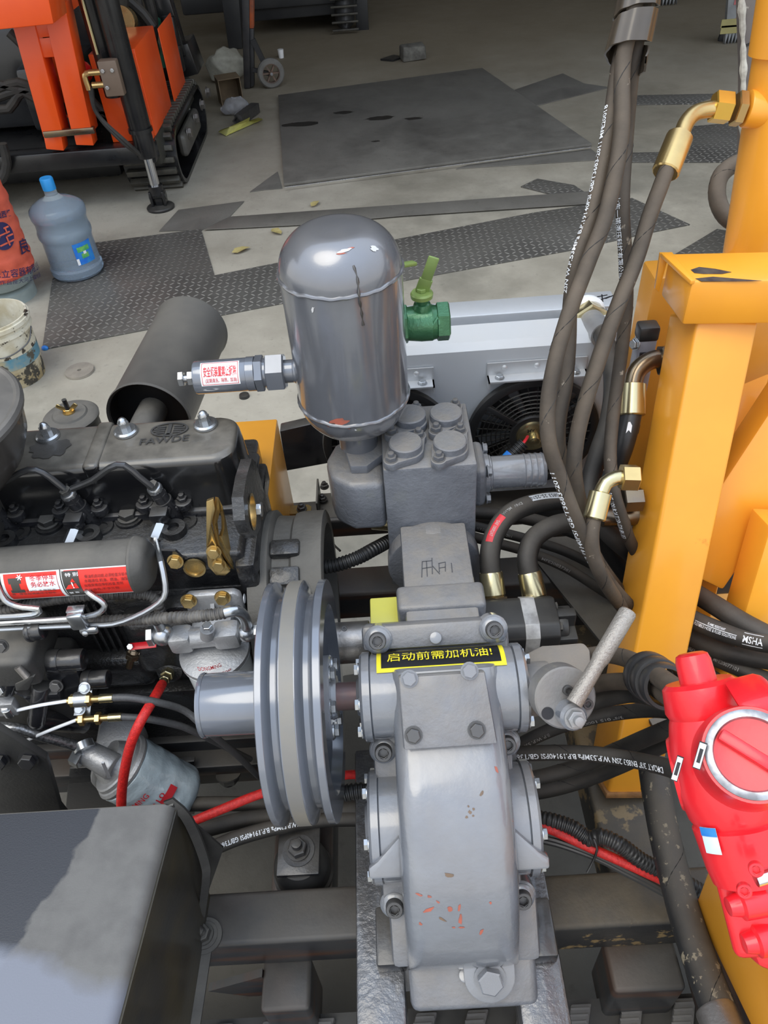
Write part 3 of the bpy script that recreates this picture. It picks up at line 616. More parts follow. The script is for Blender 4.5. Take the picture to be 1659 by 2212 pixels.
for zz, sd in ((zw2, 1), (zw1, 2)):
    b = B(); pts = [V((TC.x+r*math.cos(q), TC.y+r*math.sin(q), zz+.0007*math.sin(q*9+sd)+.0005*math.sin(q*23))) for q in [2*PI*k/120 for k in range(121)]]
    rnd = random.Random(sd); b.tube(pts, lambda L, f: .0026+.0006*rnd.random(), 8, raw=True); part('weld_bead', b, TANKM, tank)
b = B(); q0 = -1.28
tang = lambda z, q, l: V((TC.x+(r+l)*math.cos(q), TC.y+(r+l)*math.sin(q), z))
b.tube([tang(1.355, q0, -.012), tang(1.34, q0+.02, -.0035), tang(1.318, q0+.0, .003), tang(1.30, q0+.02, .0), tang(1.275, q0+.03, 0)], lambda L, f: .0014+.0008*math.sin(L*400), 6, .004); part('seam_mark', b, STEELD, tank)
# safety valve, axis along -X
sv = thing('safety_valve', 'grey horizontal safety valve with white and red sticker left of the tank', 'valve', at(520, 820, y=TC.y) - V((0, 0, .03)))
a0 = at(650, 800, y=TC.y); AX = V((-1, 0, 0)); S0 = V((TC.x-r+.004, TC.y, a0.z)); S = lambda d: S0+AX*d
sc = (S0.x - at(395, 818, y=TC.y).x)
def sx(px): return S0.x - at(px, 810, y=TC.y).x
b = B(); b.lathe(S0, AX, [(-.004, .02), (.004, .019), (.006, .0175), (sx(618), .0175)], 28); part('nipple', b, GREYS, sv)
b = B(); b.hexp(S(sx(618)), AX, .052, sx(577)-sx(618), (0, -1, .6)); part('large_nut', b, GREYS, sv)
b = B(); b.cyl(S(sx(577)), S(sx(570)), .022); b.hexp(S(sx(572)), AX, .048, sx(552)-sx(572), (0, -1, .2)); b.cyl(S(sx(553)), S(sx(536)), .0262); part('hex_collar', b, GREYS, sv)
b = B(); b.cyl(S(sx(538)), S(sx(420)), .0252, n=40, bev=.003); part('barrel', b, GREYS, sv)
b = B(); b.cyl(S(sx(421)), S(sx(392)), .0058, n=14); b.hexp(S(sx(416)), AX, .0195, sx(404)-sx(416)); b.hexp(S(sx(396)), AX, .0205, sx(384)-sx(396)); part('adjusting_screw', b, ZINC, sv)
aw, uw, vw = basis(AX, (0, -1, .75))
b = B(); sticker_cyl(b, S0, AX, (0, -1, .75), .0252, sx(524), sx(440), -.62, .88, lift=.0004); lb = part('sticker', b, WHITE, sv, 'white sticker with red characters')
b = B()
for tt0, tt1, q0, q1 in ((sx(521), sx(443), -.56, -.53), (sx(521), sx(443), .79, .82), (sx(521), sx(520), -.56, .82), (sx(444), sx(443), -.56, .82)): sticker_cyl(b, S0, AX, (0, -1, .75), .0252, tt0, tt1, q0, q1, lift=.0008)
def wrap(bb, body, size, px0, px1, ang, bold):
    tb = text_bm(body, size, bold); W_ = max(q.co.x for q in tb.verts); s0, s1 = sx(px0), sx(px1)
    for q in tb.verts:
        x = s0+(s1-s0)*q.co.x/W_; an = ang+SV_S*q.co.y/.0252; q.co = S0+aw*x+(uw*math.cos(an)+vw*math.sin(an))*(.0252+.0009)
    bb._take(tb)
SV_S = 1 if vw.z > 0 else -1
wrap(b, '安全阀装置禁止拆除', .0165, 447, 518, .22*SV_S, .02); wrap(b, '(定期清洗、除锈、加油)', .0068, 450, 518, -.32*SV_S, .004); part('lettering', b, INKR, lb)
# green ball valve behind the tank, axis along X
bv = thing('ball_valve', 'green ball valve with raised olive lever right of the tank', 'valve', at(905, 735, y=1.10))
VY = 1.10; vc = at(922, 697, y=VY); vx = lambda px: at(px, 697, y=VY).x - vc.x; X1 = V((1, 0, 0))
b = B(); b.hexp(vc+X1*vx(942), X1, .054, vx(971)-vx(942), (0, -1, 1)); b.hexp(vc-X1*.075, X1, .054, .045, (0, -1, 1))
b.lathe(vc, X1, [(vx(942)+.001, .0265), (vx(936), .0275), (.008, .029), (-.01, .029), (vx(892), .0275), (-.035, .026)], 32); part('body', b, GREEN, bv)
b = B(); b.cyl(vc-X1*.11, vc-X1*.07, .020); part('pipe_nipple', b, GREEN, bv)
b = B(); b.lathe(at(912, 665, y=VY)-V((0, 0, .012)), V((0, 0, 1)), [(-.005, .0155), (.012, .0155), (.020, .013), (.022, .0105), (.028, .0105), (.028, 0)], 24); part('stem_housing', b, GREEN, bv)
zp = at(910, 633, y=VY).z; sc_ = at(911, 634, z=zp)
b = B(); b.lathe(sc_-V((0, 0, .006)), V((0, 0, 1)), [(0, 0), (0, .0175), (.006, .018), (.009, .016), (.009, 0)], 24)
p1, p2, p3 = sc_+V((0, .0, .004)), at(921, 603, y=VY-.005), at(938, 555, y=VY-.008)
b.beam(p1+V((0, .002, -.002)), p2, .021, .0045, (0, -1, .3), .001); b.beam(p2-(p3-p2)*.03, p3, .017, .0045, (0, -1, .3), .002); lv = part('lever', b, OLIVE, bv, 'olive green lever')
bolt(lv, sc_+V((0, 0, .003)), (0, 0, 1), .0075, OLIVE, 'cap')
b = B(); b.beam(at(848, 576, y=1.06), at(896, 568, y=1.09), .012, .006, (0, 0, 1), .002); solo('drain_cock_lever', b, OLIVE, 'short yellow-green lever tip poking out behind the tank', 'lever')
tx = B(); text_cyl(tx, 'W.N', vc, X1, (0, -1, .5), .029, .02, -.017, -.15, True, .036, .02, .0004, 1); part('cast_lettering', tx, GREEN, bv)
# ------------------------------------------------------------------ diesel engine
def ringplate(b, outer, inner, n, th):
    "plate with a hole: outer and inner loops of equal count"
    n = V(n).normalized()*th; k = len(outer); vs = [V(p) for p in outer]+[V(p) for p in inner]; vs += [p+n for p in vs]; fs = []
    for i in range(k):
        j = (i+1) % k
        fs += [(i, j, k+j, k+i), (2*k+i, 3*k+i, 3*k+j, 2*k+j), (i, 2*k+i, 2*k+j, j), (k+i, k+j, 3*k+j, 3*k+i)]
    b.raw(vs, fs); return b
def cang(px, py, o, axis, ref, r):
    "angle and axial position where the pixel's ray meets a cylinder"
    a, u, v = basis(axis, ref); d = ray(px, py); q = EYE-V(o); q2 = q-a*q.dot(a); d2 = d-a*d.dot(a)
    A = d2.dot(d2); Bq = 2*q2.dot(d2); C = q2.dot(q2)-r*r; t = (-Bq-math.sqrt(max(0, Bq*Bq-4*A*C)))/(2*A); p = q+d*t
    return math.atan2(p.dot(v), p.dot(u)), p.dot(a)
def put_text(b, body, px0, px1, o, axis, ref, r, size, bold=.01, lift=.001, up=V((0, 0, 1))):
    "text on a cylinder between two pixels"
    a, u, v = basis(axis, ref); q0, t0 = cang(*px0, o, axis, ref, r); q1, t1 = cang(*px1, o, axis, ref, r); tb = text_bm(body, size, bold); W_ = max((q.co.x for q in tb.verts), default=1)
    # reading direction in (t, r*angle) space
    dx, dy = t1-t0, (q1-q0)*r; L = math.hypot(dx, dy); ex, ey = dx/L, dy/L
    qm = (q0+q1)/2; n = u*math.cos(qm)+v*math.sin(qm); tg = -u*math.sin(qm)+v*math.cos(qm); rd = a*ex+tg*ey; upv = n.cross(rd)
    ux, uy = upv.dot(a), upv.dot(tg)
    for q in tb.verts:
        x, y = q.co.x*L/W_, q.co.y; s = t0+ex*x+ux*y; an = q0+(ey*x+uy*y)/r; q.co = V(o)+a*s+(u*math.cos(an)+v*math.sin(an))*(r+lift)
    b._take(tb)
eng = thing('diesel_engine', 'black four-stroke diesel engine with dusty ribbed valve cover and cast lettering', 'engine', V((-.5, .9, .55)))
Z1 = V((0, 0, 1)); X1 = V((1, 0, 0)); Y1 = V((0, 1, 0))
b = B(); b.span((-1.0, .775, .55), (-.232, 1.06, .93), .012); b.span((-1.0, .75, .55), (-.30, .78, .70), .01); b.span((-.70, .745, .72), (-.42, .79, .80), .02, 3); b.span((-.44, .74, .76), (-.30, .79, .90), .02, 3)
for k in range(4): b.span((-.50+.012*k-.0, .765, .80), (-.494+.012*k, .78, .92), .002)
b.cyl((-.345, .75, .888), (-.345, .78, .888), .032, bev=.006); part('engine_block', b, BLACKC, eng)
b = B(); b.span((-1.0, .778, .925), (-.232, 1.05, 1.0), .008, 3); b.noise(.0012, 30); part('cylinder_head', b, BLACKC, eng)
b = B(); b.span((-1.0, .86, .995), (-.222, .995, 1.012), .006, 2); part('cover_flange', b, BLACK, eng)
COVM = mat('cover_enamel', (.008, .008, .009), (.013, .013, .013), 14, .2, 0, .08, 120, (.15, .135, .11), .95, coat=.5)
b = B(); rc = .034; xa_, xb_, ya_, yb2 = -.99, -.230, .868, .986
def rrect(x0, x1, y0, y1, r): return [V((cx+r*math.cos(q), cy+r*math.sin(q), 0)) for cx, cy, q0 in ((x1-r, y1-r, 0), (x0+r, y1-r, PI/2), (x0+r, y0+r, PI), (x1-r, y0+r, 1.5*PI)) for q in [q0+PI/2*k/8 for k in range(9)]]
loops = []
for z_, ins in ((1.008, 0), (1.07, .003), (1.090, .005), (1.0955, .0065), (1.0995, .0105), (1.101, .0165)):
    loops.append([p+V((0, 0, z_)) for p in rrect(xa_+ins, xb_-ins, ya_+ins, yb2-ins, rc-ins*.3)])
vs = [p for l in loops for p in l]; n_ = len(loops[0]); fs = [(i*n_+k, i*n_+(k+1) % n_, (i+1)*n_+(k+1) % n_, (i+1)*n_+k) for i in range(5) for k in range(n_)]+[tuple(range(5*n_, 6*n_))]
b.raw(vs, fs); part('valve_cover', b, COVM, eng)
for px in (215, -20):
    p = at(px, 950, z=1.102); b = B(); b.box(V((p.x, .927, 1.075)), (.026, .112, .058), None, .007, 3); part('cover_rib', b, COVM, eng)
for px, py in ((105, 945), (273, 935), (445, 920)): bolt(eng, at(px, py, z=1.1005), Z1, .0128, ZINC, 'acorn', .2)
b = B(); p0, p1 = at(302, 955, z=1.1025), at(408, 945, z=1.1025); text_flat(b, 'FAWDE', p0, p1-p0, Y1, .021, fit=(p1-p0).length, bold=.01)
c = at(366, 928, z=1.1025)
ringplate(b, [c+V((.029*math.cos(k*PI/16), .017*math.sin(k*PI/16), 0)) for k in range(32)], [c+V((.026*math.cos(k*PI/16), .0145*math.sin(k*PI/16), 0)) for k in range(32)], Z1, .001)
for yy, w in ((.0075, .017), (.0025, .022), (-.0025, .022), (-.0075, .017)):
    for s in (-1, 1): b.box(c+V((s*(.006+w*.42), yy, 0)), (w*.8, .0028, .0016))
b.box(c, (.0055, .026, .0018)); b.box(c+V((0, -.012, 0)), (.014, .003, .0018)); part('cast_emblem', b, mat('emblem', (.05, .047, .043), (.03, .029, .027), 40, .6), eng)
c = at(110, 968, z=1.1018); b = B(); rnd = random.Random(3); rr = [.018+.010*rnd.random() for _ in range(26)]
b.raw([c+V((0, 0, .0006))]+[c+V((1.35*rr[k]*math.cos(2*PI*k/26), rr[k]*math.sin(2*PI*k/26), .0005)) for k in range(26)], [(0, 1+k, 1+(k+1) % 26) for k in range(26)]); part('oil_stain', b, BLACK, eng)
c = at(258, 987, z=1.1); b = B(); b.lathe(c, Z1, [(0, .0038), (.0008, .0036), (.001, 0)], 16); part('paint_dot', b, YEL, eng)
# head bolts
for px, py in ((280, 1122), (108, 1135), (-60, 1150)):
    p = at(px, py, z=1.0); b = B(); b.lathe(p-Z1*.004, Z1, [(0, .023), (.008, .021), (.009, 0)], 24); part('bolt_boss', b, BLACKC, eng); bolt(eng, p+Z1*.005, Z1, .0132, BLACKD, 'hex', .5)
# injectors (three in view)
def injector(dx):
    D = V((dx, 0, 0)); top, base = at(334, 1055, z=1.066)+D, at(380, 1118, z=1.0)+D; ax = (top-base).normalized()
    b = B(); b.cyl(base-ax*.005, base.lerp(top, .62), .0135); b.cyl(base.lerp(top, .55), base.lerp(top, .82), .0115, n=20); b.hexp(base.lerp(top, .76), ax, .021, .014); ij = part('injector', b, BLACK, eng)
    b = B(); b.cyl(top-ax*.006, top+ax*.004, .0115, bev=.003); part('banjo_ring', b, ZINC, ij); bolt(ij, top+ax*.004, ax, .0085, BLACKD, 'cap')
    n1, n2 = at(313, 1090, z=1.026)+D, at(396, 1085, z=1.026)+D; m = base.lerp(top, .30); b = B()
    for q in (n1, n2): b.beam(q-Z1*.002, m, .019, .012, Z1, .003); b.cyl(q-Z1*.008, q+Z1*.004, .0135, bev=.002)
    b.cyl(n2-Z1*.03, n2-Z1*.004, .006); b.cyl(n1-Z1*.03, n1-Z1*.004, .006); b.box(at(345, 1112, z=1.03)+D, (.026, .022, .016), None, .002); part('clamp_yoke', b, BLACK, ij)
    for q in (n1, n2): bolt(ij, q+Z1*.003, Z1, .0078, BLACK, 'nut')
    b = B(); q = at(400, 1128, z=1.0)+D; b.lathe(q-Z1*.003, Z1, [(0, .02), (.006, .018), (.006, .010), (.001, .009)], 20); b.lathe(at(378, 1150, z=1.0)+D, Z1, [(-.003, .019), (.012, .018), (.012, .009), (.004, .009), (.004, 0)], 20); part('bore_boss', b, BLACKC, ij)
    f0, f1 = at(352, 1122, z=1.02)+D, at(338, 1156, z=1.005)+D; fx = (f1-f0).normalized()
    b = B(); b.hexp(f0-fx*.006, fx, .017, .012); b.cyl(f0-fx*.02, f0, .007); part('inlet_stub', b, BLACK, ij)
    b = B(); b.hexp(f0+fx*.005, fx, .0195, .026); part('pipe_nut', b, ZINC, ij); return f0+fx*.03
DX = -.1285
feet = [injector(DX*k) for k in range(3)]
b = B(); b.tube([at(328, 1052, y=.850), at(300, 1030, y=.850), at(268, 1005, y=.850), at(238, 1010, y=.850), at(200, 1037, y=.850), at(155, 1056, y=.850)], .0048, 10)
b.tube([at(138, 1056, y=.850), at(118, 1040, y=.850), at(92, 1021, y=.850), at(60, 1015, y=.850), at(10, 1040, y=.850)], .0048, 10); part('leak_off_line', b, mat('dark_tube', (.07, .07, .072), (.05, .05, .05), 30, .25, .5), eng)
# right end lug plate with round eye
lo = [at(*q, x=-.222) for q in ((508, 1030), (520, 992), (530, 1000), (548, 1062), (547, 1085), (540, 1140), (528, 1163), (514, 1150), (504, 1125), (500, 1075))]
c = at(521, 1107, x=-.222); li = []
for k in range(10):
    q = 2*PI*k/10; d = (lo[k]-c); d.normalize(); li.append(c+V((0, d.y*.024, d.z*.026)))
b = B(); ringplate(b, lo, li, X1, .016); part('lug_plate', b, BLACKC, eng)
b = B(); b.lathe(c-X1*.002, X1, [(0, .027), (0, .0225), (.019, .0225), (.019, .0265)], 28); part('eye_bush', b, GOLD, eng)
b = B(); b.span((-.245, .765, .55), (-.215, 1.0, .985), .006); b.prism([(.75, .70), (.79, .70), (.80, .95), (.775, .96), (.757, .86)], V((-.235, 0, 0)), Y1, Z1, .02, .003); part('end_plate', b, BLACKC, eng)
b = B(); q = at(527, 1293, x=-.2145); b.lathe(q, X1, [(0, .0001), (.0004, .0065), (.001, .0065), (.001, 0)], 20); part('bright_boss', b, ALU, eng)
# passivated lifting strap and hardware
b = B(); y_ = .772; fr_ = [(447, 1078), (462, 1073), (466, 1095), (457, 1130), (470, 1178), (484, 1208), (499, 1228), (488, 1238), (468, 1237), (451, 1218), (447, 1190)]
b.slab([at(*q, y=y_+.010*(q[1] < 1150)) for q in fr_], .006, (0, -1, .1), .0008)
so = [at(465, 1073, y=.782), at(474, 1092, y=.792), at(481, 1120, y=.798), at(488, 1160, y=.798), at(499, 1228, y=.774), at(482, 1202, y=.772), at(468, 1176, y=.772), at(458, 1130, y=.78)]
c = at(471, 1130, y=.787); si = [c+(at(471+8*math.cos(q), 1130+28*math.sin(q), y=.787)-c) for q in (-1.9, -1.2, -.5, .4, 1.3, 1.75, 2.2, 3.3)]
ringplate(b, so, si, (.8, -.5, .2), .006); st = part('lifting_strap', b, GOLD, eng)
for px, py in ((462, 1192), (473, 1220)): bolt(st, at(px, py, y=y_-.006), (0, -1, .25), .0088, GOLD, 'hex')
b = B(); b.slab([at(*q, y=.772) for q in ((335, 1185), (380, 1186), (395, 1200), (398, 1222), (385, 1232), (365, 1222), (340, 1200))], .005, (0, -1, .2)); tb_ = part('rail_tab', b, BLACK, eng); bolt(tb_, at(379, 1212, y=.765), (0, -1, .3), .0095, GOLD, 'hex')
c = at(421, 1225, y=.774); b = B(); b.lathe(c, (0, -1, .1), [(0, .0165), (.004, .0165), (.004, .0135), (.001, .0125), (.0008, 0)], 30); part('core_plug', b, GOLD, eng)
# water rail with stickers
RC = at(200, 1226, y=.742); RR = .0375; rail = thing('coolant_rail', 'round black tank tube with red and white stickers along the engine front', 'tank', V((-.5, RC.y, RC.z-RR)))
xe = at(331, 1215, y=.742).x; RO = V((0, RC.y, RC.z)); b = B()
b.lathe(RO, X1, [(-1.0, RR), (xe-.026, RR), (xe-.0245, RR+.003), (xe-.021, RR+.0035), (xe-.018, RR+.002), (xe-.010, RR-.001), (xe-.004, RR-.008), (xe-.0005, RR-.018), (xe, 0)], 48); part('tube', b, BLACKD, rail)
RF = (0, -1, .4)
def rsticker(b, x0, x1, py0, py1, lift): # angular band from pixel rows at px 150
    q0, _ = cang(150, py0, RO, X1, RF, RR); q1, _ = cang(150, py1, RO, X1, RF, RR); sticker_cyl(b, RO, X1, RF, RR, x0, x1, min(q0, q1), max(q0, q1), 8, lift)
xp = lambda px, py=1255: cang(px, py, RO, X1, RF, RR)[1]
for (xa, xb, nm) in ((xp(2), xp(131), 'frost_sticker'), (xp(134), xp(292), 'caution_sticker')):
    b = B(); rsticker(b, xa, xb, 1229, 1287.5, .0004); sk = part(nm, b, WHITE, rail, 'white-edged red sticker'); b = B(); rsticker(b, xa+.004, xb-.004, 1231.5, 1285.5, .0008); part('red_field', b, LRED, sk)
    if nm[0] == 'f':
        b = B(); rsticker(b, xp(57), xp(124), 1240, 1270, .0012); part('white_field', b, WHITE, sk)
        b = B(); put_text(b, '冬季停车', (64, 1249), (118, 1244.5), RO, X1, RF, RR, .0088, .01, .0016); put_text(b, '务必放水', (67, 1262.5), (120, 1258), RO, X1, RF, RR, .0088, .01, .0016); part('lettering', b, INKR, sk)
        b = B(); rsticker(b, xp(18), xp(45), 1241, 1253, .0012); rsticker(b, xp(22), xp(40), 1253, 1266, .0012); rsticker(b, xp(18), xp(48), 1266, 1272, .0012); put_text(b, '气温低于0℃,未用防冻', (27, 1278), (122, 1272), RO, X1, RF, RR, .0046, 0, .0014); put_text(b, '液 , 停车后请放尽冷却水', (27, 1283), (122, 1278), RO, X1, RF, RR, .0046, 0, .0014); part('pictogram', b, LBLK, sk)
        b = B(); c0, c1 = cang(42, 1247, RO, X1, RF, RR)
        for k in range(3):
            q = k*PI/3
            a_, u_, v_ = basis(X1, RF); n_ = u_*math.cos(c0)+v_*math.sin(c0); tg = -u_*math.sin(c0)+v_*math.cos(c0); ctr = RO+X1*c1+n_*(RR+.0014); d_ = X1*math.cos(q)+tg*math.sin(q); b.beam(ctr-d_*.0042, ctr+d_*.0042, .0012, .0004, n_)
        part('snowflake', b, WHITE, sk)
    else:
        b = B(); rsticker(b, xp(136), xp(172), 1233, 1285, .0012); part('black_field', b, LBLK, sk)
        b = B(); put_text(b, '特 别', (141, 1242), (169, 1239), RO, X1, RF, RR, .0056, .01, .0016); put_text(b, '警 告', (151, 1279), (172, 1276.5), RO, X1, RF, RR, .0040, .01, .0016); part('lettering', b, WHITE, sk)
        a_, u_, v_ = basis(X1, RF); b = B(); tri = []
        for q in ((157, 1248), (143, 1271), (172, 1268)): an, tt = cang(*q, RO, X1, RF, RR); tri.append(RO+X1*tt+(u_*math.cos(an)+v_*math.sin(an))*(RR+.0020))
        b.raw(tri, [(0, 1, 2)]); part('triangle', b, LRED, sk)
        b = B(); put_text(b, '!', (157, 1262), (160, 1261.5), RO, X1, RF, RR, .013, .03, .0028); part('exclamation_mark', b, WHITE, sk)
        b = B()
        for r0, t_ in enumerate(('柴油机启动前,必须检查冷却水', '水箱液位,机油、燃油、油压', '出现异常应停机检查,否则', '责任自负,不予三包')): put_text(b, t_, (183, 1245+r0*9.5), (276-10*(r0 > 1)-8*(r0 > 2), 1239+r0*9.5), RO, X1, RF, RR, .0054, 0, .0014)
        part('fine_print', b, mat('ink_dark_red', (.16, .02, .02), None, 5, .5), sk)
# injection pipes and clip
ip_ = thing('injection_pipes', 'bright steel injection pipes running left under the stickered tube', 'pipe', at(100, 1345, y=.69)-Z1*.02); P_ = .0042
b = B(); b.tube([feet[0], at(341, 1185, y=.775), at(348, 1215, y=.73), at(357, 1262, y=.71), at(354, 1290, y=.70), at(330, 1312, y=.695), at(290, 1333, y=.69), at(245, 1348, y=.688), at(185, 1351, y=.688), at(90, 1355, y=.688), at(-30, 1361, y=.688)], P_, 10); part('pipe', b, ZINC, ip_)
b = B(); b.tube([feet[1], at(165, 1200, y=.78), at(180, 1262, y=.72), at(195, 1283, y=.70), at(215, 1296, y=.695), at(226, 1308, y=.692), at(217, 1322, y=.69), at(190, 1331, y=.69), at(140, 1337, y=.69), at(60, 1342, y=.69), at(-30, 1347, y=.69)], P_, 10); part('pipe', b, ZINC, ip_)
b = B(); b.tube([feet[2], at(-15, 1240, y=.72), at(3, 1285, y=.70), at(20, 1303, y=.695), at(50, 1312, y=.692), at(84, 1315, y=.69), at(80, 1325, y=.688), at(50, 1330, y=.686), at(-30, 1334, y=.686)], P_, 10); part('pipe', b, ZINC, ip_)
c = at(168, 1341, y=.682); b = B(); b.box(c+V((0, 0, .001)), (.022, .013, .030), None, .003); b.box(c+V((0, .008, .015)), (.024, .012, .004), None, .001); b.box(c+V((.01, -.003, -.019)), (.026, .008, .012), None, .004); cl = part('pipe_clip', b, ZINC, ip_); bolt(cl, c+V((.006, -.008, -.019)), (0, -1, .3), .0045, ZINC, 'rivet')
# conduits along the engine front
def conduit(name, pts, r, label, m=None, pitch=.0062, depth=.0014):
    b = B(); b.corrugated(pts, r, pitch, depth); return solo(name, b, m or CONDUIT, label, 'conduit')
CDM = mat('conduit_dusty', (0.05, 0.046, 0.042), (0.13, 0.12, 0.105), 60, 0.5)
conduit('corrugated_conduit', [at(-20, 1375, y=.715), at(60, 1352, y=.715), at(200, 1343, y=.71), at(360, 1335, y=.69), at(430, 1331, y=.675), at(490, 1323, y=.672)], .0088, 'ribbed grey conduit leading to the bright elbow of the upper filter', CDM)
conduit('corrugated_conduit', [at(-20, 1325, y=.735), at(80, 1302, y=.735), at(150, 1291, y=.73), at(220, 1284, y=.735), at(290, 1282, y=.745), at(330, 1290, y=.745), at(345, 1318, y=.74), at(350, 1345, y=.74)], .0085, 'ribbed conduit looping just under the red stickers', CDM)

# ------------------------------------------------------------------ upper fuel filter
uf = thing('fuel_filter', 'white spin-on fuel filter with red lettering under a cast aluminium head', 'filter', at(470, 1500, y=.70)); FC = at(462, 1400, y=.695)
b = B(); zp = at(460, 1290, y=.76); wv = V((0, -.35, 1)).normalized()
b.prism([(-.045, -.055), (.045, -.055), (.042, .028), (.034, .036), (-.034, .036), (-.042, .028)], V((zp.x+.004, .757, zp.z-.012)), X1, Z1, .014, .004); 
pl = part('mount_plate', b, ALUC, uf)
for px, py in ((408, 1297), (481, 1290)): bolt(pl, at(px, py, y=.742), (0, -1, .2), .0098, GOLD, 'hex')
b = B(); b.prism([(0, 0), (-.05, -.065), (0, -.065)], V((zp.x-.001, .745, zp.z+.008)), V((0, 1, 0)), Z1, .006); part('web', b, ALUC, uf)
hz = at(440, 1383, y=.70); hl, hr = at(368, 1383, y=.70), at(520, 1368, y=.70); ha = (hr-hl).normalized()
b = B(); b.beam(hl, hl+ha*.035, .034, .034, Z1, .008); b.beam(hr-ha*.04, hr, .034, .034, Z1, .008); b.cyl(hl+ha*.02, hr-ha*.02, .0155, n=28); b.box(V((FC.x-.002, .735, hz.z-.002)), (.06, .05, .03), None, .006)
b.cyl(at(448, 1358, y=.69), at(448, 1375, y=.69), .0105, n=20); part('filter_head', b, ALUC, uf)
b = B(); b.hexp(at(448, 1354, y=.69)-Z1*.006, Z1, .013, .010); part('bleed_screw', b, ZINC, uf)
zf = at(460, 1402, y=.70).z; FC = V((at(462, 1402, y=.70).x, .70, zf)); FD = V((.03, .0, -1)).normalized(); rf = .0515
b = B(); b.lathe(FC, -FD, [(-.010, rf-.001), (-.008, rf+.0015), (-.002, rf+.001), (0, rf-.003), (.0015, rf-.006), (.0025, rf-.010), (.008, rf*.5), (.012, 0)], 48, ref=Y1); part('filter_rim', b, ALUC, uf)
b = B(); b.lathe(FC, FD, [(.008, rf-.001), (.011, rf+.001), (.014, rf-.002), (.13, rf-.003), (.14, rf-.012), (.142, 0)], 48); can = part('can', b, FILTW, uf)
b = B(); put_text(b, 'DONGMING', (428, 1444), (477, 1435), FC, FD, (0, -1, 0), rf-.002, .0125, .012, .0006); put_text(b, 'CX0708', (446, 1459), (499, 1446), FC, FD, (0, -1, 0), rf-.002, .0105, .008, .0006); part('lettering', b, INKR, can)
b = B(); bl = at(352, 1371, y=.70); b.ball(bl, .0165, 20); b.hexp(bl-ha*.012, -ha, .026, .010); b.cyl(bl, bl+Z1*.03, .0075); part('banjo_union', b, ZINC, uf)
b = B(); br = at(533, 1365, y=.70); b.ball(br, .0155, 20); b.hexp(br+ha*.012, ha, .024, .010); b.tube([at(486, 1323, y=.672), at(508, 1319, y=.675), at(524, 1328, y=.685), at(532, 1345, y=.695), br], .0082, 14, .006); part('banjo_elbow', b, ZINC, uf)
# small brass tap with red handle
tp_ = thing('brass_tap', 'small brass drain tap with red handle on the engine block', 'tap', at(283, 1440, y=.74)); b = B(); b.cyl(at(290, 1405, y=.745), at(285, 1425, y=.735), .0095, n=16); b.hexp(at(287, 1412, y=.738), (at(280, 1440, y=.73)-at(287, 1412, y=.738)), .019, .008); b.cyl(at(286, 1415, y=.735), at(279, 1441, y=.728), .0058, n=14); b.cyl(at(292, 1400, y=.79), at(289, 1410, y=.74), .009); part('body', b, BRONZE, tp_)
b = B(); b.beam(at(280, 1397, y=.728), at(338, 1391, y=.728), .011, .002, (0, -.5, 1), .0008); part('handle', b, RED, tp_, 'red dipped handle'); bolt(tp_, at(282, 1397, y=.727), (0, -.6, .8), .005, ZINC, 'cap')

# ------------------------------------------------------------------ lower oil filter
lf = thing('oil_filter', 'pale blue wrinkle-wrapped oil filter tilted behind the black hood', 'filter', at(330, 1720, y=.62)); LA = V((.60, -.10, -.79)).normalized(); LC = at(262, 1654, y=.655); rl = .056
b = B(); b.lathe(LC, LA, [(-.012, 0), (-.012, rl-.009), (-.010, rl-.006), (-.004, rl-.005), (-.003, rl-.002), (.002, rl+.001), (.006, rl+.0005), (.008, rl-.002)], 48)
b.lathe(LC, -LA, [(.01, rl*.7), (.03, rl*.55), (.032, 0)], 32); hd = part('filter_head', b, ALUC, lf)
b = B(); q = at(275, 1590, y=.70); b.slab([at(*k, y=.735) for k in ((205, 1620), (218, 1545), (305, 1545), (322, 1578), (300, 1640), (240, 1660))], .06, (0, -1, -.2), .01); part('head_block', b, ALUC, lf)
b = B(); p0, p1 = at(182, 1622, y=.66), at(248, 1658, y=.635); b.cyl(p0, p1, .0195, .022, 28, .003); part('inlet_boss', b, ALUC, lf)
dd = (p0-p1).normalized(); b = B(); b.hexp(p0, V((-.2, -.55, .8)), .026, .012); b.cyl(at(184, 1620, y=.65), at(178, 1605, y=.66), .0165, n=20); part('union_bolt', b, ZINC, lf)
b = B(); b.hexp(at(180, 1640, y=.645), dd, .03, .018); part('plug', b, ZINC, lf)
b = B(); b.beam(at(222, 1647, y=.60), at(236, 1680, y=.60), .003, .004); part('casting_fin', b, ALU, lf)
WRINK = mat('wrinkled_film', (0.42, 0.50, 0.54), (0.34, 0.42, 0.46), 8, 0.22, 0, 1.0, 55, coat=0.5)
b = B(); b.lathe(LC, LA, [(.007, rl-.003), (.009, rl)]+[(.012+.0032*k, rl+.0004) for k in range(33)]+[(.122, rl-.002), (.129, rl-.007), (.132, rl-.014), (.135, 0)], 110); b.noise(.0022, 48); lc_ = part('can', b, WRINK, lf, 'pale blue can in wrinkled clear film')
b = B(); put_text(b, 'DONGMING', (255, 1755), (318, 1715), LC, LA, (0, -1, 0), rl, .014, .008, .0028); put_text(b, 'CX0810', (300, 1762), (352, 1712), LC, LA, (0, -1, 0), rl, .0125, .004, .0028); part('lettering', b, INKR, lc_)
b = B(); a_, u_, v_ = basis(LA, (0, -1, 0)); q0, t0 = cang(345, 1733, LC, LA, (0, -1, 0), rl); q1, t1 = cang(368, 1716, LC, LA, (0, -1, 0), rl); sticker_cyl(b, LC, LA, (0, -1, 0), rl, t0-.002, t0+.012, min(q0, q1)-.25, max(q0, q1), 5, .0028); part('red_block', b, INKR, lc_)

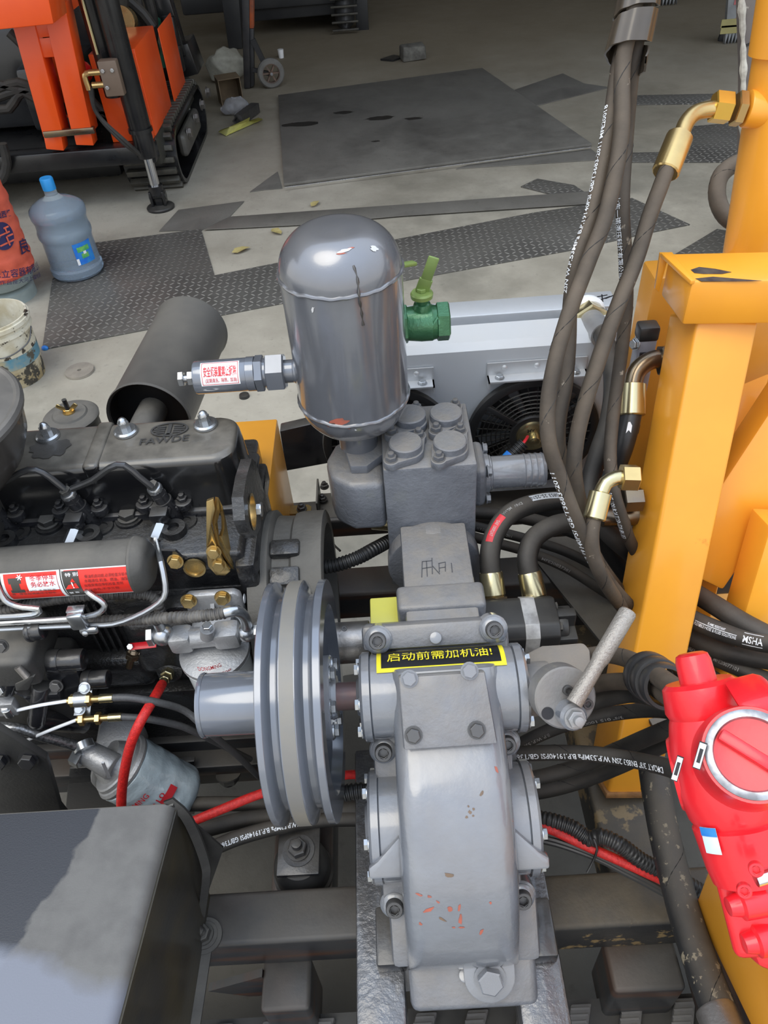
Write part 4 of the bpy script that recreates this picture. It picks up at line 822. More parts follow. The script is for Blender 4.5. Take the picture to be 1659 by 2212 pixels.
# ------------------------------------------------------------------ injection pump cluster, levers and throttle cables
ipm = thing('injection_pump', 'black injection pump housing with stubs at the left edge', 'pump', at(50, 1480, y=.72))
b = B(); b.box(at(45, 1400, y=.70), (.075, .10, .062), None, .012, 3); b.span((at(-10, 1400, y=.7).x-.25, .68, .70), (at(100, 1400, y=.7).x, .78, .84), .015, 3); part('housing', b, BLACKD, ipm)
for (p, q, r) in (((105, 1428), (183, 1424), .0165), ((180, 1470), (236, 1466), .0145), ((60, 1365), (95, 1360), .014)):
    a, c = at(*p, y=.69), at(*q, y=.69); b = B(); b.cyl(a, c, r, bev=.003); b.cyl(a.lerp(c, .0), a.lerp(c, .35), r*1.1, bev=.003); part('plunger_cap', b, BLACK, ipm)
b = B(); b.beam(at(135, 1440, y=.70), at(160, 1500, y=.69), .05, .02, (0, -1, .3), .004); b.beam(at(60, 1495, y=.675), at(135, 1490, y=.675), .03, .02, Z1, .004); b.cyl(at(90, 1480, y=.67), at(80, 1560, y=.65), .0135, bev=.003); b.cyl(at(30, 1450, y=.67), at(15, 1495, y=.66), .012, bev=.003); b.beam(at(0, 1470, y=.665), at(60, 1500, y=.66), .012, .006); b.cyl(at(75, 1552, y=.655), at(180, 1565, y=.70), .016, bev=.003); part('governor_linkage', b, BLACK, ipm)
b = B(); b.slab([at(*k, y=.668) for k in ((42, 1457), (75, 1442), (86, 1440), (72, 1470), (44, 1472))], .02, (0, -1, .2), .003); sb = part('stop_bracket', b, BLACKD, ipm); b = B(); b.cyl(at(38, 1440, y=.65), at(58, 1462, y=.645), .0055); part('stop_screw', b, STEEL, sb)
for px, py in ((122, 1481), (0, 1490), (78, 1552), (4, 1395)): bolt(ipm, at(px, py, y=.655), (0, -1, .5), .008, STEELD if px else ZINC, 'hex')
b = B(); b.box(at(15, 1526, y=.65), (.03, .015, .03), None, .002); b.beam(at(-20, 1575, y=.64), at(72, 1622, y=.635), .012, .005, (0, -.8, .6), .001); part('lever_arm', b, ALUC, ipm)
b = B(); b.tube([at(-20, 1568, y=.648), at(40, 1574, y=.645), at(90, 1590, y=.645), at(140, 1604, y=.65), at(166, 1612, y=.652)], .0082, 12); solo('braided_hose', b, mat('steel_braid', (.16, .16, .16), (.42, .42, .42), 260, .35, .8), 'steel braided hose running into the lower filter banjo', 'hose')
tb = thing('cable_bracket', 'bright plated bracket clamping two throttle cables', 'bracket', at(180, 1560, y=.655)); fb = (0, -.62, .78)
b = B(); pl_ = [atp(*k, at(180, 1530, y=.66), V(fb)) for k in ((174, 1478), (202, 1478), (196, 1545), (160, 1546))]; b.slab(pl_, .003, fb, .0008); part('plate', b, ZINC, tb); b = B(); b.slab([atp(*k, at(180, 1530, y=.66)+V(fb)*.004, V(fb)) for k in ((170, 1486), (192, 1488), (185, 1543), (162, 1540))], .004, fb, .001); b.cyl(at(163, 1512, y=.648), at(192, 1510, y=.648), .0115); part('saddle_clamp', b, ZINC, tb)
for px, py in ((183, 1486), (173, 1532)): bolt(tb, at(px, py, y=.645), fb, .0068, ZINC, 'hex')
for cy, x0, yy in ((1512, 146, .646), (1553, 166, .640)):
    a, c = at(x0, cy+2, y=yy), at(x0+58, cy-2, y=yy); ca = (c-a).normalized(); b = B(); b.cyl(a, c, .0048); b.hexp(a+ca*.004, ca, .0165, .008); b.hexp(c-ca*.012, ca, .0165, .008); b.cyl(c, c+ca*.012, .005); part('adjuster', b, GOLD, tb)
    b = B(); b.cyl(c+ca*.008, c+ca*.028, .0065, n=16); part('ferrule', b, ZYEL, tb)
    b = B()
    if cy < 1530: b.tube([c+ca*.026, at(280, 1507, y=yy), at(340, 1517, y=yy), at(400, 1536, y=yy+.01), at(450, 1580, y=.64), at(505, 1625, y=.66), at(560, 1678, y=.68)], .0056, 12)
    else: b.tube([c+ca*.026, at(320, 1553, y=yy), at(390, 1568, y=yy+.01), at(440, 1590, y=.66), at(480, 1610, y=.68), at(540, 1640, y=.70)], .0056, 12)
    solo('throttle_cable', b, mat('cable_sheath', (.055, .055, .056), (.075, .075, .076), 300, .5), ('upper' if cy < 1530 else 'lower')+' grey sheathed throttle cable passing behind the shaft sleeve', 'cable')
    b = B(); e = (30, 1536) if cy < 1530 else (35, 1610); b.tube([a, a.lerp(at(*e, y=yy), .5)+Z1*.002, at(*e, y=yy)], .0026, 8); solo('control_wire', b, WHITE, ('upper' if cy < 1530 else 'lower')+' white control wire left of the plated bracket', 'wire')
    cb = thing('wire_clamp', ('upper' if cy < 1530 else 'lower')+' small zinc clamp holding the end of a white wire', 'clamp', at(e[0]-12, e[1]+10, y=yy)); b = B(); q = at(e[0]-12, e[1], y=yy); b.cyl(q-Z1*.009, q+Z1*.008, .0082, n=18, bev=.001); part('clamp_body', b, ZINC, cb); bolt(cb, q+Z1*.008, (0, -.3, 1), .0062, ZINC, 'hex')
# red braided hoses
rh = thing('red_braided_hose', 'red braided hose dropping from the engine fitting behind the hood', 'hose', at(262, 1735, y=.55)); b = B(); b.tube([at(350, 1478, y=.70), at(335, 1505, y=.66), at(308, 1550, y=.62), at(285, 1600, y=.60), at(272, 1650, y=.585), at(264, 1700, y=.57), at(262, 1745, y=.555), at(264, 1790, y=.54)], .0075, 14); part('sleeve', b, REDB, rh)
fa, fb2 = at(364, 1452, y=.735), at(350, 1480, y=.70); fx = (fb2-fa).normalized(); b = B(); b.hexp(fa, fx, .018, .014); b.hexp(fa+fx*.014, fx, .0145, .012); b.cyl(fa+fx*.02, fb2, .0068); part('end_fitting', b, ZYEL, rh); b = B(); b.lathe(fa-fx*.02, fx, [(0, .024), (.016, .021), (.02, .012), (.02, 0)], 24); part('boss', b, BLACKC, rh)
b = B(); b.tube([at(380, 1790, z=.62), at(470, 1752, z=.63), at(560, 1716, z=.63), at(650, 1690, z=.62), at(760, 1673, z=.60), at(830, 1680, z=.58)], .0075, 14); solo('red_braided_hose', b, REDB, 'red braided hose crossing low behind the pulley', 'hose')
# engine sump line and mount bolt
b = B(); b.span((-1.0, .70, .50), (-.20, .76, .53), .004); b.span((-1.0, .735, .40), (-.22, .76, .56), .006); sm = solo('engine_bearer', b, FRAMEM, 'black angle bearer running low under the engine block', 'beam'); ms = thing('sump_stud', 'black capped stud hanging below the bearer by the pulley', 'bolt', at(493, 1705, y=.69)); bolt(ms, at(493, 1672, y=.70), (0, -.5, -1), .018, BLACKD, 'hex'); b = B(); b.cyl(at(493, 1668, y=.715), at(493, 1690, y=.69), .014, bev=.003); part('shank', b, BLACK, ms)
b = B(); b.slab([at(*k, y=.60) for k in ((-30, 1560), (100, 1640), (130, 1745), (165, 1790), (-30, 1790))], .012, Y1, .002); pb = thing('pump_bracket', 'flat black steel bracket plate at the left edge above the hood', 'bracket', at(60, 1750, y=.6)); part('plate', b, BLACKD, pb); bolt(pb, at(62, 1640, y=.598), (0, -1, .3), .0125, BLACK, 'hex'); bolt(pb, at(0, 1640, y=.598), (0, -1, .3), .0125, BLACK, 'hex')
b = B(); b.slab([at(*k, y=.70) for k in ((150, 1660), (420, 1645), (420, 1760), (140, 1760))], .012, Y1, .002); solo('skirt_plate', b, BLACK, 'black skirt plate behind the tilted lower filter', 'plate')
# ------------------------------------------------------------------ muffler, intake, bell housing, yellow box
mA = at(322, 905, y=1.22); mB = at(413, 712, z=mA.z); md = (mB-mA); ML = md.length; md.normalize()
mf = thing('muffler', 'matt black cylindrical exhaust muffler lying above the concrete behind the engine', 'muffler', mA-V((0, 0, .08)))
b = B(); rm = .0795; b.lathe(mA, md, [(.004, rm-.003), (0, rm), (-.002, rm+.002), (.004, rm+.003), (.010, rm), (ML-.01, rm), (ML-.004, rm+.003), (ML, rm+.003), (ML, rm-.002), (ML-.004, 0)], 56); part('shell', b, mat('muffler_black', (.05, .049, .047), (.075, .071, .065), 6, .42, 0, .1, 150, (.15, .135, .11), .5, spec=.4), mf)
b = B(); b.lathe(mA, md, [(.002, rm-.002), (.03, rm-.01), (.032, .03), (.032, 0)], 48); part('end_recess', b, mat('recess_black', (.004, .004, .005), None, 5, .5), mf)  # cup inside the end is coloured almost black
b = B(); b.tube([mA+md*.04, mA-md*.05, mA-md*.12-Z1*.02, mA-md*.18-Z1*.1], .028, 20); part('pipe', b, BLACKD, mf)
# engine-mounted elbow behind
b = B(); b.span((mA.x-.2, mA.y-.28, mA.z-.35), (mA.x+.02, mA.y-.12, mA.z-.12), .02); solo('exhaust_manifold', b, BLACKC, 'black cast exhaust manifold between engine and muffler', 'manifold')
# lid with wing nut
lc2 = at(150, 892, y=1.26); lw = thing('breather_lid', 'round black dusty lid with brass wing nut behind the valve cover', 'lid', lc2-Z1*.06)
b = B(); b.lathe(lc2-Z1*.06, Z1, [(0, .05), (.045, .05), (.046, .054), (.052, .055), (.056, .050), (.058, .035), (.061, .032), (.062, .02), (.062, 0)], 44); part('lid', b, BLACKD, lw)
b = B(); b.hexp(lc2+Z1*.002, Z1, .013, .008); c = lc2+Z1*.006
for s in (-1, 1): b.beam(c+V((s*.004, 0, .0)), c+V((s*.020, 0, .014)), .009, .004, Y1, .002)
b.cyl(lc2, lc2+Z1*.004, .012); part('wing_nut', b, GOLD, lw); b = B(); b.cyl(c, c+Z1*.026, .0048); part('stud', b, BLACK, lw)
b = B(); b.span((lc2.x-.045, lc2.y-.04, .3), (lc2.x+.045, lc2.y+.04, lc2.z-.062), .01); part('canister', b, BLACKD, lw)
# intake bowl
ic = at(-205, 905, z=1.225); ib = thing('air_cleaner_bowl', 'large round black air cleaner bowl cut off by the left edge', 'air cleaner', ic-Z1*.12)
b = B(); b.lathe(ic, Z1, [(-.125, 0), (-.125, .075), (-.11, .098), (-.085, .122), (-.055, .137), (-.02, .143), (-.012, .144)], 64); part('bowl', b, mat('bowl_black', (.035, .032, .03), (.055, .05, .045), 5, .3, .2, .05, 60, coat=.3), ib)
b = B(); b.lathe(ic, Z1, [(-.014, .142), (-.012, .149), (-.006, .150), (-.001, .147), (.001, .143), (-.001, .138), (.002, .125), (.012, .09), (.014, .05), (.014, 0)], 64); part('cover', b, mat('cover_worn', (.075, .073, .07), (.12, .115, .108), 7, .42, .2, .1, 90, DUST, .6), ib)
b = B(); b.span((ic.x-.06, ic.y-.06, 1.0), (ic.x+.05, ic.y+.06, ic.z-.12), .02); part('neck', b, BLACKD, ib)
# bell housing
bh = thing('bell_housing', 'dark grey cast bell housing with lugs between engine and pulley', 'housing', V((-.18, .86, .6))); bc = V((0, .845, .81)); b = B()
b.lathe(bc+X1*-.235, X1, [(0, .12), (0, .15), (.03, .152), (.034, .147), (.036, .142), (.062, .140), (.066, .145), (.075, .147), (.112, .147), (.114, .143), (.114, .125), (.06, .12), (.06, 0)], 64); part('casting', b, mat('dusty_casting', (.055, .052, .047), (.075, .07, .06), 16, .5, 0, .5, 140, (.15, .14, .12), .7), bh)
for q in (.30, .62, .95, 1.35): 
    d = V((0, -math.sin(q-.15), math.cos(q-.15))); b = B(); b.box(bc+X1*-.178+d*.146, (.046, .03, .016), (X1, X1.cross(d), d), .005); part('lug', b, BLACKC, bh)
for px, py in ((556, 1198), (566, 1100)): bolt(bh, at(px, py, y=.80), (-1, 0, 0), .0085, ZINC, 'hex')
# starter / alternator lump behind
b = B(); q = at(556, 1128, y=.95); b.cyl(q-X1*.02, q+X1*.025, .038, .03, 10, .008); b.span((q.x-.04, q.y-.02, q.z-.14), (q.x+.02, q.y+.05, q.z-.03), .006); al = thing('starter_motor', 'black cast starter nose beside the yellow tank corner', 'motor', q-Z1*.14); part('nose', b, BLACK, al); bolt(al, at(567, 1142, y=.90), (.7, -.7, .2), .0085, ZINC, 'hex')
# yellow box
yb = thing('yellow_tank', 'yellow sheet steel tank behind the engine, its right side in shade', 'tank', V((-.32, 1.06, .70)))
b = B(); b.span((-.45, .955, .70), (-.214, 1.165, .952), .003); part('shell', b, mat('shaded_yellow', (.66, .29, .034), (.60, .26, .03), 6, .36, coat=.2), yb)  # darker yellow with the oil tank's shade painted into it
b = B(); t0 = at(645, 1103, y=1.0); b.prism([(-.03, -.012), (.012, -.012), (.018, -.006), (.018, .006), (.012, .012), (-.03, .012)], V((-.19, at(650, 1103, z=.765).y, .765)), X1, Y1, .004); part('tab', b, GOLD, yb); bolt(yb, at(652, 1100, z=.77), Z1, .0085, STEELD, 'nut')
b = B(); b.slab([at(*k, y=1.30) for k in ((604, 932), (700, 910), (716, 1000), (618, 1018))], .03, Y1, .003); solo('mud_flap', b, BLACK, 'black rubber panel right of the yellow tank', 'panel')
# coupling behind the pulley, hydraulic motor
hm = thing('hydraulic_motor', 'black hydraulic motor with two silver bands behind the pump neck', 'motor', at(1110, 1400, y=.74)); mc = at(1110, 1358, y=.76); hx = lambda px: at(px, 1358, y=.76).x
P = lambda px: V((hx(px), mc.y, mc.z))
def oct_(r, k=.35): q = r*k; return [(-r, -q), (-q, -r), (q, -r), (r, -q), (r, q), (q, r), (-q, r), (-r, q)]
b = B(); b.prism(oct_(.042, .62), P(1030), Y1, Z1, hx(1198)-hx(1030), .004); b.cyl(P(1195), P(1222), .03, bev=.006); b.box(P(1205)+V((0, -.0, .0)), (.05, .018, .07), None, .004); b.box(P(1205), (.05, .07, .018), None, .004); part('body', b, PLAST, hm)
for p0, p1 in ((1030, 1046), (1125, 1155)):
    b = B(); b.prism(oct_(.0428, .63), P(p0), Y1, Z1, hx(p1)-hx(p0), .0008); part('silver_band', b, mat('band_silver', (.55, .54, .52), (.3, .29, .28), 40, .4, .3), hm)
for dy, dz in ((-.02, .024), (.02, .024), (-.028, -.01)): bolt(hm, P(1198)+V((0, dy, dz)), X1, .007, BLACKD, 'cap')
cs = thing('shaft_coupling', 'bare steel coupling sleeve with yellow block behind the pulley', 'coupling', at(780, 1430, y=.72)); sc1 = at(800, 1385, y=.735); q = lambda px: V((at(px, 1385, y=.735).x, .735, sc1.z))
b = B(); b.cyl(q(700), q(800), .0325, n=36, bev=.002); part('sleeve', b, STEEL, cs); b = B(); b.cyl(q(660), q(725), .046, n=36, bev=.004); part('drum', b, BLACKD, cs)
b = B(); b.span((at(797, 1345, y=.70).x, .70, sc1.z-.03), (at(862, 1345, y=.70).x, .775, at(830, 1322, y=.745).z), .003); part('block', b, mat('yellow_mark', (.62, .58, .10), (.55, .52, .12), 12, .4), cs, 'yellow painted block'); bolt(cs, at(744, 1358, y=.70), (0, -.6, .8), .004, STEELD, 'socket')
# lever valve right of the pump
vl = thing('bypass_valve', 'grey bypass valve with knurled steel lever in front of the yellow column', 'valve', at(1210, 1580, y=.52)); vo = at(1222, 1508, y=.50); vn = V((.10, -.72, .68)).normalized(); a_, vu, vv_ = basis(vn, X1)
VB = mat('valve_dusty', (.20, .175, .145), (.165, .155, .145), 14, .5, 0, .3, 160, (.26, .22, .17), .6)
b = B(); b.slab([at(*k, z=.92) for k in ((1128, 1413), (1170, 1392), (1205, 1390), (1262, 1385), (1276, 1402), (1280, 1462), (1160, 1492), (1132, 1488))], .07, -Z1, .006); part('housing', b, VB, vl)
b = B(); b.cyl(V((.14, PC.y, PC.z)), V((.185, PC.y, PC.z)), .03, bev=.003); b.lathe(vo-vn*.05, vn, [(0, .0), (0, .030), (.02, .037), (.048, .037), (.05, .035), (.05, .012), (.046, 0)], 44); part('valve_body', b, mat('valve_grey', (.17, .17, .175), (.2, .19, .175), 16, .42, .1, .3, 170, DUST, .5, coat=.1), vl)
for k, (px, py) in enumerate(((1225, 1490), (1267, 1519))): bolt(vl, atp(px, py, vo-vn*.001, vn), vn, .0062, STEELD, 'socket')
b = B(); c = atp(1183, 1541, vo+vn*.0005, vn); b.lathe(c-vn*.0002, vn, [(0, .0075), (.0006, .0075), (.0006, 0)], 18); part('port_hole', b, INK, vl)
pv = atp(1234, 1545, vo+vn*.012, vn); b = B(); b.lathe(pv-vn*.014, vn, [(0, .016), (.022, .016), (.026, .013), (.026, 0)], 28); hb_ = part('lever_hub', b, GREY, vl); bolt(hb_, pv+vn*.012, vn, .0105, ALUC, 'nut')
h1 = at(1240, 1520, d=(pv-EYE).dot(FWD)-.012); h2 = at(1359, 1318, d=.905); b = B(); L_ = (h2-h1).length; hd_ = (h2-h1).normalized(); b.lathe(h1, hd_, [(0, 0), (0, .0095), (L_*.42, .0088), (L_*.46, .0098), (L_*.48, .0105), (L_-.004, .0105), (L_-.001, .009), (L_, .007), (L_, 0)], 24); part('lever', b, mat('knurled_steel', (.30, .27, .235), (.36, .33, .29), 300, .45, .5, .6, 420), vl)
# ------------------------------------------------------------------ pump base and machine frame
base = thing('skid_rails', 'hammertone-painted pair of rails carrying the pump', 'skid', V((.04, .4, .55)))
for nm, x0, x1 in (('left', -.100, -.034), ('right', .114, .178)):
    b = B(); b.span((x0, .10, .56), (x1, .66, .632), .005); part('rail', b, HAMMER, base)
b = B(); b.span((-.034, .60, .56), (.114, .64, .615), .003); b2 = b; part('rail_tie', b, HAMMER, base)
b = B(); b.span((.135, .325, .632), (.172, .40, .665), .004); part('mount_pad', b, BLACK, base); b = B(); b.span((-.07, .325, .632), (-.03, .40, .665), .004); part('mount_pad', b, BLACK, base)
fr = thing('machine_frame', 'black welded box-section frame under engine and pump with dusty top faces', 'frame', V((0, .7, .42)))
def fbeam(name, a, c, label=None, m=None, bev=.008):
    b = B(); b.span(a, c, bev, 3); return part(name, b, m or FRAMEM, fr, label)
GRIT = mat('gritty_black', (.02, .02, .021), (.035, .033, .03), 9, .42, 0, .35, 120, (.16, .125, .075), .5, spots=(.24, .165, .075), sthr=.56, sscale=11)
fbeam('cross_beam', (-.62, .396, .455), (.10, .474, .552))
fbeam('cross_beam', (.10, .392, .455), (.62, .472, .552), 'gritty rust-dusted right half of the front beam', GRIT)
fbeam('side_beam', (-.252, .474, .40), (-.150, 1.24, .492))
fbeam('side_beam', (.300, .472, .40), (.405, 1.26, .495), 'gritty right side beam under the yellow column', GRIT)
fbeam('rear_beam', (-.15, .985, .57), (.66, 1.06, .648)); fbeam('rear_rail', (-.62, 1.19, .60), (.66, 1.26, .655))
b = B(); b.prism([(.262, 1.05), (.36, .80), (.40, .62), (.47, .62), (.46, 1.10), (.30, 1.10)], V((0, 0, .645)), X1, Y1, .008, .001); part('deck_plate', b, BLACKD, fr)
fbeam('rear_post', (-.235, 1.0, .49), (-.165, 1.06, .60)); fbeam('rear_post', (.31, .99, .49), (.38, 1.05, .575))
fbeam('rear_post', (-.235, 1.195, .49), (-.165, 1.25, .602)); fbeam('rear_post', (.31, 1.195, .49), (.38, 1.25, .602)); fbeam('bearer_post', (-.255, .705, .49), (-.205, .755, .505))
fbeam('rail_seat', (-.095, .40, .550), (-.04, .47, .562)); fbeam('rail_seat', (.118, .40, .550), (.172, .47, .562))
# legs down to the crawler and the crawler track
for x0, x1 in ((-.262, -.185), (.275, .385)): fbeam('crawler_leg', (x0, .33, .30), (x1, .405, .458), None, BRONZE if 0 else FRAMEM)
b = B(); b.prism([(-.36, .40), (-.262, .46), (-.262, .36), (-.30, .36)], V((0, .39, 0)), X1, Z1, .012); part('gusset', b, FRAMEM, fr)
trk = thing('crawler_track', 'black rubber crawler track with ribbed grey grouser pads', 'track', V((.05, .2, 0)))
b = B(); ty0, ty1 = .02, .355; path = [V((-.95, 0, .19)), V((-.9, 0, .07)), V((-.80, 0, .025))]+[V((x/10, 0, .025)) for x in range(-7, 9)]+[V((.9, 0, .07)), V((.95, 0, .19)), V((.9, 0, .29)), V((.8, 0, .33))]+[V((x/10, 0, .33)) for x in range(7, -9, -1)]+[V((-.9, 0, .29))]
n = len(path); cc = V((0, 0, .18)); vs = []; fs = []
for p in path:
    o = (p-V((p.x*.97, 0, .18))).normalized()*.022
    for yy in (ty0, ty1): vs += [V((p.x, yy, p.z)), V((p.x, yy, p.z))-o]
for i in range(n):
    j = (i+1) % n; a, c = 4*i, 4*j; fs += [(a, a+2, c+2, c), (a+1, c+1, c+3, a+3), (a, c, c+1, a+1), (a+2, a+3, c+3, c+2)]
b.raw(vs, fs); part('belt', b, PLAST, trk)
PADM = mat('pad_rubber', (.16, .155, .145), (.12, .115, .11), 20, .6, 0, .2, 150)
b = B(); sh = [(.0, 0), (.034, 0), (.012, -.055), (.016, -.16), (-.018, -.16), (-.022, -.055)]
b.prism(sh, V((0, .345, .327)), X1, Y1, .022, .003)
for k in range(6): b.box(V((.013-.0045*k, .337-.009*k, .3495)), (.030, .0035, .003))
for k in range(10): b.box(V((-.004, .284-.0095*k, .3495)), (.030, .0035, .003))
pm = finish_mesh(b.bm, 'grouser_pad', PADM, V((0, 0, 0)))
for k in range(15):
    x = at(570, 2182, z=.35).x-.0835*5 + .0835*k
    o = bpy.data.objects.new('grouser_pad', pm); COL.objects.link(o); o.parent = trk; o.location = V((x, 0, 0))-ORG[trk.name]; ORG[o.name] = ORG[trk.name]
b = B(); b.span((-.75, .06, .06), (.75, .32, .30), .05, 3); part('track_frame', b, FRAMEM, trk)
# rubber engine mount
mt = thing('engine_mount', 'black rubber engine mount with big stud below the pulley', 'mount', V((-.205, .52, .492))); mc_ = at(650, 1865, z=.53)
b = B(); b.lathe(V((mc_.x, mc_.y, .492)), Z1, [(0, .0), (0, .050), (.006, .050), (.010, .046), (.030, .046), (.040, .044), (.052, .036), (.056, .034), (.056, 0)], 40); part('rubber_cone', b, PLAST, mt)
b = B(); q = at(645, 1838, z=.556); b.span((q.x-.034, q.y-.038, .548), (q.x+.034, q.y+.045, .556), .002); b.slab([V((q.x-.034, q.y+.045, .548)), V((q.x+.034, q.y+.045, .548)), V((q.x+.030, q.y+.075, .70)), V((q.x-.030, q.y+.075, .70))], .008, (0, -1, 0)); ft = part('bracket', b, BLACK, mt)
b = B(); b.cyl(V((q.x, q.y, .556)), V((q.x, q.y, .5585)), .026, n=28); part('washer', b, BLACK, mt); bolt(mt, V((q.x, q.y, .5585)), Z1, .0155, BLACK, 'nut')

# ------------------------------------------------------------------ black hood at lower left
hood = thing('engine_hood', 'black sheet-metal hood with grey dust and bare scraped patches, cut by the lower left corner', 'hood', V((-.45, .35, .55)))
def hoodmat():
    m = mat('hood_dust', (.125, .12, .11), (.10, .095, .088), 30, .62, 0, .12, 500); m = m.copy(); m.name = 'hood_dusty_top'; nt = m.node_tree; N, L = nt.nodes, nt.links; bs = N['Principled BSDF']
    src = bs.inputs['Base Color'].links[0].from_socket; tc = N.new('ShaderNodeTexCoord'); sp = N.new('ShaderNodeSeparateXYZ'); L.new(tc.outputs['Object'], sp.inputs[0])
    nz = N.new('ShaderNodeTexNoise'); nz.inputs['Scale'].default_value = 13; nz.inputs['Detail'].default_value = 6; L.new(tc.outputs['Object'], nz.inputs[0])
    def mth(op, a, b):
        x = N.new('ShaderNodeMath'); x.operation = op
        for i, q in enumerate((a, b)):
            if isinstance(q, (int, float)): x.inputs[i].default_value = q
            else: L.new(q, x.inputs[i])
        return x.outputs[0]
    # wiped area along a slanted front: left part clean black, lower left bluish scuffed paint
    w = mth('ADD', mth('ADD', mth('MULTIPLY', sp.outputs[0], 1.0), mth('MULTIPLY', sp.outputs[1], -.426)), mth('MULTIPLY', mth('SUBTRACT', nz.outputs[0], .5), .07))
    r = N.new('ShaderNodeMapRange'); r.inputs[1].default_value = -.004; r.inputs[2].default_value = .001; L.new(w, r.inputs[0])
    mx = N.new('ShaderNodeMix'); mx.data_type = 'RGBA'; L.new(r.outputs[0], mx.inputs[0]); mx.inputs[6].default_value = (.022, .022, .025, 1); L.new(src, mx.inputs[7])
    w2 = mth('ADD', mth('ADD', sp.outputs[1], mth('MULTIPLY', sp.outputs[0], .33)), mth('MULTIPLY', mth('SUBTRACT', nz.outputs[0], .5), .06))
    r2 = N.new('ShaderNodeMapRange'); r2.inputs[1].default_value = -.046; r2.inputs[2].default_value = -.066; L.new(w2, r2.inputs[0])
    m2 = N.new('ShaderNodeMix'); m2.data_type = 'RGBA'; L.new(r2.outputs[0], m2.inputs[0]); L.new(mx.outputs[2], m2.inputs[6]); m2.inputs[7].default_value = (.17, .18, .21, 1); L.new(m2.outputs[2], bs.inputs['Base Color'])
    rr = N.new('ShaderNodeMapRange'); L.new(r.outputs[0], rr.inputs[0]); rr.inputs[3].default_value = .33; rr.inputs[4].default_value = .6; L.new(rr.outputs[0], bs.inputs['Roughness']); return m
HM = hoodmat(); HIN = mat('hood_inside', (.02, .019, .016), (.045, .036, .018), 7, .35, 0, .15, 90, coat=.2)
hz = .868; A0 = at(372, 1737, z=hz); A1 = at(245, 2212, z=hz); dr = (A1-A0); A2 = A0+dr*1.35; xl = -.75
# top sheet with rolled right and back edges
b = B(); vs = []; fs = []; rr_ = .014; cols = []
for u in (0, 1):
    base_ = A0 if u == 0 else A2; row = [V((xl, base_.y+.0, hz))]
    e = V((base_.x, base_.y, hz)); row.append(e-X1*rr_*1.0)
    for k in range(1, 6): q = k/5*PI/2; row.append(e+X1*(-rr_+rr_*math.sin(q))-Z1*(rr_-rr_*math.cos(q)))
    cols.append(row)
m_ = len(cols[0]); vs = cols[0]+cols[1]; vs += [v-Z1*.003-X1*.002*(i > 1) for i, v in enumerate(vs)]
for i in range(m_-1): fs += [(i, i+1, m_+i+1, m_+i), (2*m_+i, 3*m_+i, 3*m_+i+1, 2*m_+i+1), (i, 2*m_+i, 2*m_+i+1, i+1)]
fs += [(m_-1, 2*m_-1, 4*m_-1, 3*m_-1)]
b.raw(vs, fs); part('top_sheet', b, HM, hood, 'dusty top sheet with scraped bluish corner')
# right side wall, leaning out a little, with back flange and foot
q1, q2, q3 = at(440, 1862, z=.72), at(441, 1985, z=.565), at(398, 2212, z=.56)
s0 = A0-Z1*rr_; s2 = A2-Z1*rr_; s_ = V((q2.x, s0.y, .557)); s3 = V((q3.x, A2.y, .557))
b = B(); b.slab([s0, V((q1.x-.012, s0.y+.004, .73)), s_, s3, s2], .003, (1, 0, .1)); part('side_wall', b, HIN, hood, 'oily brownish black side wall')
b = B(); fl_ = [A0+V((-.006, .004, .002)), at(398, 1762, z=.84), at(425, 1815, z=.775), at(443, 1868, z=.715), at(445, 1900, z=.685), at(434, 1985, z=.575)]
pts = spline(fl_, .01); fr_ = frames(pts); vs = []; fs = []
for p, t_, u_, v_ in fr_:
    w_ = V((1, .35, 0)).normalized(); vs += [p-w_*.006, p+w_*.006, p-w_*.006+V((0, .004, -.003)), p+w_*.006+V((0, .004, -.003))]
for i in range(len(pts)-1): a, c = 4*i, 4*i+4; fs += [(a, c, c+1, a+1), (a+2, a+3, c+3, c+2), (a, a+2, c+2, c), (a+1, c+1, c+3, a+3)]
b.raw(vs, fs); b.slab([A0-Z1*.004+V((-.40, 0, 0)), A0-Z1*.004, V((A0.x+.03, A0.y+.012, .70)), V((q2.x, A0.y+.012, .557)), V((A0.x-.40, A0.y+.012, .557))], .003, Y1); part('back_flange', b, BLACKD, hood)
b = B(); b.slab([V((q2.x-.004, s0.y-.045, .553)), V((q2.x+.016, s0.y-.045, .553)), V((q3.x+.016, A2.y, .553)), V((q3.x-.004, A2.y, .553))], .004, Z1); part('foot_lip', b, BLACKD, hood)
p = at(443, 2022, z=.556); b = B(); b.cyl(p-Z1*.002, p+Z1*.002, .026, n=28); b.cyl(p+Z1*.002, p+Z1*.004, .0195, n=28); part('washer', b, BLACKD, hood); bolt(hood, p+Z1*.004, V((-.2, 0, 1)), .0125, BLACKD, 'nut')
b = B(); b.cyl(p+Z1*.015, p+V((-.012, .004, .042)), .0062); part('stud', b, STEELD, hood)

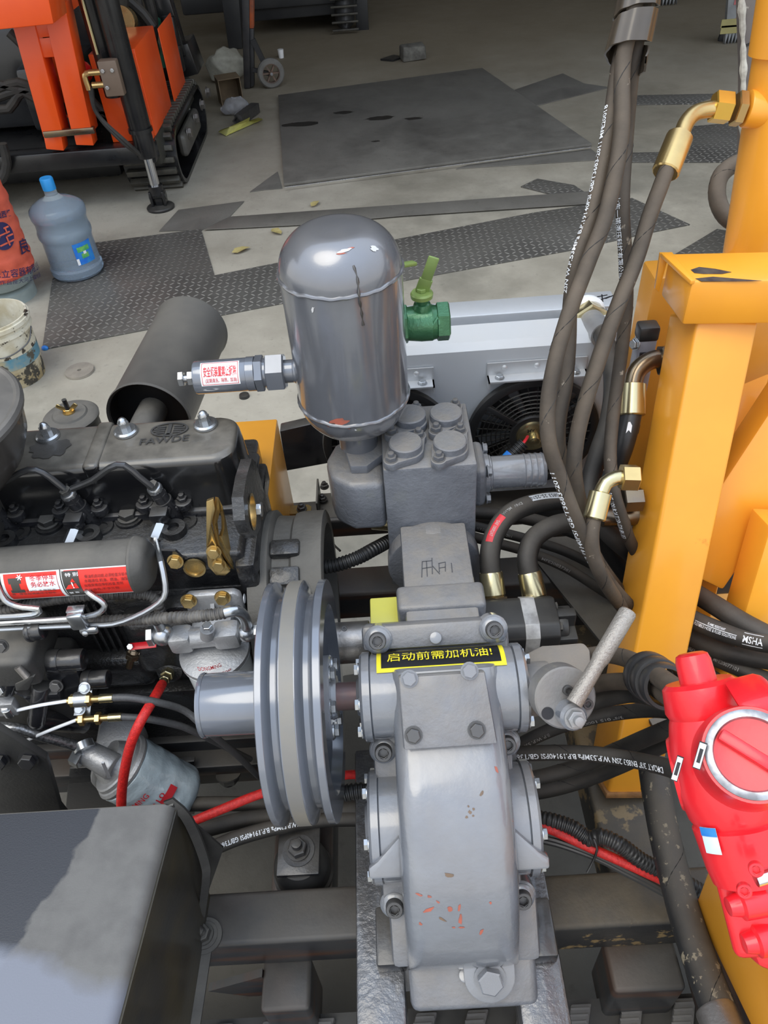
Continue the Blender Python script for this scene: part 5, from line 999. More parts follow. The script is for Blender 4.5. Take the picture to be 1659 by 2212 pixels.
# ------------------------------------------------------------------ yellow mast support
cf = at(1338, 1683, z=.498); ct = at(1540, 640, d=1.10); ms_ = thing('mast_support', 'slanted yellow box column with cross cap, rear post and braces', 'support frame', cf)
cd = (ct-cf); CL = cd.length; cd.normalize(); cu = V((1, 0, 0)); cu = (cu-cd*cu.dot(cd)).normalized(); cu = (cu+ (cd.cross(cu))*.09).normalized(); cw = cd.cross(cu)
b = B(); b.box(cf+cd*(CL-.028)/2+cu*.006, (.090, .090, CL-.028), (cu, cw, cd), .006, 3); part('column', b, YEL, ms_)
b = B(); b.box(cf+cd*.004+cu*.006, (.10, .10, .010), (cu, cw, cd), .002); part('weld_foot', b, mat('weld_rust', (.36, .17, .05), (.2, .1, .04), 30, .5, 0, .8, 160), ms_)
dn = ct.copy(); dd_ = (ct-EYE).dot(FWD)
N1 = at(1495, 609, d=dd_-.085); zt_ = N1.z; F1 = at(1445, 547, z=zt_); NR = at(1659, 606, z=zt_); FR = at(1659, 549, z=zt_); hB = zt_-at(1478, 702, y=N1.y).z
exx = (NR-N1).normalized(); NR = N1+exx*.5; FR = F1+exx*.5
b = B(); b.slab([N1-Z1*hB, NR-Z1*hB, FR-Z1*hB, F1-Z1*hB], hB, Z1, .004); part('cap_beam', b, YELW, ms_, 'cross cap beam with dark scuffs on top')
b = B()
for pl_ in (((1492, 583), (1510, 577), (1545, 581), (1580, 588), (1560, 592), (1520, 592), (1500, 590)), ((1502, 602), (1540, 598), (1600, 603), (1645, 607), (1590, 608), (1515, 608))): b.slab([at(*q, z=zt_+.0003) for q in pl_], .0004)
part('bare_scuff', b, mat('scuff_dark', (.03, .032, .042), (.08, .07, .06), 60, .4), ms_)
b = B(); b.slab([F1-X1*.012+Z1*.002, F1+X1*.004+Z1*.002, N1+X1*.004+Z1*.002, N1-X1*.002+Z1*.002], .006, -Z1, .001); b.slab([F1-X1*.012, N1*.02+F1*.98, at(1424, 632, y=F1.y), at(1415, 625, y=F1.y)], .006, Y1, .001); part('end_lip', b, YEL, ms_)
b = B(); b.slab([at(*k, d=1.62) for k in ((1500, 690), (1760, 690), (1760, 1420), (1470, 1420))], .02, Y1, .002); part('rear_panel', b, YEL, ms_)
def ybar(name, p, q, w, h, ref=(0, 0, 1)): b = B(); b.beam(p, q, w, h, ref, .005); return part(name, b, YEL, ms_)
ybar('rear_post', at(1640, 640, d=1.36), at(1475, 1330, d=1.42), .085, .085)
ybar('diagonal_brace', at(1745, 850, d=1.22), at(1490, 1230, d=1.33), .105, .07, (0, -1, .6)); ybar('brace_post', at(1705, 1120, d=1.2), at(1545, 1640, d=1.42), .09, .07, (0, -1, .6))
b = B(); b.slab([at(*k, d=1.30) for k in ((1508, 1062), (1530, 1045), (1556, 1100), (1560, 1125), (1512, 1122))], .006, (0, 1, .3)); part('weld_gusset', b, YEL, ms_)
b = B(); b.box(at(1420, 1375, d=1.3), (.035, .08, .006), None, .001); 
# upper yellow cylinder with port
uc = thing('mast_cylinder', 'round yellow hydraulic cylinder leaning up the right edge', 'cylinder', at(1640, 560, d=1.28)); u0, u1 = at(1632, 590, d=1.25), at(1760, -120, d=.985); ud = (u1-u0); UL = ud.length; ud.normalize()
b = B(); b.lathe(u0, ud, [(0, 0), (0, .054), (UL*.70, .054), (UL*.72, .054), (UL*.725, .060), (UL*.9, .060), (UL, .060), (UL, 0)], 48); part('barrel', b, YEL, uc)
pu = at(1608, 234, d=1.09); pe = at(1660, 240, d=1.09); b = B(); pd = (pu-pe).normalized(); b.cyl(pe+pd*-.0, pu-pd*.002, .0245, n=28, bev=.002); part('port_boss', b, YEL, uc)
b = B(); b.hexp(at(1606, 236, d=1.09), pd, .041, .013); part('lock_nut', b, GOLD, uc)
el = thing('brass_elbow', 'gold hose elbow with hex nut screwed into the upper yellow cylinder', 'fitting', at(1450, 370, d=1.05)); BY = mat('brass_yellow', (.82, .52, .10), (.70, .44, .10), 18, .26, .85)
b = B(); b.hexp(at(1578, 234, d=1.087), pd, .037, .026); part('swivel_nut', b, BY, el); b = B(); b.tube([at(1560, 236, d=1.085), at(1535, 236, d=1.083), at(1503, 244, d=1.08), at(1482, 266, d=1.075), at(1470, 300, d=1.07)], .0112, 18, .006); part('bent_tube', b, GOLD, el)
b = B(); f0, f1 = at(1469, 294, d=1.07), at(1437, 374, d=1.06); fx = (f1-f0).normalized(); b.lathe(f0, fx, [(0, .0), (0, .014), (.002, .0185), ((f1-f0).length-.002, .0188), ((f1-f0).length, .017), ((f1-f0).length, 0)], 14); part('crimp_ferrule', b, GOLD, el)
# side elbows on the oil tank / column
def elbow(label, nutp, pts, fer, mN, mT, mF, rt, rf_, d):
    t = thing('hose_elbow', label, 'fitting', at(*fer[1], d=d)); n0, n1 = at(*nutp[0], d=d), at(*nutp[1], d=d); b = B(); b.hexp(n0, n1-n0, rf_*2.1, (n1-n0).length); part('swivel_nut', b, mN, t)
    b = B(); b.tube([at(*q, d=d) for q in pts], rt, 18, .006); part('bent_tube', b, mT, t)
    f0, f1 = at(*fer[0], d=d), at(*fer[1], d=d); fx = (f1-f0).normalized(); L_ = (f1-f0).length; b = B(); b.lathe(f0, fx, [(0, 0), (0, rf_*.7), (.002, rf_), (L_-.002, rf_*1.02), (L_, rf_*.9), (L_, 0)], 24); part('crimp_ferrule', b, mF, t); return t
elbow('bronze-coloured elbow into the yellow oil tank beside the level gauge', ((1445, 778), (1425, 780)), [(1432, 777), (1415, 776), (1392, 786), (1373, 806), (1366, 835)], ((1366, 828), (1364, 898)), BRONZE, BRONZE, ZYEL, .0145, .0210, 1.2)
elbow('brass elbow fitting on the left face of the slanted column', ((1378, 1032), (1340, 1031)), [(1345, 1031), (1328, 1033), (1308, 1044), (1298, 1066)], ((1298, 1062), (1283, 1122)), GOLD, ZYEL, ZYEL, .0102, .0155, 1.06)
sh_ = thing('bronze_union', 'bronze hex union half hidden behind the slanted column', 'fitting', at(1360, 1075, d=1.2)); b = B(); b.hexp(at(1345, 1080, d=1.2), at(1385, 1078, d=1.2)-at(1345, 1080, d=1.2), .034, .03); part('nut', b, BRONZE, sh_); b = B(); b.cyl(at(1300, 1117, d=1.24), at(1385, 1112, d=1.24), .0165); part('ferrule', b, BRONZE, sh_)
# oil tank with level gauge
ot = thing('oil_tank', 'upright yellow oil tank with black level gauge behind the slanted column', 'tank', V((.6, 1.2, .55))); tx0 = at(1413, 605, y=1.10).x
b = B(); b.span((tx0, 1.10, .66), (tx0+.40, 1.165, at(1413, 602, y=1.10).z), .006); part('shell', b, MATS['shaded_yellow'], ot); b = B(); b.span((tx0+.02, 1.11, .49), (tx0+.38, 1.16, .66), .004); part('stand', b, FRAMEM, ot)  # shell takes the toned-down yellow, shade put into its colour
g0, g1 = at(1397, 722, y=1.062), at(1376, 918, y=1.062); g1.x = g0.x; b = B(); b.beam(g0+Z1*.012, V((g0.x-.0, g1.y, g1.z)), .030, .024, Y1, .003); gg = part('level_gauge', b, mat('gauge_grey', (.30, .30, .33), None, 10, .4), ot)
for zz in (g0.z+.006, g1.z): b = B(); b.box(V((g0.x, 1.062, zz)), (.033, .028, .026), None, .005); part('gauge_end', b, PLAST, gg)
b = B(); b.box(V((g0.x-.004, 1.048, (g0.z+g1.z)/2)), (.012, .004, (g0.z-g1.z)*.72)); part('sight_glass', b, INK, gg); bolt(gg, V((g0.x-.017, 1.055, g0.z-.012)), (-1, -.4, .2), .008, ZINC, 'hex')

# ------------------------------------------------------------------ oil cooler with two fans
oc = thing('oil_cooler', 'light grey aluminium oil cooler with two black fans standing behind the pump', 'cooler', V((.15, 1.28, .66)))
cx0, cx1 = at(700, 931, y=1.21).x, at(1335, 800, y=1.21).x; YF = 1.21
b = B(); b.span((cx0, YF+.06, .68), (cx1+.02, 1.36, 1.0), .003); part('core', b, ALU, oc)
ztt = at(970, 683, y=1.33).z; b = B(); b.span((cx0+.0, 1.325, .99), (cx1+.02, 1.385, ztt), .003); part('top_header', b, ALU, oc, 'bare light top header with black ink scrawl'); b = B(); b.span((cx0, 1.325, .66), (cx1+.02, 1.385, .70), .003); part('bottom_header', b, ALU, oc)
# shroud face with two round holes built as a ring grid, plus bent rim
fc = [V((at(1147, 925, y=YF).x, YF, .852)), V((at(838, 925, y=YF).x, YF, .852))]; FRR = .120
zb_, zt2 = .69, at(970, 762, y=YF).z; b = B(); xm = (fc[0].x+fc[1].x)/2
for c, xa, xb in ((fc[1], cx0, xm), (fc[0], xm, cx1)):
    outer, inner = [], []; N_ = 48
    for k in range(N_):
        q = 2*PI*k/N_; dx, dz = math.cos(q), math.sin(q); inner.append(c+V((dx*FRR, 0, dz*FRR)))
        sx_ = ((xb if dx > 0 else xa)-c.x)/dx if abs(dx) > 1e-6 else 1e9; sz_ = ((zt2 if dz > 0 else zb_)-c.z)/dz if abs(dz) > 1e-6 else 1e9; s_k = min(sx_, sz_); outer.append(c+V((dx*s_k, 0, dz*s_k)))
    for cor in ((xa, zb_), (xb, zb_), (xa, zt2), (xb, zt2)):
        j = min(range(N_), key=lambda k: (outer[k]-V((cor[0], YF, cor[1]))).length); outer[j] = V((cor[0], YF, cor[1]))
    ringplate(b, outer, inner, Y1, .003)
b.raw([V((cx0, YF, zt2)), V((cx1, YF, zt2)), V((cx1, YF+.012, zt2+.012)), V((cx0, YF+.012, zt2+.012)), V((cx1, YF+.07, zt2+.014)), V((cx0, YF+.07, zt2+.014)), V((cx1, YF+.075, 1.0)), V((cx0, YF+.075, 1.0))], [(0, 1, 2, 3), (3, 2, 4, 5), (5, 4, 6, 7)])
b.span((cx0-.002, YF, zb_), (cx0+.001, YF+.12, zt2)); b.span((cx1-.001, YF, zb_), (cx1+.002, YF+.12, zt2)); b.span((cx0, YF+.055, zb_), (cx1, YF+.06, zt2), 0); part('shroud', b, ALUP, oc)
for c in fc:
    f = B(); O_ = c+V((0, .0, 0)); M1 = V((0, -1, 0))
    f.lathe(O_, M1, [(-.012, .120), (.010, .130), (.014, .131), (.020, .129), (.022, .122), (.020, .113), (-.01, .108), (-.02, .106)], 64); fn = part('fan', f, PLAST, oc, 'black axial fan')
    f = B()
    for k in range(7):
        r_ = .045+.0092*k; f.lathe(O_, M1, [(.0150, r_), (.0175, r_+.0012), (.0200, r_), (.0175, r_-.0012), (.0150, r_)], 56)
    for k in range(36): q = 2*PI*k/36+.05; d_ = V((math.cos(q+.10), 0, math.sin(q+.10))); d0 = V((math.cos(q), 0, math.sin(q))); f.beam(O_+d0*.04+M1*.017, O_+d_*.114+M1*.017, .0016, .003, M1)
    for k in range(4): q = PI/4+k*PI/2+.12; d_ = V((math.cos(q), 0, math.sin(q))); f.beam(O_+d_*.03+M1*.018, O_+d_*.118+M1*.018, .010, .006, M1, .001)
    f.lathe(O_, M1, [(.010, 0), (.010, .046), (.020, .046), (.022, .043), (.022, 0)], 40); g_ = part('guard_grille', f, PLAST, fn)
    f = B(); f.lathe(O_, M1, [(.02, .0), (.02, .034), (.028, .032), (.030, .026), (.030, .012), (.044, .011), (.045, .009), (.045, 0)], 36); part('motor_cap', f, ZYEL, fn)
    f = B(); text_flat(f, '24V', O_+M1*.0305+V((-.014, 0, .018)), X1, Z1, .009, bold=.02); part('lettering', f, INK, fn)
    f = B()
    for k in range(9):
        q = 2*PI*k/9; d0, d1 = V((math.cos(q), 0, math.sin(q))), V((math.cos(q+.5), 0, math.sin(q+.5)))
        f.raw([O_+d0*.04+M1*.006, O_+d0*.104+M1*.008, O_+d1*.104-M1*.010, O_+d1*.04-M1*.008, O_+d0*.04+M1*.004, O_+d0*.104+M1*.006, O_+d1*.104-M1*.012, O_+d1*.04-M1*.010], [(0, 1, 2, 3), (7, 6, 5, 4), (0, 4, 5, 1), (1, 5, 6, 2), (2, 6, 7, 3), (3, 7, 4, 0)])
    part('fan_blades', f, PLAST, fn)
    f = B(); w_ = .092; zz = c.z+.131; f.span((c.x-w_, YF-.005, zz+.004), (c.x+w_, YF-.002, zz+.030), 0); f.span((c.x-w_, YF-.028, zz+.001), (c.x+w_, YF-.003, zz+.004), 0); f.span((c.x-w_, YF-.028, zz-.012), (c.x-w_+.003, YF-.003, zz+.004), 0); f.span((c.x+w_-.003, YF-.028, zz-.012), (c.x+w_, YF-.003, zz+.004), 0)
    br_ = part('fan_bracket', f, ALU, oc)
    for dx in (-.06, .0, .06): bolt(br_, V((c.x+dx, YF-.005, zz+.019)), M1, .0055, ALU, 'rivet')
    for dx in (-.07, .07): bolt(br_, V((c.x+dx, YF-.016, zz+.004)), Z1, .0072, ZINC, 'hex')
# slots on the left shroud edge, lower bracket
for zz in (.75, .80): f = B(); f.span((cx0+.008, YF-.0012, zz-.014), (cx0+.013, YF-.0002, zz+.014), 0); part('slot', f, INK, oc)
f = B(); q = at(706, 1085, z=.655); f.span((q.x-.018, q.y-.05, .650), (q.x+.05, q.y+.03, .656), .002); f.span((q.x-.018, q.y-.05, .656), (q.x-.014, q.y+.03, .70), .001); lb_ = part('foot_bracket', f, BLACKD, oc)
for px, py in ((701, 1052), (697, 1079)): bolt(lb_, at(px, py, z=.664), Z1, .0085, STEELD, 'nut')
# scribble on header
f = B(); z_ = ztt+.0006
for k, ln in enumerate([((1262, 652), (1285, 646)), ((1268, 643), (1280, 655)), ((1275, 660), (1292, 652)), ((1290, 641), (1312, 637)), ((1296, 648), (1318, 640)), ((1300, 636), (1302, 652)), ((1258, 656), (1290, 652)), ((1308, 645), (1325, 638))]): f.beam(at(*ln[0], z=z_), at(*ln[1], z=z_), .0022, .0006)
part('ink_scrawl', f, INK, oc)
# cooler hose unions
un = thing('cooler_union', 'big bronze hex union with white sealing cloth on the cooler top right', 'fitting', at(1285, 700, d=1.44)); u0, u1 = at(1268, 684, d=1.46), at(1296, 716, d=1.40); dx_ = (u1-u0).normalized(); b = B(); b.hexp(u0, dx_, .058, .026); part('nut', b, ZYEL, un); b = B(); b.cyl(u0+dx_*.024, u1+dx_*.02, .0235, n=28); part('spigot', b, ALUC, un); b = B(); b.lathe(u0-dx_*.02, dx_, [(0, .030), (.006, .038), (.016, .038), (.022, .032), (.022, .02)], 28); b.noise(.003, 60); part('sealing_cloth', b, WHITE, un)
ub = thing('bronze_elbow', 'bronze elbow and ferrule at the lower left of the cooler', 'fitting', at(800, 1130, d=1.5)); b = B(); n0 = at(763, 1060, d=1.52); b.hexp(n0, at(757, 1092, d=1.5)-n0, .046, .028); part('nut', b, BRONZE, ub); b = B(); b.tube([at(758, 1085, d=1.5), at(760, 1100, d=1.495), at(775, 1116, d=1.49), at(806, 1121, d=1.485)], .0155, 18, .006); part('bent_tube', b, BRONZE, ub); b = B(); b.cyl(at(804, 1120, d=1.485), at(850, 1124, d=1.48), .0215, n=28, bev=.002); part('ferrule', b, ZYEL, ub)

# ------------------------------------------------------------------ yellow console box and red valve
cx_ = .36; cb = thing('yellow_console', 'plain yellow steel box at the lower right under the red valve', 'box', V((.5, .3, .67)))
p1, p2, p3 = at(1500, 1960, x=cx_), at(1545, 1838, x=cx_), at(1620, 2212, x=cx_)
b = B(); b.slab([p1, p2, V((cx_, p2.y+.02, .93)), V((cx_, -.05, .93)), V((cx_, -.05, p3.z+.10)), p3], .30, X1, .003); part('shell', b, YEL, cb)
b = B(); b.span((cx_+.03, .0, .45), (cx_+.26, p1.y+.01, .72), .003); part('stand', b, FRAMEM, cb)
rv = thing('red_valve', 'glossy red cast valve block with silver-rimmed round cap at the right edge', 'valve', at(1600, 1900, d=.80)); D0 = .745
ra, rb = at(1508, 1470, d=D0+.02), at(1618, 1890, d=D0-.01); RA = (rb-ra).normalized(); RL = (rb-ra).length; RN = (EYE-(ra+rb)/2); RN = (RN-RA*RN.dot(RA)).normalized(); RS = RA.cross(RN)
mm = (D0)/FPX
b = B(); R_ = lambda px: px*mm
b.lathe(ra, RA, [(.0, 0), (0, R_(70)), (.004, R_(80)), (R_(60), R_(86)), (R_(74), R_(80)), (R_(85), R_(84)), (R_(150), R_(100)), (R_(230), R_(102)), (R_(285), R_(92)), (R_(300), R_(84)), (R_(306), R_(90)), (R_(390), R_(82)), (R_(420), R_(76)), (R_(424), R_(66)), (R_(424), 0)], 56); part('body', b, RED, rv)
b = B(); tc_ = at(1505, 1440, d=D0+.005); b.lathe(ra+RN*R_(12)+RA*.008, -RA, [(0, R_(40)), (.028, R_(38)), (.034, R_(34)), (.036, R_(26)), (.036, 0)], 36); part('top_plug', b, RED, rv)
cc_ = at(1625, 1628, d=D0-.085); cn = (RN*.9+V((0, 0, .35))+RA*-.1).normalized(); b = B(); b.lathe(cc_-cn*.075, cn, [(0, R_(104)), (.05, R_(98)), (.066, R_(92)), (.070, R_(90)), (.070, R_(82)), (.068, R_(62)), (.068, 0)], 56); part('cap_housing', b, RED, rv)
b = B(); b.lathe(cc_-cn*.006, cn, [(0, R_(85)), (.003, R_(84)), (.004, R_(80)), (.004, R_(70)), (.001, R_(67)), (0, R_(67))], 56); part('silver_rim', b, mat('worn_rim', (.42, .43, .45), (.22, .22, .23), 60, .35, .6), rv, 'worn silver rim')
b = B(); e0, e1 = atp(1556, 1585, cc_, cn), atp(1690, 1668, cc_, cn); b.beam(e0-cn*.002, e1-cn*.002, .0105, .009, cn, .002); part('cap_bar', b, RED, rv)
b = B(); sd_ = at(1492, 1668, d=D0+.03); b.lathe(sd_, -RS if (RS.x > 0) else RS, [(-.05, R_(84)), (.012, R_(82)), (.016, R_(76)), (.016, 0)], 48, ref=RA); part('side_port', b, RED, rv)
b = B(); b.slab([at(*k, d=D0-.055) for k in ((1595, 1530), (1668, 1512), (1700, 1520), (1700, 1560), (1620, 1560))], .04, (0, 1, -.3), .006); part('side_arm', b, RED, rv)
for px, py, ang in ((1512, 1632, 0), (1463, 1660, 0)):
    c = at(px, py, d=D0-.075 if px > 1500 else D0-.02); dv = (at(px+10, py-28, d=D0-.06)-at(px-6, py+28, d=D0-.06)).normalized(); nn = (EYE-c).normalized(); nn = (nn-dv*nn.dot(dv)).normalized(); sd2 = dv.cross(nn)
    b = B(); b.box(c, (.0066 if px > 1500 else .006, .024, .0015), (sd2, dv, nn)); ar = part('arrow_label', b, INK, rv, 'white plate with black bar'); b = B(); b.box(c+nn*.0009, (.0056 if px > 1500 else .005, .022, .001), (sd2, dv, nn)); part('label_field', b, WHITE, ar); b = B(); b.box(c+nn*.0015, (.003, .0125, .0008), (sd2, dv, nn)); part('bar_mark', b, INK, ar)
b = B(); q0, t0 = cang(1541, 1790, ra, RA, RN, R_(84)); q1, t1 = cang(1557, 1845, ra, RA, RN, R_(84)); dq = .22; sticker_cyl(b, ra, RA, RN, R_(92), min(t0, t1)-.002, max(t0, t1)-.001, q0-.12, q0+.28, 5, .0012); st_ = part('seal_sticker', b, mat('pale_sticker', (.62, .78, .80), (.72, .66, .70), 40, .35), rv, 'pale blue holographic sticker'); b = B(); sticker_cyl(b, ra, RA, RN, R_(92), min(t0, t1)-.002, min(t0, t1)+.006, q0-.12, q0+.28, 5, .0018); part('blue_strip', b, LBLUE, st_)
b = B(); l0 = rb-RA*.005; b.box(l0+RA*.03-RN*.01+RS*.0, (.062, .05, .09), (RS, RN, RA), .008, 3); b.slab([at(*k, d=D0-.02) for k in ((1600, 1900), (1659, 1890), (1720, 1900), (1720, 2120), (1640, 2090), (1600, 1990))], .05, (0, .6, -.8), .006); part('lower_block', b, RED, rv)
for px, py in ((1604, 1952), (1637, 2032)):
    c = at(px, py, d=D0-.03); ax_ = (RS*(-1 if RS.x > 0 else 1)*.9+RN*.35).normalized(); b = B(); b.lathe(c-ax_*.02, ax_, [(0, R_(34)), (.022, R_(32)), (.024, R_(24)), (.028, R_(22)), (.034, R_(18)), (.035, 0)], 28); part('plug_boss', b, RED, rv)
for px, py in ((1632, 1874), (1607, 1920)): bolt(rv, at(px, py, d=D0-.075), RN, .0062, RED, 'socket')
b = B(); b.cyl(at(1632, 1900, d=D0-.07), at(1680, 1885, d=D0-.07), .0065); part('spool_rod', b, CHROME, rv)
# ------------------------------------------------------------------ hoses
SEAM = mat('hose_seam', (.012, .012, .012), None, 5, .7)
def hose(label, pts, r, m=None, texts=(), seam=False, name='hydraulic_hose', group=None, n=14, seam_pitch=.11):
    "pts: (px, py, depth)"
    path = spline([at(x, y, d=d) for x, y, d in pts], .009); b = B(); b.tube(path, r, n, raw=True)
    t = thing(name, label, 'hose', min(path, key=lambda p: p.z).copy(), group); part('tube', b, m or RUBBER, t)
    if seam:   # helical wrap mark left by the curing tape
        fr = frames(path); L = 0; pts_ = []
        for i, (p, tg, u, v) in enumerate(fr):
            if i: L += (p-path[i-1]).length
            q = 2*PI*L/seam_pitch; pts_.append(p+(u*math.cos(q)+v*math.sin(q))*(r-.0001))
        b = B(); b.tube(pts_, .0006, 4, raw=True, cap=False); part('wrap_seam', b, SEAM, t)
    Ls = [0.0]
    for a, c in zip(path, path[1:]): Ls.append(Ls[-1]+(c-a).length)
    def s_at(px, py):
        def pr(p): q = p-EYE; z = q.dot(FWD); return (IW/2+FPX*q.dot(RGT)/z-px)**2+(IH/2-FPX*q.dot(UPV)/z-py)**2
        return Ls[min(range(len(path)), key=lambda i: pr(path[i]))]
    if texts:
        groups = {}
        for body, p0, p1, size, phi, ink in texts:
            s0, s1 = s_at(*p0), s_at(*p1); b = groups.setdefault(ink.name, (B(), ink))[0]
            text_tube(b, body, path, r, size, s0, phi, 1 if s1 > s0 else -1, .012, abs(s1-s0))
        for b, ink in groups.values(): part('lettering', b, ink, t)
    return t, path
RH = .0098
PR1 = 'W.P.53MPa B.P.19140PSI GB/T3683-2011'
hose('dusty hose nearest the tank in the hanging bundle, printed along its lower bend', [(1392, -110, .941), (1366, 40, .966), (1345, 140, .979), (1341, 300, .98), (1310, 460, .985), (1273, 560, .985), (1228, 680, .985), (1197, 790, .99), (1183, 880, 1.0), (1187, 960, 1.01), (1213, 1040, 1.03), (1243, 1120, 1.05), (1276, 1195, 1.09), (1318, 1262, 1.15), (1380, 1330, 1.30), (1440, 1400, 1.40), (1520, 1450, 1.40), (1600, 1480, 1.38), (1720, 1530, 1.36)], .0104, RUBBERD,
     [('EN853 2SN W.P.53MPa B.P.19140PSI GB/T3683-2011', (1338, 1290), (1196, 1010), .0105, .85, INKW)], True)
hose('hanging hose with a line of white print down its left side', [(1389, -110, .964), (1362, 40, .987), (1337, 140, .998), (1312, 300, 1.0), (1279, 460, 1.005), (1247, 560, 1.01), (1232, 650, 1.03), (1229, 740, 1.05), (1222, 830, 1.06), (1209, 900, 1.07), (1207, 960, 1.08), (1222, 1030, 1.10), (1250, 1120, 1.13), (1290, 1210, 1.18), (1350, 1290, 1.30), (1440, 1370, 1.42), (1550, 1420, 1.40), (1720, 1500, 1.38)], .0100, RUBBERD, [('2SN W.P.53MPa B.P.19140PSI GB/T3683-2011 MFE20018', (1228, 640), (1315, 240), .0095, .95, INKW)], True)
hose('darker hanging hose with white characters, rightmost of the bundle', [(1412, -110, .957), (1386, 40, .984), (1367, 140, 1.0), (1353, 300, 1.05), (1345, 440, 1.06), (1351, 560, 1.08), (1353, 650, 1.10), (1345, 740, 1.13), (1333, 830, 1.15), (1322, 920, 1.16), (1318, 990, 1.16), (1326, 1060, 1.16), (1344, 1120, 1.18), (1372, 1190, 1.25), (1440, 1290, 1.42), (1500, 1390, 1.46), (1600, 1460, 1.45), (1720, 1500, 1.42)], .0098, RUBBERD, [('山东一诺液压科技有限公司 FLEX', (1331, 420), (1345, 640), .0095, .75, INKW), ('SAE 100 R2AT/2SN DIN EN 853', (1312, 1064), (1345, 1155), .0105, .75, INKW)], True)
hose('dusty brown hose slanting down from the upper brass elbow', [(1441, 364, 1.055), (1428, 400, 1.05), (1402, 470, 1.045), (1376, 555, 1.04), (1339, 650, 1.035), (1302, 750, 1.035), (1270, 850, 1.04), (1249, 930, 1.05), (1240, 1000, 1.06), (1246, 1060, 1.08), (1260, 1115, 1.10), (1275, 1180, 1.14), (1310, 1240, 1.22), (1370, 1310, 1.36), (1450, 1380, 1.44), (1560, 1430, 1.44), (1720, 1480, 1.42)], .0108, RUBBERD, (), True)
hose('fat black hose bulging down from the cooler union', [(1294, 708, 1.40), (1308, 740, 1.36), (1322, 790, 1.32), (1325, 850, 1.29), (1315, 915, 1.27), (1296, 970, 1.27), (1278, 1030, 1.28), (1275, 1085, 1.28), (1300, 1135, 1.28), (1352, 1185, 1.30), (1420, 1235, 1.38), (1482, 1270, 1.32), (1545, 1308, 1.26), (1610, 1348, 1.22), (1720, 1405, 1.18)], .0165, RUBBER, ())
hose('short hose hanging from the brass elbow on the column', [(1284, 1115, 1.06), (1278, 1150, 1.06), (1281, 1195, 1.07), (1298, 1240, 1.09), (1328, 1290, 1.16), (1368, 1340, 1.34), (1430, 1400, 1.44), (1520, 1450, 1.46), (1620, 1500, 1.44), (1720, 1540, 1.42)], .0105, RUBBERD, (), True)
t_, p_ = hose('black hose with white arrow sticker under the bronze elbow', [(1364, 892, 1.2), (1357, 925, 1.2), (1346, 965, 1.21), (1328, 1015, 1.24), (1310, 1070, 1.24), (1300, 1130, 1.34), (1320, 1200, 1.42), (1400, 1290, 1.48), (1500, 1350, 1.46), (1600, 1380, 1.42), (1720, 1400, 1.38)], .0165, PLAST)
b = B(); c = at(1361, 925, d=1.18); b.slab([at(*q, d=1.1845) for q in ((1357, 912), (1367, 910), (1363, 935), (1358, 929), (1352, 936))], .0008, (EYE-c).normalized()); part('arrow_sticker', b, WHITE, t_)
HP = {}
def patch(t, p0, p1, ph0, ph1, m, lift=.0003):
    "coloured band printed on a hose between two pixels, over an angle range"
    path, r = HP[t.name]
    def near(px, py): return min(range(len(path)), key=lambda i: (lambda q: (IW/2+FPX*q.dot(RGT)/q.dot(FWD)-px)**2+(IH/2-FPX*q.dot(UPV)/q.dot(FWD)-py)**2)(path[i]-EYE))
    i0, i1 = sorted((near(*p0), near(*p1))); vs = []; fs = []
    for i in range(i0, i1+1):
        p = path[i]; tg = (path[min(i+1, len(path)-1)]-path[max(i-1, 0)]).normalized(); n = EYE-p; n = (n-tg*n.dot(tg)).normalized(); bn = tg.cross(n)
        for k in range(5): a = ph0+(ph1-ph0)*k/4; vs.append(p+(n*math.cos(a)+bn*math.sin(a))*(r+lift))
    for i in range(i1-i0):
        for k in range(4): fs.append((5*i+k, 5*i+k+1, 5*i+k+6, 5*i+k+5))
    b = B(); b.raw(vs, fs); part('label_band', b, m, t)
# motor hoses with ferrules and nuts
def motor_hose(label, pts, nut, fer, texts):
    t, path = hose(label, pts, .0168, RUBBER, texts); HP[t.name] = (path, .0168); d = pts[0][2]; f0, f1 = at(*fer[0], d=d), at(*fer[1], d=d); fx = (f1-f0).normalized(); L_ = (f1-f0).length
    b = B(); b.lathe(f0, fx, [(0, .010), (0, .0185), (.003, .0195), (L_-.003, .0205), (L_, .018), (L_, 0)], 28); part('crimp_ferrule', b, ZYEL, t)
    b = B(); b.hexp(f1, fx, .040, .028); b.cyl(f1+fx*.026, f1+fx*.05, .014); part('swivel_nut', b, BRONZE, t); return t
t_ = motor_hose('thick hose with red and white labels arching out of the hydraulic motor', [(1061, 1245, 1.26), (1058, 1200, 1.26), (1068, 1155, 1.27), (1095, 1115, 1.28), (1140, 1092, 1.30), (1195, 1082, 1.33), (1260, 1085, 1.36), (1320, 1100, 1.40), (1400, 1150, 1.45)], None, ((1060, 1236), (1066, 1288)), [('SAE 100R2AT', (1086, 1137), (1068, 1170), .008, -.30, mat('ink_pale', (.5, .4, .38), None, 5, .5)), ('DNV  MSHA', (1120, 1106), (1094, 1128), .007, -.4, INKG), ('EN853 25-2SN', (1208, 1084), (1146, 1100), .0095, -.6, INK)])
patch(t_, (1065, 1176), (1090, 1132), -.65, .05, INKR); patch(t_, (1142, 1101), (1225, 1082), -1.0, -.25, mat('band_pale', (.55, .58, .6), None, 5, .5), .0003)
motor_hose('plain thick hose beside it rising from the hydraulic motor', [(1144, 1245, 1.26), (1139, 1205, 1.26), (1152, 1165, 1.27), (1190, 1138, 1.28), (1235, 1128, 1.30), (1300, 1128, 1.34), (1380, 1160, 1.42), (1460, 1230, 1.50)], None, ((1143, 1236), (1155, 1290)), [])
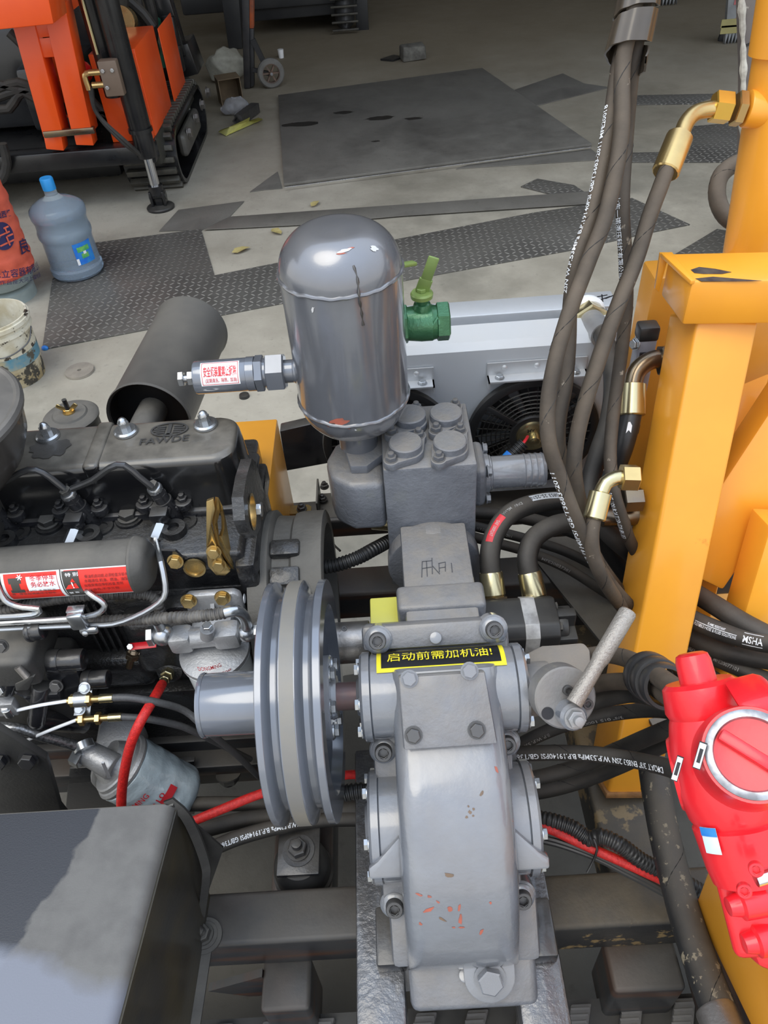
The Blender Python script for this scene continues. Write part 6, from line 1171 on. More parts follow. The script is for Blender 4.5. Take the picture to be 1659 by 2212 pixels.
for lab, pts, r, tx in (
    ('black hose lowest of those passing behind the motor hoses', [(985, 1150, 1.40), (1060, 1170, 1.40), (1140, 1192, 1.40), (1220, 1225, 1.40), (1300, 1275, 1.42), (1400, 1340, 1.5)], .0095, [('MFE20027381', (1175, 1203), (1230, 1228), .007, .3, INKG)]),
    ('black hose running behind the motor hoses with faint grey print', [(985, 1128, 1.44), (1060, 1145, 1.44), (1140, 1165, 1.44), (1230, 1195, 1.44), (1320, 1245, 1.46), (1420, 1320, 1.5)], .0095, [('W.P.53MPa GB/T3683-2011', (1030, 1138), (1110, 1158), .007, .3, INKG)]),
    ('black hose along the back beam under the pump outlet', [(985, 1108, 1.48), (1080, 1112, 1.48), (1160, 1125, 1.48), (1240, 1150, 1.48), (1330, 1190, 1.50), (1430, 1260, 1.55)], .0125, []),
    ('printed hose with MSHA box right of the column', [(1380, 1235, 1.46), (1430, 1282, 1.38), (1465, 1318, 1.30), (1510, 1345, 1.26), (1570, 1368, 1.23), (1640, 1386, 1.20), (1740, 1400, 1.16)], .0158, [('FLAME RESISTANT', (1528, 1353), (1572, 1369), .0058, -.30, INKW), ('FLEXIBLE HOSE & FLUID SOLUTIONS', (1508, 1344), (1590, 1374), .0068, .20, INKW), ('液压科技有限公司', (1462, 1316), (1502, 1341), .0085, .05, INKW), ('MSHA', (1610, 1379), (1650, 1388), .015, .05, INKW)]),
    ('dark hose just under the MSHA hose', [(1400, 1290, 1.46), (1460, 1352, 1.34), (1530, 1395, 1.30), (1600, 1415, 1.27), (1740, 1440, 1.22)], .0158, []),
    ('dark hose with grey print in the right cluster', [(1400, 1330, 1.48), (1455, 1380, 1.36), (1530, 1415, 1.32), (1600, 1446, 1.28), (1740, 1500, 1.22)], .0135, [('19140PSI GB/T3683-2011 MFE20077101', (1458, 1382), (1596, 1445), .0085, .15, INKG)]),
    ('dark hose with white letters low in the right cluster', [(1390, 1370, 1.44), (1450, 1412, 1.36), (1520, 1455, 1.33), (1600, 1500, 1.30), (1740, 1560, 1.26)], .0150, [('CPL', (1440, 1407), (1462, 1420), .0095, .2, INKW)])):
    t_, p_ = hose(lab, pts, r, RUBBER, tx)
    if 'MSHA box' in lab:
        HP[t_.name] = (p_, r)
        for e in (((1605, 1377), (1656, 1389), -.62, -.55), ((1605, 1377), (1656, 1389), .58, .65), ((1605, 1377), (1606.5, 1377.5), -.6, .62), ((1654, 1388.6), (1656, 1389), -.6, .62), ((1507, 1344), (1598, 1376), -.09, -.03)): patch(t_, *e, INKW)
# box round the MSHA mark is part of that print: small frame strip
# hoses from the bypass valve to the red valve
t_v, pv1 = hose('grey hose from the bypass valve into black wrapping at the red valve', [(1240, 1425, 1.10), (1290, 1414, 1.08), (1345, 1420, 1.03), (1395, 1443, .95), (1435, 1470, .87), (1490, 1510, .80)], .0118, RUBBERD, (), True)
t_v2, pv2 = hose('second grey hose just below it into the black wrapping', [(1245, 1490, 1.10), (1300, 1475, 1.08), (1360, 1472, 1.02), (1405, 1480, .95), (1440, 1500, .88), (1490, 1535, .82)], .0118, RUBBERD, (), True)
hose('third grey hose ending behind the red valve', [(1240, 1530, 1.12), (1300, 1512, 1.1), (1370, 1500, 1.05), (1430, 1515, .98), (1500, 1550, .9)], .0115, RUBBER, (), True)
ct_ = at(1416, 1470, d=.93); ca_ = (at(1470, 1505, d=.84)-at(1385, 1450, d=.99)).normalized(); sw = thing('hose_wrap', 'black spiral wrap binding two hoses next to the red valve', 'wrap', ct_-Z1*.03)
for k, (o_, r_) in enumerate(((-.024, .0295), (.004, .0285), (.032, .026))):
    b = B(); b.lathe(ct_+ca_*o_, ca_, [(-.011, r_-.004), (-.011, r_), (-.008, r_+.0012), (.008, r_+.0012), (.011, r_), (.011, r_-.004), (-.011, r_-.004)], 36); part('wrap_turn', b, mat('wrap_black', (.02, .02, .022), (.032, .032, .034), 9, .33, 0, .05, 60, (.10, .095, .085), .4), sw)
for lab, pts, r, tx in (
    ('printed hose passing behind the bypass valve', [(1080, 1640, 1.16), (1130, 1605, 1.16), (1200, 1573, 1.15), (1270, 1552, 1.13), (1350, 1538, 1.10), (1420, 1534, 1.05), (1500, 1545, .98)], .0105, [('B.P. W.P. 53MPa', (1188, 1577), (1110, 1617), .0075, .55, INKG), ('3/8" 015 10003', (1345, 1538), (1262, 1553), .0065, .7, INKG)]),
    ('hose with clear white print crossing low in front of the column foot', [(1060, 1630, 1.13), (1120, 1628, 1.12), (1200, 1626, 1.1), (1280, 1629, 1.07), (1360, 1640, 1.03), (1430, 1655, .97), (1510, 1680, .90)], .0112, [('DR2AT 3/8" EN853 2SN W.P.53MPa B.P.19140PSI GB/T3683', (1452, 1660), (1108, 1628), .0105, .45, INKW)]),
    ('hose rising from behind the pump to the red valve', [(1080, 1690, 1.2), (1160, 1680, 1.19), (1250, 1655, 1.17), (1330, 1622, 1.12), (1400, 1592, 1.06), (1480, 1560, .98)], .0118, []),
    ('lowest black hose behind the pump casing', [(1080, 1715, 1.24), (1160, 1712, 1.23), (1250, 1690, 1.21), (1340, 1655, 1.16), (1420, 1615, 1.1), (1500, 1580, 1.02)], .0112, [])):
    hose(lab, pts, r, RUBBER, tx, True)
# thick suction hose lower right
t_, p_ = hose('thick black suction hose sprinkled with dust at the lower right', [(1408, 1640, 1.16), (1420, 1720, 1.13), (1437, 1810, 1.09), (1459, 1900, 1.05), (1487, 2000, 1.0), (1521, 2100, .95), (1560, 2200, .90), (1600, 2300, .86)], .0215, mat('suction_hose', (.02, .02, .02), (.032, .031, .03), 12, .5, 0, .15, 160, (.13, .11, .08), .5, spots=(.26, .22, .15), sthr=.60, sscale=70), (), True, 'suction_hose', None, 24, .16)
b = B(); f0, f1 = at(1545, 2180, d=.91), at(1620, 2340, d=.845); fx = (f1-f0).normalized(); b.lathe(f0, fx, [(0, .018), (0, .0235), (.003, .0245), ((f1-f0).length, .0245)], 32); part('ferrule', b, STEEL, t_)
# lower left hoses seen through the frame
for lab, pts, r, tx in (
    ('plain black hose crossing low left of the pulley', [(380, 1738, 1.32), (470, 1736, 1.32), (560, 1737, 1.32), (660, 1738, 1.32), (760, 1730, 1.32), (860, 1725, 1.32)], .0125, []),
    ('middle black hose low left of the pulley', [(370, 1805, 1.26), (440, 1792, 1.27), (520, 1772, 1.28), (600, 1762, 1.28), (700, 1752, 1.28), (860, 1745, 1.28)], .0135, []),
    ('white-printed black hose below the pulley', [(390, 1866, 1.2), (440, 1842, 1.22), (500, 1815, 1.24), (560, 1796, 1.25), (620, 1782, 1.26), (700, 1770, 1.27), (860, 1768, 1.27)], .0125, [('W.P.53MPa B.P.19140PSI GB/T3683-2011', (640, 1778), (440, 1842), .0105, .15, INKW)])):
    hose(lab, pts, r, RUBBER, tx)
# hose loop behind the yellow cylinder
hose('brown hose loop peeping out left of the leaning yellow cylinder', [(1660, 345, 1.5), (1600, 350, 1.5), (1558, 378, 1.5), (1549, 425, 1.5), (1568, 468, 1.5), (1605, 485, 1.5), (1660, 480, 1.5)], .0165, RUBBERD, (), True)
# conduits
def cond(label, pts, r, m=None): return conduit('corrugated_conduit', [at(x, y, d=d) for x, y, d in pts], r, label, m)
cond('black ribbed conduit between bell housing and pump neck', [(678, 1226, 1.30), (720, 1222, 1.30), (770, 1206, 1.30), (810, 1185, 1.32), (850, 1165, 1.36), (900, 1150, 1.42)], .0125)
cond('ribbed conduit bulging up beside the red hose on the right', [(1130, 1765, 1.18), (1185, 1772, 1.16), (1235, 1788, 1.15), (1272, 1812, 1.14), (1300, 1808, 1.13), (1340, 1826, 1.12), (1390, 1862, 1.12), (1450, 1890, 1.12), (1520, 1930, 1.12), (1580, 1960, 1.12)], .0125)
cond('ribbed conduit end between pulley and crank housing', [(715, 1722, 1.14), (750, 1712, 1.14), (785, 1708, 1.14), (830, 1712, 1.14)], .0125)
fw = thing('fan_lead', 'ribbed fan lead with blue tape plugged to the fan hub', 'cable', at(1070, 1020, d=1.42)); b = B(); b.corrugated([at(1060, 1030, d=1.44), at(1090, 1000, d=1.43), at(1132, 957, d=1.42)], .012, .0055, .0014); part('sleeve', b, CONDUIT, fw)
b = B(); b.cyl(at(1089, 1001, d=1.43), at(1106, 983, d=1.427), .0132, n=24); part('blue_tape', b, LBLUE, fw); b = B(); b.tube([at(1130, 958, d=1.42), at(1136, 950, d=1.43), at(1140, 943, d=1.47)], .003, 6); part('wire', b, INKR, fw)
b = B(); b.tube([at(1120, 1775, d=1.17), at(1180, 1788, d=1.155), at(1235, 1813, d=1.145), at(1290, 1838, d=1.135), at(1345, 1862, d=1.125), at(1395, 1885, d=1.12), at(1460, 1915, d=1.12), at(1530, 1955, d=1.12)], .0072, 12); solo('red_braided_hose', b, REDB, 'red braided hose strapped beside a ribbed conduit right of the pump', 'hose')
for k, lb in enumerate(('upper thin black cable strapped under the red hose', 'lower thin black cable strapped under the red hose')):
    b = B(); b.tube([at(1120, 1800+k*9, d=1.17), at(1200, 1816+k*8, d=1.155), at(1290, 1850+k*6, d=1.14), at(1350, 1880+k*7, d=1.13), at(1400, 1905+k*8, d=1.125), at(1480, 1950+k*8, d=1.12)], .0042, 8); solo('thin_cable', b, PLAST, lb, 'cable')
b = B(); b.tube([at(1283, 1812, d=1.12), at(1290, 1835, d=1.118), at(1280, 1862, d=1.13), at(1268, 1885, d=1.13)], .0018, 6); solo('cable_tie', b, PLAST, 'black cable tie round the red hose and conduit', 'cable tie')
b = B(); b.tube([at(697, 1100, d=1.55), at(704, 1135, d=1.52), at(716, 1170, d=1.5), at(735, 1190, d=1.48)], .0022, 6); solo('thin_wire', b, PLAST, 'thin black wire hanging from the cooler foot bracket', 'wire')
# spiral guard round the bundle at the top
WR = mat('guard_brown', (.075, .058, .04), (.028, .026, .024), 6, .3, 0, .06, 40, (.2, .16, .11), .3, coat=.25)
ax = spline([at(1398, -110, d=.95), at(1388, -40, d=.965), at(1372, 40, d=.975), at(1355, 110, d=.985), at(1346, 150, d=.99)], .004); fr = frames(ax); sg_ = thing('spiral_guard', 'brown-black plastic spiral guard wound round the hanging hose bundle', 'hose guard', ax[-1].copy())
Lx = [0.0]
for a, c in zip(ax, ax[1:]): Lx.append(Lx[-1]+(c-a).length)
b = B(); vs = []; fs = []; pitch = .040; wd = .036; N_ = 150; tot = Lx[-1]
import bisect
def on_axis(s):
    s = min(max(s, 0), tot-1e-6); i = max(0, min(bisect.bisect_right(Lx, s)-1, len(ax)-2)); f = (s-Lx[i])/(Lx[i+1]-Lx[i]); p, tg, u, v = fr[i]; return p.lerp(fr[i+1][0], f), tg, u, v
_, _, u0_, v0_ = on_axis(tot); ph0 = math.atan2((EYE-ax[-1]).dot(v0_), (EYE-ax[-1]).dot(u0_))
for i in range(N_+1):
    s = tot-.012-(tot-.05)*i/N_; q = ph0+.55-2*PI*(tot-s)/pitch; w_ = wd*min(1, .25+i/6); rr = .0252+.0008*math.sin(i*.7)+(.0035*max(0, 1-i/N_*1.0))*.3
    for ds, dr in ((-w_/2, 0), (w_/2, .0012), (w_/2, -.0015), (-w_/2, -.0025)):
        p, tg, u, v = on_axis(s+ds); vs.append(p+(u*math.cos(q)+v*math.sin(q))*(rr+dr))
for i in range(N_):
    a, c = 4*i, 4*i+4
    for k in range(4): fs.append((a+k, a+(k+1) % 4, c+(k+1) % 4, c+k))
b.raw(vs, fs); part('spiral_strip', b, WR, sg_)
# ------------------------------------------------------------------ things on the floor at left
bo = at(172, 590, z=0); bt = thing('water_bottle', 'blue translucent water bottle with blue cap standing on the chequered plate', 'bottle', bo); zf = .007
b = B(); rb_ = .135; prof = [(0, 0), (0, .10), (.006, .125), (.02, rb_), (.05, rb_), (.06, .128), (.065, .128), (.19, .126), (.20, .129), (.215, rb_), (.235, rb_), (.248, .131), (.255, .129), (.285, .129), (.295, .132), (.31, rb_+.002), (.335, rb_+.003), (.35, rb_-.002), (.365, .115), (.385, .08), (.40, .042), (.41, .031), (.455, .029)]
b.lathe(bo+Z1*zf, Z1, prof, 48)
def glassy(name, col, rough, tr=.75):
    m = mat(name, col, tuple(q*.9 for q in col), 4, rough, alpha_trans=tr, ior=1.25, rvar=.02); return m
part('shell', b, glassy('bottle_blue', (.60, .70, .78), .10), bt)
b = B(); b.lathe(bo+Z1*(zf+.004), Z1, [(0, 0), (0, .115), (.02, .128), (.045, .128), (.10, .123), (.30, .120), (.3001, 0)], 40); part('water', b, glassy('water_blue', (.48, .60, .74), .05, .75), bt)
b = B(); b.lathe(bo+Z1*(zf+.435), Z1, [(0, .032), (.05, .0325), (.056, .029), (.056, 0)], 28); part('cap', b, mat('cap_blue', (.02, .30, .72), None, 5, .4), bt)
b = B(); q0 = math.atan2(-1, .55); a_, u_, v_ = basis(Z1, X1)
def bl(bb, q0, q1, z0, z1, lift): sticker_cyl(bb, bo+Z1*zf, Z1, X1, .128, z0, z1, q0, q1, 6, lift)
bl(b, q0-.05, q0+.75, .085, .195, .002); sk = part('label', b, LBLUE, bt); b = B(); bl(b, q0+.08, q0+.6, .15, .175, .003); bl(b, q0+.2, q0+.5, .115, .14, .003); part('green_print', b, mat('print_green', (.06, .35, .12), (.2, .5, .1), 60, .5), sk); b = B(); bl(b, q0-.05, q0+.05, .087, .12, .003); bl(b, q0+.3, q0+.42, .135, .15, .0034); part('white_print', b, WHITE, sk)
# gas cylinder in an orange bag
go = at(22, 640, z=0); gc = thing('gas_cylinder', 'grey gas cylinder wearing a crumpled orange printed bag', 'gas cylinder', go); gr = .158; GP = mat('cylinder_grey', (.28, .33, .32), (.22, .26, .25), 9, .45, 0, .1, 60, spots=(.1, .09, .07), sthr=.7, sscale=20)
b = B(); b.lathe(go, Z1, [(0, .128), (.0, .135), (.055, .135), (.065, .12), (.07, .10)], 48); part('foot_ring', b, GP, gc); b = B(); b.lathe(go, Z1, [(.055, 0), (.06, .10), (.085, .143), (.12, gr), (.50, gr), (.58, .12), (.60, 0)], 48); part('shell', b, GP, gc)
b = B(); b.lathe(go, Z1, [(.14, gr+.016)]+[(.14+.02*k, gr+.018+.004*math.sin(k*1.9)-.0002*k) for k in range(1, 20)]+[(.56, .165), (.61, .13), (.635, .06), (.64, 0)], 96); b.noise(.007, 16, 3); BAG = mat('orange_bag', (.72, .13, .07), (.60, .10, .055), 14, .55, 0, .5, 26, (.45, .2, .14), .6); bag = part('bag', b, BAG, gc, 'crumpled orange bag'); b = B(); b.tube([go+V((.085, -.09, .60)), go+V((.13, -.11, .62)), go+V((.17, -.11, .60))], .004, 6); part('tie_string', b, WHITE, gc)
NAVY = mat('ink_navy', (.025, .02, .09), None, 5, .5)
b = B(); G0 = go; RG = gr+.024
def gtxt(bb, body, p0, p1, size, bold=.01, lift=.002): put_text(bb, body, p0, p1, go, Z1, (0, -1, 0), RG, size, bold, lift)
gtxt(b, '良', (42, 534), (60, 528), .075); gtxt(b, '乐立容器有限公司', (-18, 592), (88, 570), .042, .01); gtxt(b, '工作台座大河上镇地路', (-15, 610), (86, 592), .024, .002); gtxt(b, '州山西煤', (-25, 468), (22, 459), .032, .03); part('lettering', b, NAVY, bag)
b = B(); q, tt = cang(5, 510, go, Z1, (0, -1, 0), RG); a_, u_, v_ = basis(Z1, (0, -1, 0)); n_ = u_*math.cos(q)+v_*math.sin(q); tg = Z1.cross(n_); ctr = go+Z1*tt
def onbag(x, y, l=.004): an = q+x/RG*(1 if (tg.dot(-u_*math.sin(q)+v_*math.cos(q)) > 0) else -1); return go+Z1*(tt+y)+(u_*math.cos(an)+v_*math.sin(an))*(RG+l)
b.raw([onbag(0, 0)]+[onbag(.060*math.cos(2*PI*k/28), .064*math.sin(2*PI*k/28)) for k in range(28)], [(0, 1+k, 1+(k+1) % 28) for k in range(28)]); em = part('round_emblem', b, NAVY, bag)
b = B()
for x0, x1, y0, y1 in ((-.045, .045, .026, .034), (-.03, .04, .004, .011), (-.05, .052, -.014, -.006), (.01, .018, -.05, -.006), (-.03, .045, -.040, -.032), (-.022, -.014, .0, .05), (.02, .028, .004, .03)): b.raw([onbag(x0, y0, .008), onbag(x1, y0, .008), onbag(x1, y1, .008), onbag(x0, y1, .008)], [(0, 1, 2, 3)])
part('emblem_bars', b, BAG, em)
# paint bucket
bk = at(38, 812, z=0); bu = thing('paint_bucket', 'paint-spattered bucket with worn blue band at the left edge', 'bucket', bk); SPL = mat('paint_splatter', (.52, .47, .34), (.32, .25, .13), 12, .6, 0, .5, 60, spots=(.05, .045, .035), sthr=.52, sscale=16); 
b = B(); b.lathe(bk, Z1, [(0, 0), (0, .118), (.012, .122), (.12, .130)], 44); part('lower_wall', b, SPL, bu); b = B(); b.lathe(bk, Z1, [(.095, .1300), (.15, .1335)], 44); part('blue_band', b, mat('worn_blue', (.09, .24, .32), (.36, .32, .2), 12, .55, spots=(.08, .07, .05), sthr=.55, sscale=14), bu)
b = B(); b.lathe(bk, Z1, [(.12, .130), (.235, .138), (.236, .148), (.25, .148), (.252, .141), (.268, .142), (.269, .152), (.285, .152), (.287, .143), (.296, .145), (.296, .138), (.06, .125)], 48); part('upper_wall', b, mat('spatter_white', (.66, .63, .52), (.5, .44, .3), 12, .55, 0, .5, 60, spots=(.05, .04, .03), sthr=.56, sscale=18), bu); b = B(); b.lathe(bk, Z1, [(.15, .13), (.152, 0)], 40); part('contents', b, mat('tar', (.03, .028, .025), (.3, .27, .2), 14, .4, spots=(.6, .57, .48), sthr=.6, sscale=10), bu)
b = B(); b.tube([bk+V((-.10, -.11, .225)), bk+V((-.04, -.148, .20)), bk+V((.06, -.14, .175)), bk+V((.135, -.06, .19)), bk+V((.15, 0, .235))], .003, 6); part('wire_handle', b, STEELD, bu)
b = B(); p = at(97, 752, z=.008); b.ball(p, .016, 12, (1, .8, .8)); solo('bottle_cap', b, LBLUE, 'tiny blue cap lying by the bucket rim', 'cap')
b = B(); p = at(527, 852, z=.012); b.lathe(p-Z1*.012, Z1, [(0, 0), (0, .022), (.012, .02), (.014, 0)], 18); solo('rubber_plug', b, PLAST, 'small black plug on the concrete below the safety valve', 'plug')

# ------------------------------------------------------------------ orange crawler rig
YR = 4.72; PY = lambda px, py, y=YR: at(px, py, y=y); DARKM = mat('rig_black', (.008, .008, .009), (.014, .014, .014), 8, .3, coat=.25)
rig = thing('orange_rig', 'orange and black crawler drill rig parked at the upper left', 'drill rig', PY(150, 330)*1.0)
zt_ = PY(150, 325).z; xr = PY(332, 318).x; yb_ = at(405, 165, z=zt_).y; yb_ = min(max(yb_, 6.0), 8.5)
b = B(); b.span((-3.2, YR-.02, zt_-.10), (xr, YR+.10, zt_), .01); part('front_beam', b, DARKM, rig); b = B(); b.span((xr-.10, YR+.1, zt_-.15), (xr+.0, yb_, zt_), .01); part('side_beam', b, mat('olive_black', (.05, .048, .035), (.03, .03, .026), 5, .4), rig); b = B(); b.span((-3.2, YR+.05, zt_-.05), (xr-.1, yb_, zt_-.02)); part('deck', b, DARKM, rig); b = B(); b.span((-3.2, 5.1, .06), (xr-.34, 6.6, zt_-.12), .04); part('undercarriage', b, DARKM, rig)
OR = ORANGE
def rb_beam(name, p, q, w, h, m=OR, y0=YR, y1=None): b = B(); b.beam(PY(*p, y0), PY(*q, y1 or y0), w, h, (0, -1, 0), .006); return part(name, b, m, rig)
rb_beam('mast_leg', (55, 30), (123, 288), .115, .14, OR, 4.72); rb_beam('mast_leg', (122, 0), (184, 280), .115, .14, OR, 4.72); rb_beam('mast_brace', (100, 90), (158, 250), .08, .06, OR, 4.95); rb_beam('cross_bar', (66, 98), (150, 92), .10, .12, OR, 4.72); rb_beam('cross_bar', (45, 62), (140, 50), .10, .12, OR, 4.72)
rb_beam('pivot_rod', (95, 290), (205, 280), .035, .035, BRONZE, 4.66); rb_beam('foot_bracket', (118, 285), (124, 318), .10, .10, OR, 4.72); rb_beam('foot_bracket', (182, 280), (188, 308), .10, .10, OR, 4.72)
b = B(); b.slab([PY(-120, -60, 4.35), PY(94, -60, 4.35), PY(116, 52, 4.35), PY(-120, 77, 4.35)], .25, Y1, .006); part('mast_plate', b, OR, rig); rb_beam('upper_strut', (118, -40), (146, 22), .12, .2, OR, 5.0)
# orange tank box
x0, x1 = PY(246, 289, 4.86).x, PY(334, 280, 4.86).x; z1 = PY(200, 112, 4.86).z; b = B(); b.span((x0, 4.86, zt_), (x1, 5.42, z1), .006); tkb = part('oil_tank', b, OR, rig)
b = B(); b.span((x0-.0, 4.80, zt_+.0), (x0+.115, 4.87, z1+.0), .004); part('front_flange', b, OR, tkb); b = B(); b.span((x1-.075, 4.80, zt_), (x1-.005, 4.87, z1-.02), .004); part('front_flange', b, OR, tkb)
b = B(); b.span((x0+.25, 5.5, zt_), (x1+.0, 5.95, zt_+.42), .005); part('battery_box', b, OR, rig)
# jack legs: outer tube, sleeve, chrome rod, clevis, round foot
def jack(px, py, y_off, ztop, r, chrome0, chrome1, label):
    f = at(px, py, z=0); t = thing('jack_leg', label, 'jack', f); b = B(); b.lathe(f, Z1, [(0, 0), (0, .082), (.012, .084), (.018, .078), (.024, .05), (.024, 0)], 36); part('foot_pad', b, PLAST, t)
    b = B(); b.box(f+Z1*.06, (.05, .035, .09), None, .008); b.box(f+V((-.038, 0, .065)), (.018, .07, .09), None, .008); b.box(f+V((.038, 0, .065)), (.018, .07, .09), None, .008); b.cyl(f+V((-.05, 0, .075)), f+V((.05, 0, .075)), .022); b.cyl(f+Z1*.09, f+Z1*(chrome0+.01), .042*r/.06); part('clevis', b, DARKM, t)
    b = B(); b.cyl(f+Z1*chrome0, f+Z1*(chrome1+.02), .028*r/.06); part('chrome_rod', b, CHROME, t); b = B(); b.cyl(f+Z1*chrome1, f+Z1*(chrome1+.22), r*.92, bev=.01); b.cyl(f+Z1*(chrome1+.15), f+Z1*ztop, r, bev=.01); b.ring(f+Z1*(chrome1+.14), f+Z1*(chrome1+.16), r*1.1, r*.9); part('outer_tube', b, DARKM, t); return t, f
z_c0 = at(337, 412, y=4.69).z; z_c1 = at(322, 365, y=4.69).z
ZL = at(268, 168, y=4.60).z
jk, jf = jack(348, 450, 0, 2.1, .062, .13, .30, 'black hydraulic jack leg on round foot at the near corner of the orange rig')
b = B(); b.cyl(jf+V((-.10, .04, .62)), jf+V((-.10, .04, 2.1)), .055, bev=.005); part('guide_tube', b, DARKM, jk); b = B(); b.cyl(jf+V((-.115, -.02, ZL+.1)), jf+V((-.115, -.02, 2.1)), .009); part('feed_pipe', b, ZYEL, jk)
b = B(); b.box(jf+V((-.055, -.075, ZL)), (.10, .07, .17), None, .006); vb = part('lock_valve', b, mat('valve_bronze', (.17, .12, .085), None, 5, .5), jk); b = B()
for dz in (-.03, .03): b.cyl(jf+V((-.10, -.08, ZL+dz)), jf+V((-.17, -.08, ZL+dz)), .016)
b.tube([jf+V((-.165, -.08, ZL+.03)), jf+V((-.195, -.08, ZL+.02)), jf+V((-.195, -.08, ZL-.05))], .015, 10); part('brass_fittings', b, GOLD, vb)
for k in range(2): b = B(); b.tube([jf+V((-.19+.01*k, -.08, ZL-.04)), jf+V((-.19, -.08, ZL-.17)), jf+V((-.10+.02*k, -.08, ZL-.32)), jf+V((-.02, -.04, ZL-.42))], .012, 8); part('jack_hose', b, RUBBER, vb)
for dx, dz in ((-.03, .04), (.02, .04), (-.03, -.04)): bolt(vb, jf+V((-.055+dx, -.11, ZL+dz)), (0, -1, 0), .010, ZINC, 'cap')
jack(418, 292, 0, .75, .05, .17, .42, 'smaller jack leg with bright rod at the far corner of the orange rig')
# rig crawler
tk = thing('rig_track', 'grey-black steel crawler of the orange rig beside its jack leg', 'track', V((xr-.05, 5.6, 0))); ya, yz, hh = 4.96, 6.15, .34; b = B(); pts = []
for k in range(13): q = PI/2+PI*k/12; pts.append((ya+hh/2+hh/2*math.cos(q), hh/2+hh/2*math.sin(q)))
for k in range(13): q = -PI/2+PI*k/12; pts.append((yz-hh/2+hh/2*math.cos(q), hh/2+hh/2*math.sin(q)))
xa, xb = xr-.28, xr+.06; vs = []; fs = []; n = len(pts); cy = (ya+yz)/2
inn = [(min(max(p[0], ya+hh/2), yz-hh/2)+(p[0]-min(max(p[0], ya+hh/2), yz-hh/2))*.86, hh/2+(p[1]-hh/2)*.86) for p in pts]
for (y_, z_), (y2, z2) in zip(pts, inn): vs += [V((xa, y_, z_)), V((xb, y_, z_)), V((xa, y2, z2)), V((xb, y2, z2))]
for i in range(n): a, c = 4*i, 4*((i+1) % n); fs += [(a, a+1, c+1, c), (a+2, c+2, c+3, a+3), (a, c, c+2, a+2), (a+1, a+3, c+3, c+1)]
b.raw(vs, fs); part('belt', b, DARKM, tk); b = B(); b.box((0, 0, .018), (.31, .032, .036), None, .004); pm = finish_mesh(b.bm, 'track_shoe', mat('shoe_steel', (.05, .048, .042), (.08, .075, .06), 20, .5, .3), V((0, 0, 0)))
per = []
for i in range(n): per.append((V((0,)+pts[i]), V((0,)+pts[(i+1) % n])))
tot_ = sum((c-a).length for a, c in per); stp = tot_/46; acc = 0; nxt = 0
for a, c in per:
    L_ = (c-a).length
    while nxt <= acc+L_ and nxt < tot_-.01:
        p = a.lerp(c, (nxt-acc)/L_); tg = (c-a).normalized(); nn = V((1, 0, 0)).cross(tg); nn = nn if nn.dot(p-V((0, min(max(p.y, ya+hh/2), yz-hh/2), hh/2))) > 0 else -nn
        o = bpy.data.objects.new('track_shoe', pm); COL.objects.link(o); o.parent = tk; mt = Matrix((V((1, 0, 0)), nn.cross(V((1, 0, 0))), nn)).transposed().to_4x4(); mt.translation = V(((xa+xb)/2, p.y, p.z-(.018 if p.z < .02 else 0)+.018*0))-ORG[tk.name]; o.matrix_local = mt; ORG[o.name] = ORG[tk.name]; nxt += stp
    acc += L_
b = B(); b.span((xb-.05, ya+.30, .10), (xb+.01, yz-.3, hh-.10), .03, 3); sf = part('side_frame', b, mat('frame_grey', (.10, .095, .08), (.07, .066, .058), 6, .5), tk)
for k in range(4): bolt(sf, V((xb+.01, ya+.4+k*.3, .22)), (1, 0, 0), .03, STEEL, 'hex')
# rig machinery behind: dark engine, hoses, green pump, black posts
b = B(); b.span((-3.0, 5.6, zt_), (x0-.15, 6.9, zt_+.95), .05, 2); b.span((-2.6, 5.2, zt_), (-2.0, 5.7, zt_+.55), .04); b.span((x0-.55, 5.1, zt_), (x0-.2, 5.6, zt_+.35), .03); part('engine_mass', b, DARKM, rig); b = B(); b.ball(PY(178, 155, 5.15), .06, 16); part('red_canister', b, RED, rig)
for k, pl in enumerate(([(-20, 200), (40, 178), (90, 200), (130, 230), (180, 240)], [(-20, 215), (50, 195), (110, 215), (160, 245), (230, 240)], [(-20, 180), (30, 190), (80, 215), (120, 245)], [(-20, 235), (20, 235), (40, 205), (70, 190)], [(5, 310), (15, 350), (5, 385), (-20, 400)], [(150, 190), (180, 200), (215, 235), (240, 250)], [(160, 245), (200, 240), (235, 245)], [(20, 70), (60, 110), (90, 160), (110, 200)])):
    b = B(); b.tube([PY(x, y, 4.85 if k != 4 else 4.66) for x, y in pl], .026, 10, .05); part('rig_hose', b, RUBBER, rig)
for p, q, yy in (((265, -20), (253, 60), 5.6), ((290, -20), (300, 70), 5.8), ((275, 0), (330, 60), 5.7), ((318, -10), (330, 85), 6.0)): b = B(); b.tube([PY(*p, yy), PY((p[0]+q[0])/2+6, (p[1]+q[1])/2, yy), PY(*q, yy)], .035, 10, .05); part('rig_hose', b, RUBBER, rig)
b = B(); b.cyl(PY(262, 45, 5.5), PY(270, 45, 5.6), .08); part('brass_coupling', b, GOLD, rig); b = B(); b.tube([PY(342, 65, 6.1), PY(325, 50, 6.1), PY(318, 75, 6.1), PY(325, 100, 6.1), PY(332, 140, 6.1)], .06, 14, .04); b.cyl(PY(330, 110, 6.1), PY(335, 140, 6.1), .11); part('green_pump', b, mat('pump_green', (.01, .16, .09), None, 5, .35), rig)
for p, q, w, yy in (((343, -30), (388, 120), .12, 6.3), ((370, 95), (395, 160), .30, 6.4), ((360, 120), (372, 190), .2, 6.3)): b = B(); b.beam(PY(*p, yy), PY(*q, yy), w, w, (0, -1, 0), .01); part('rear_post', b, DARKM, rig)

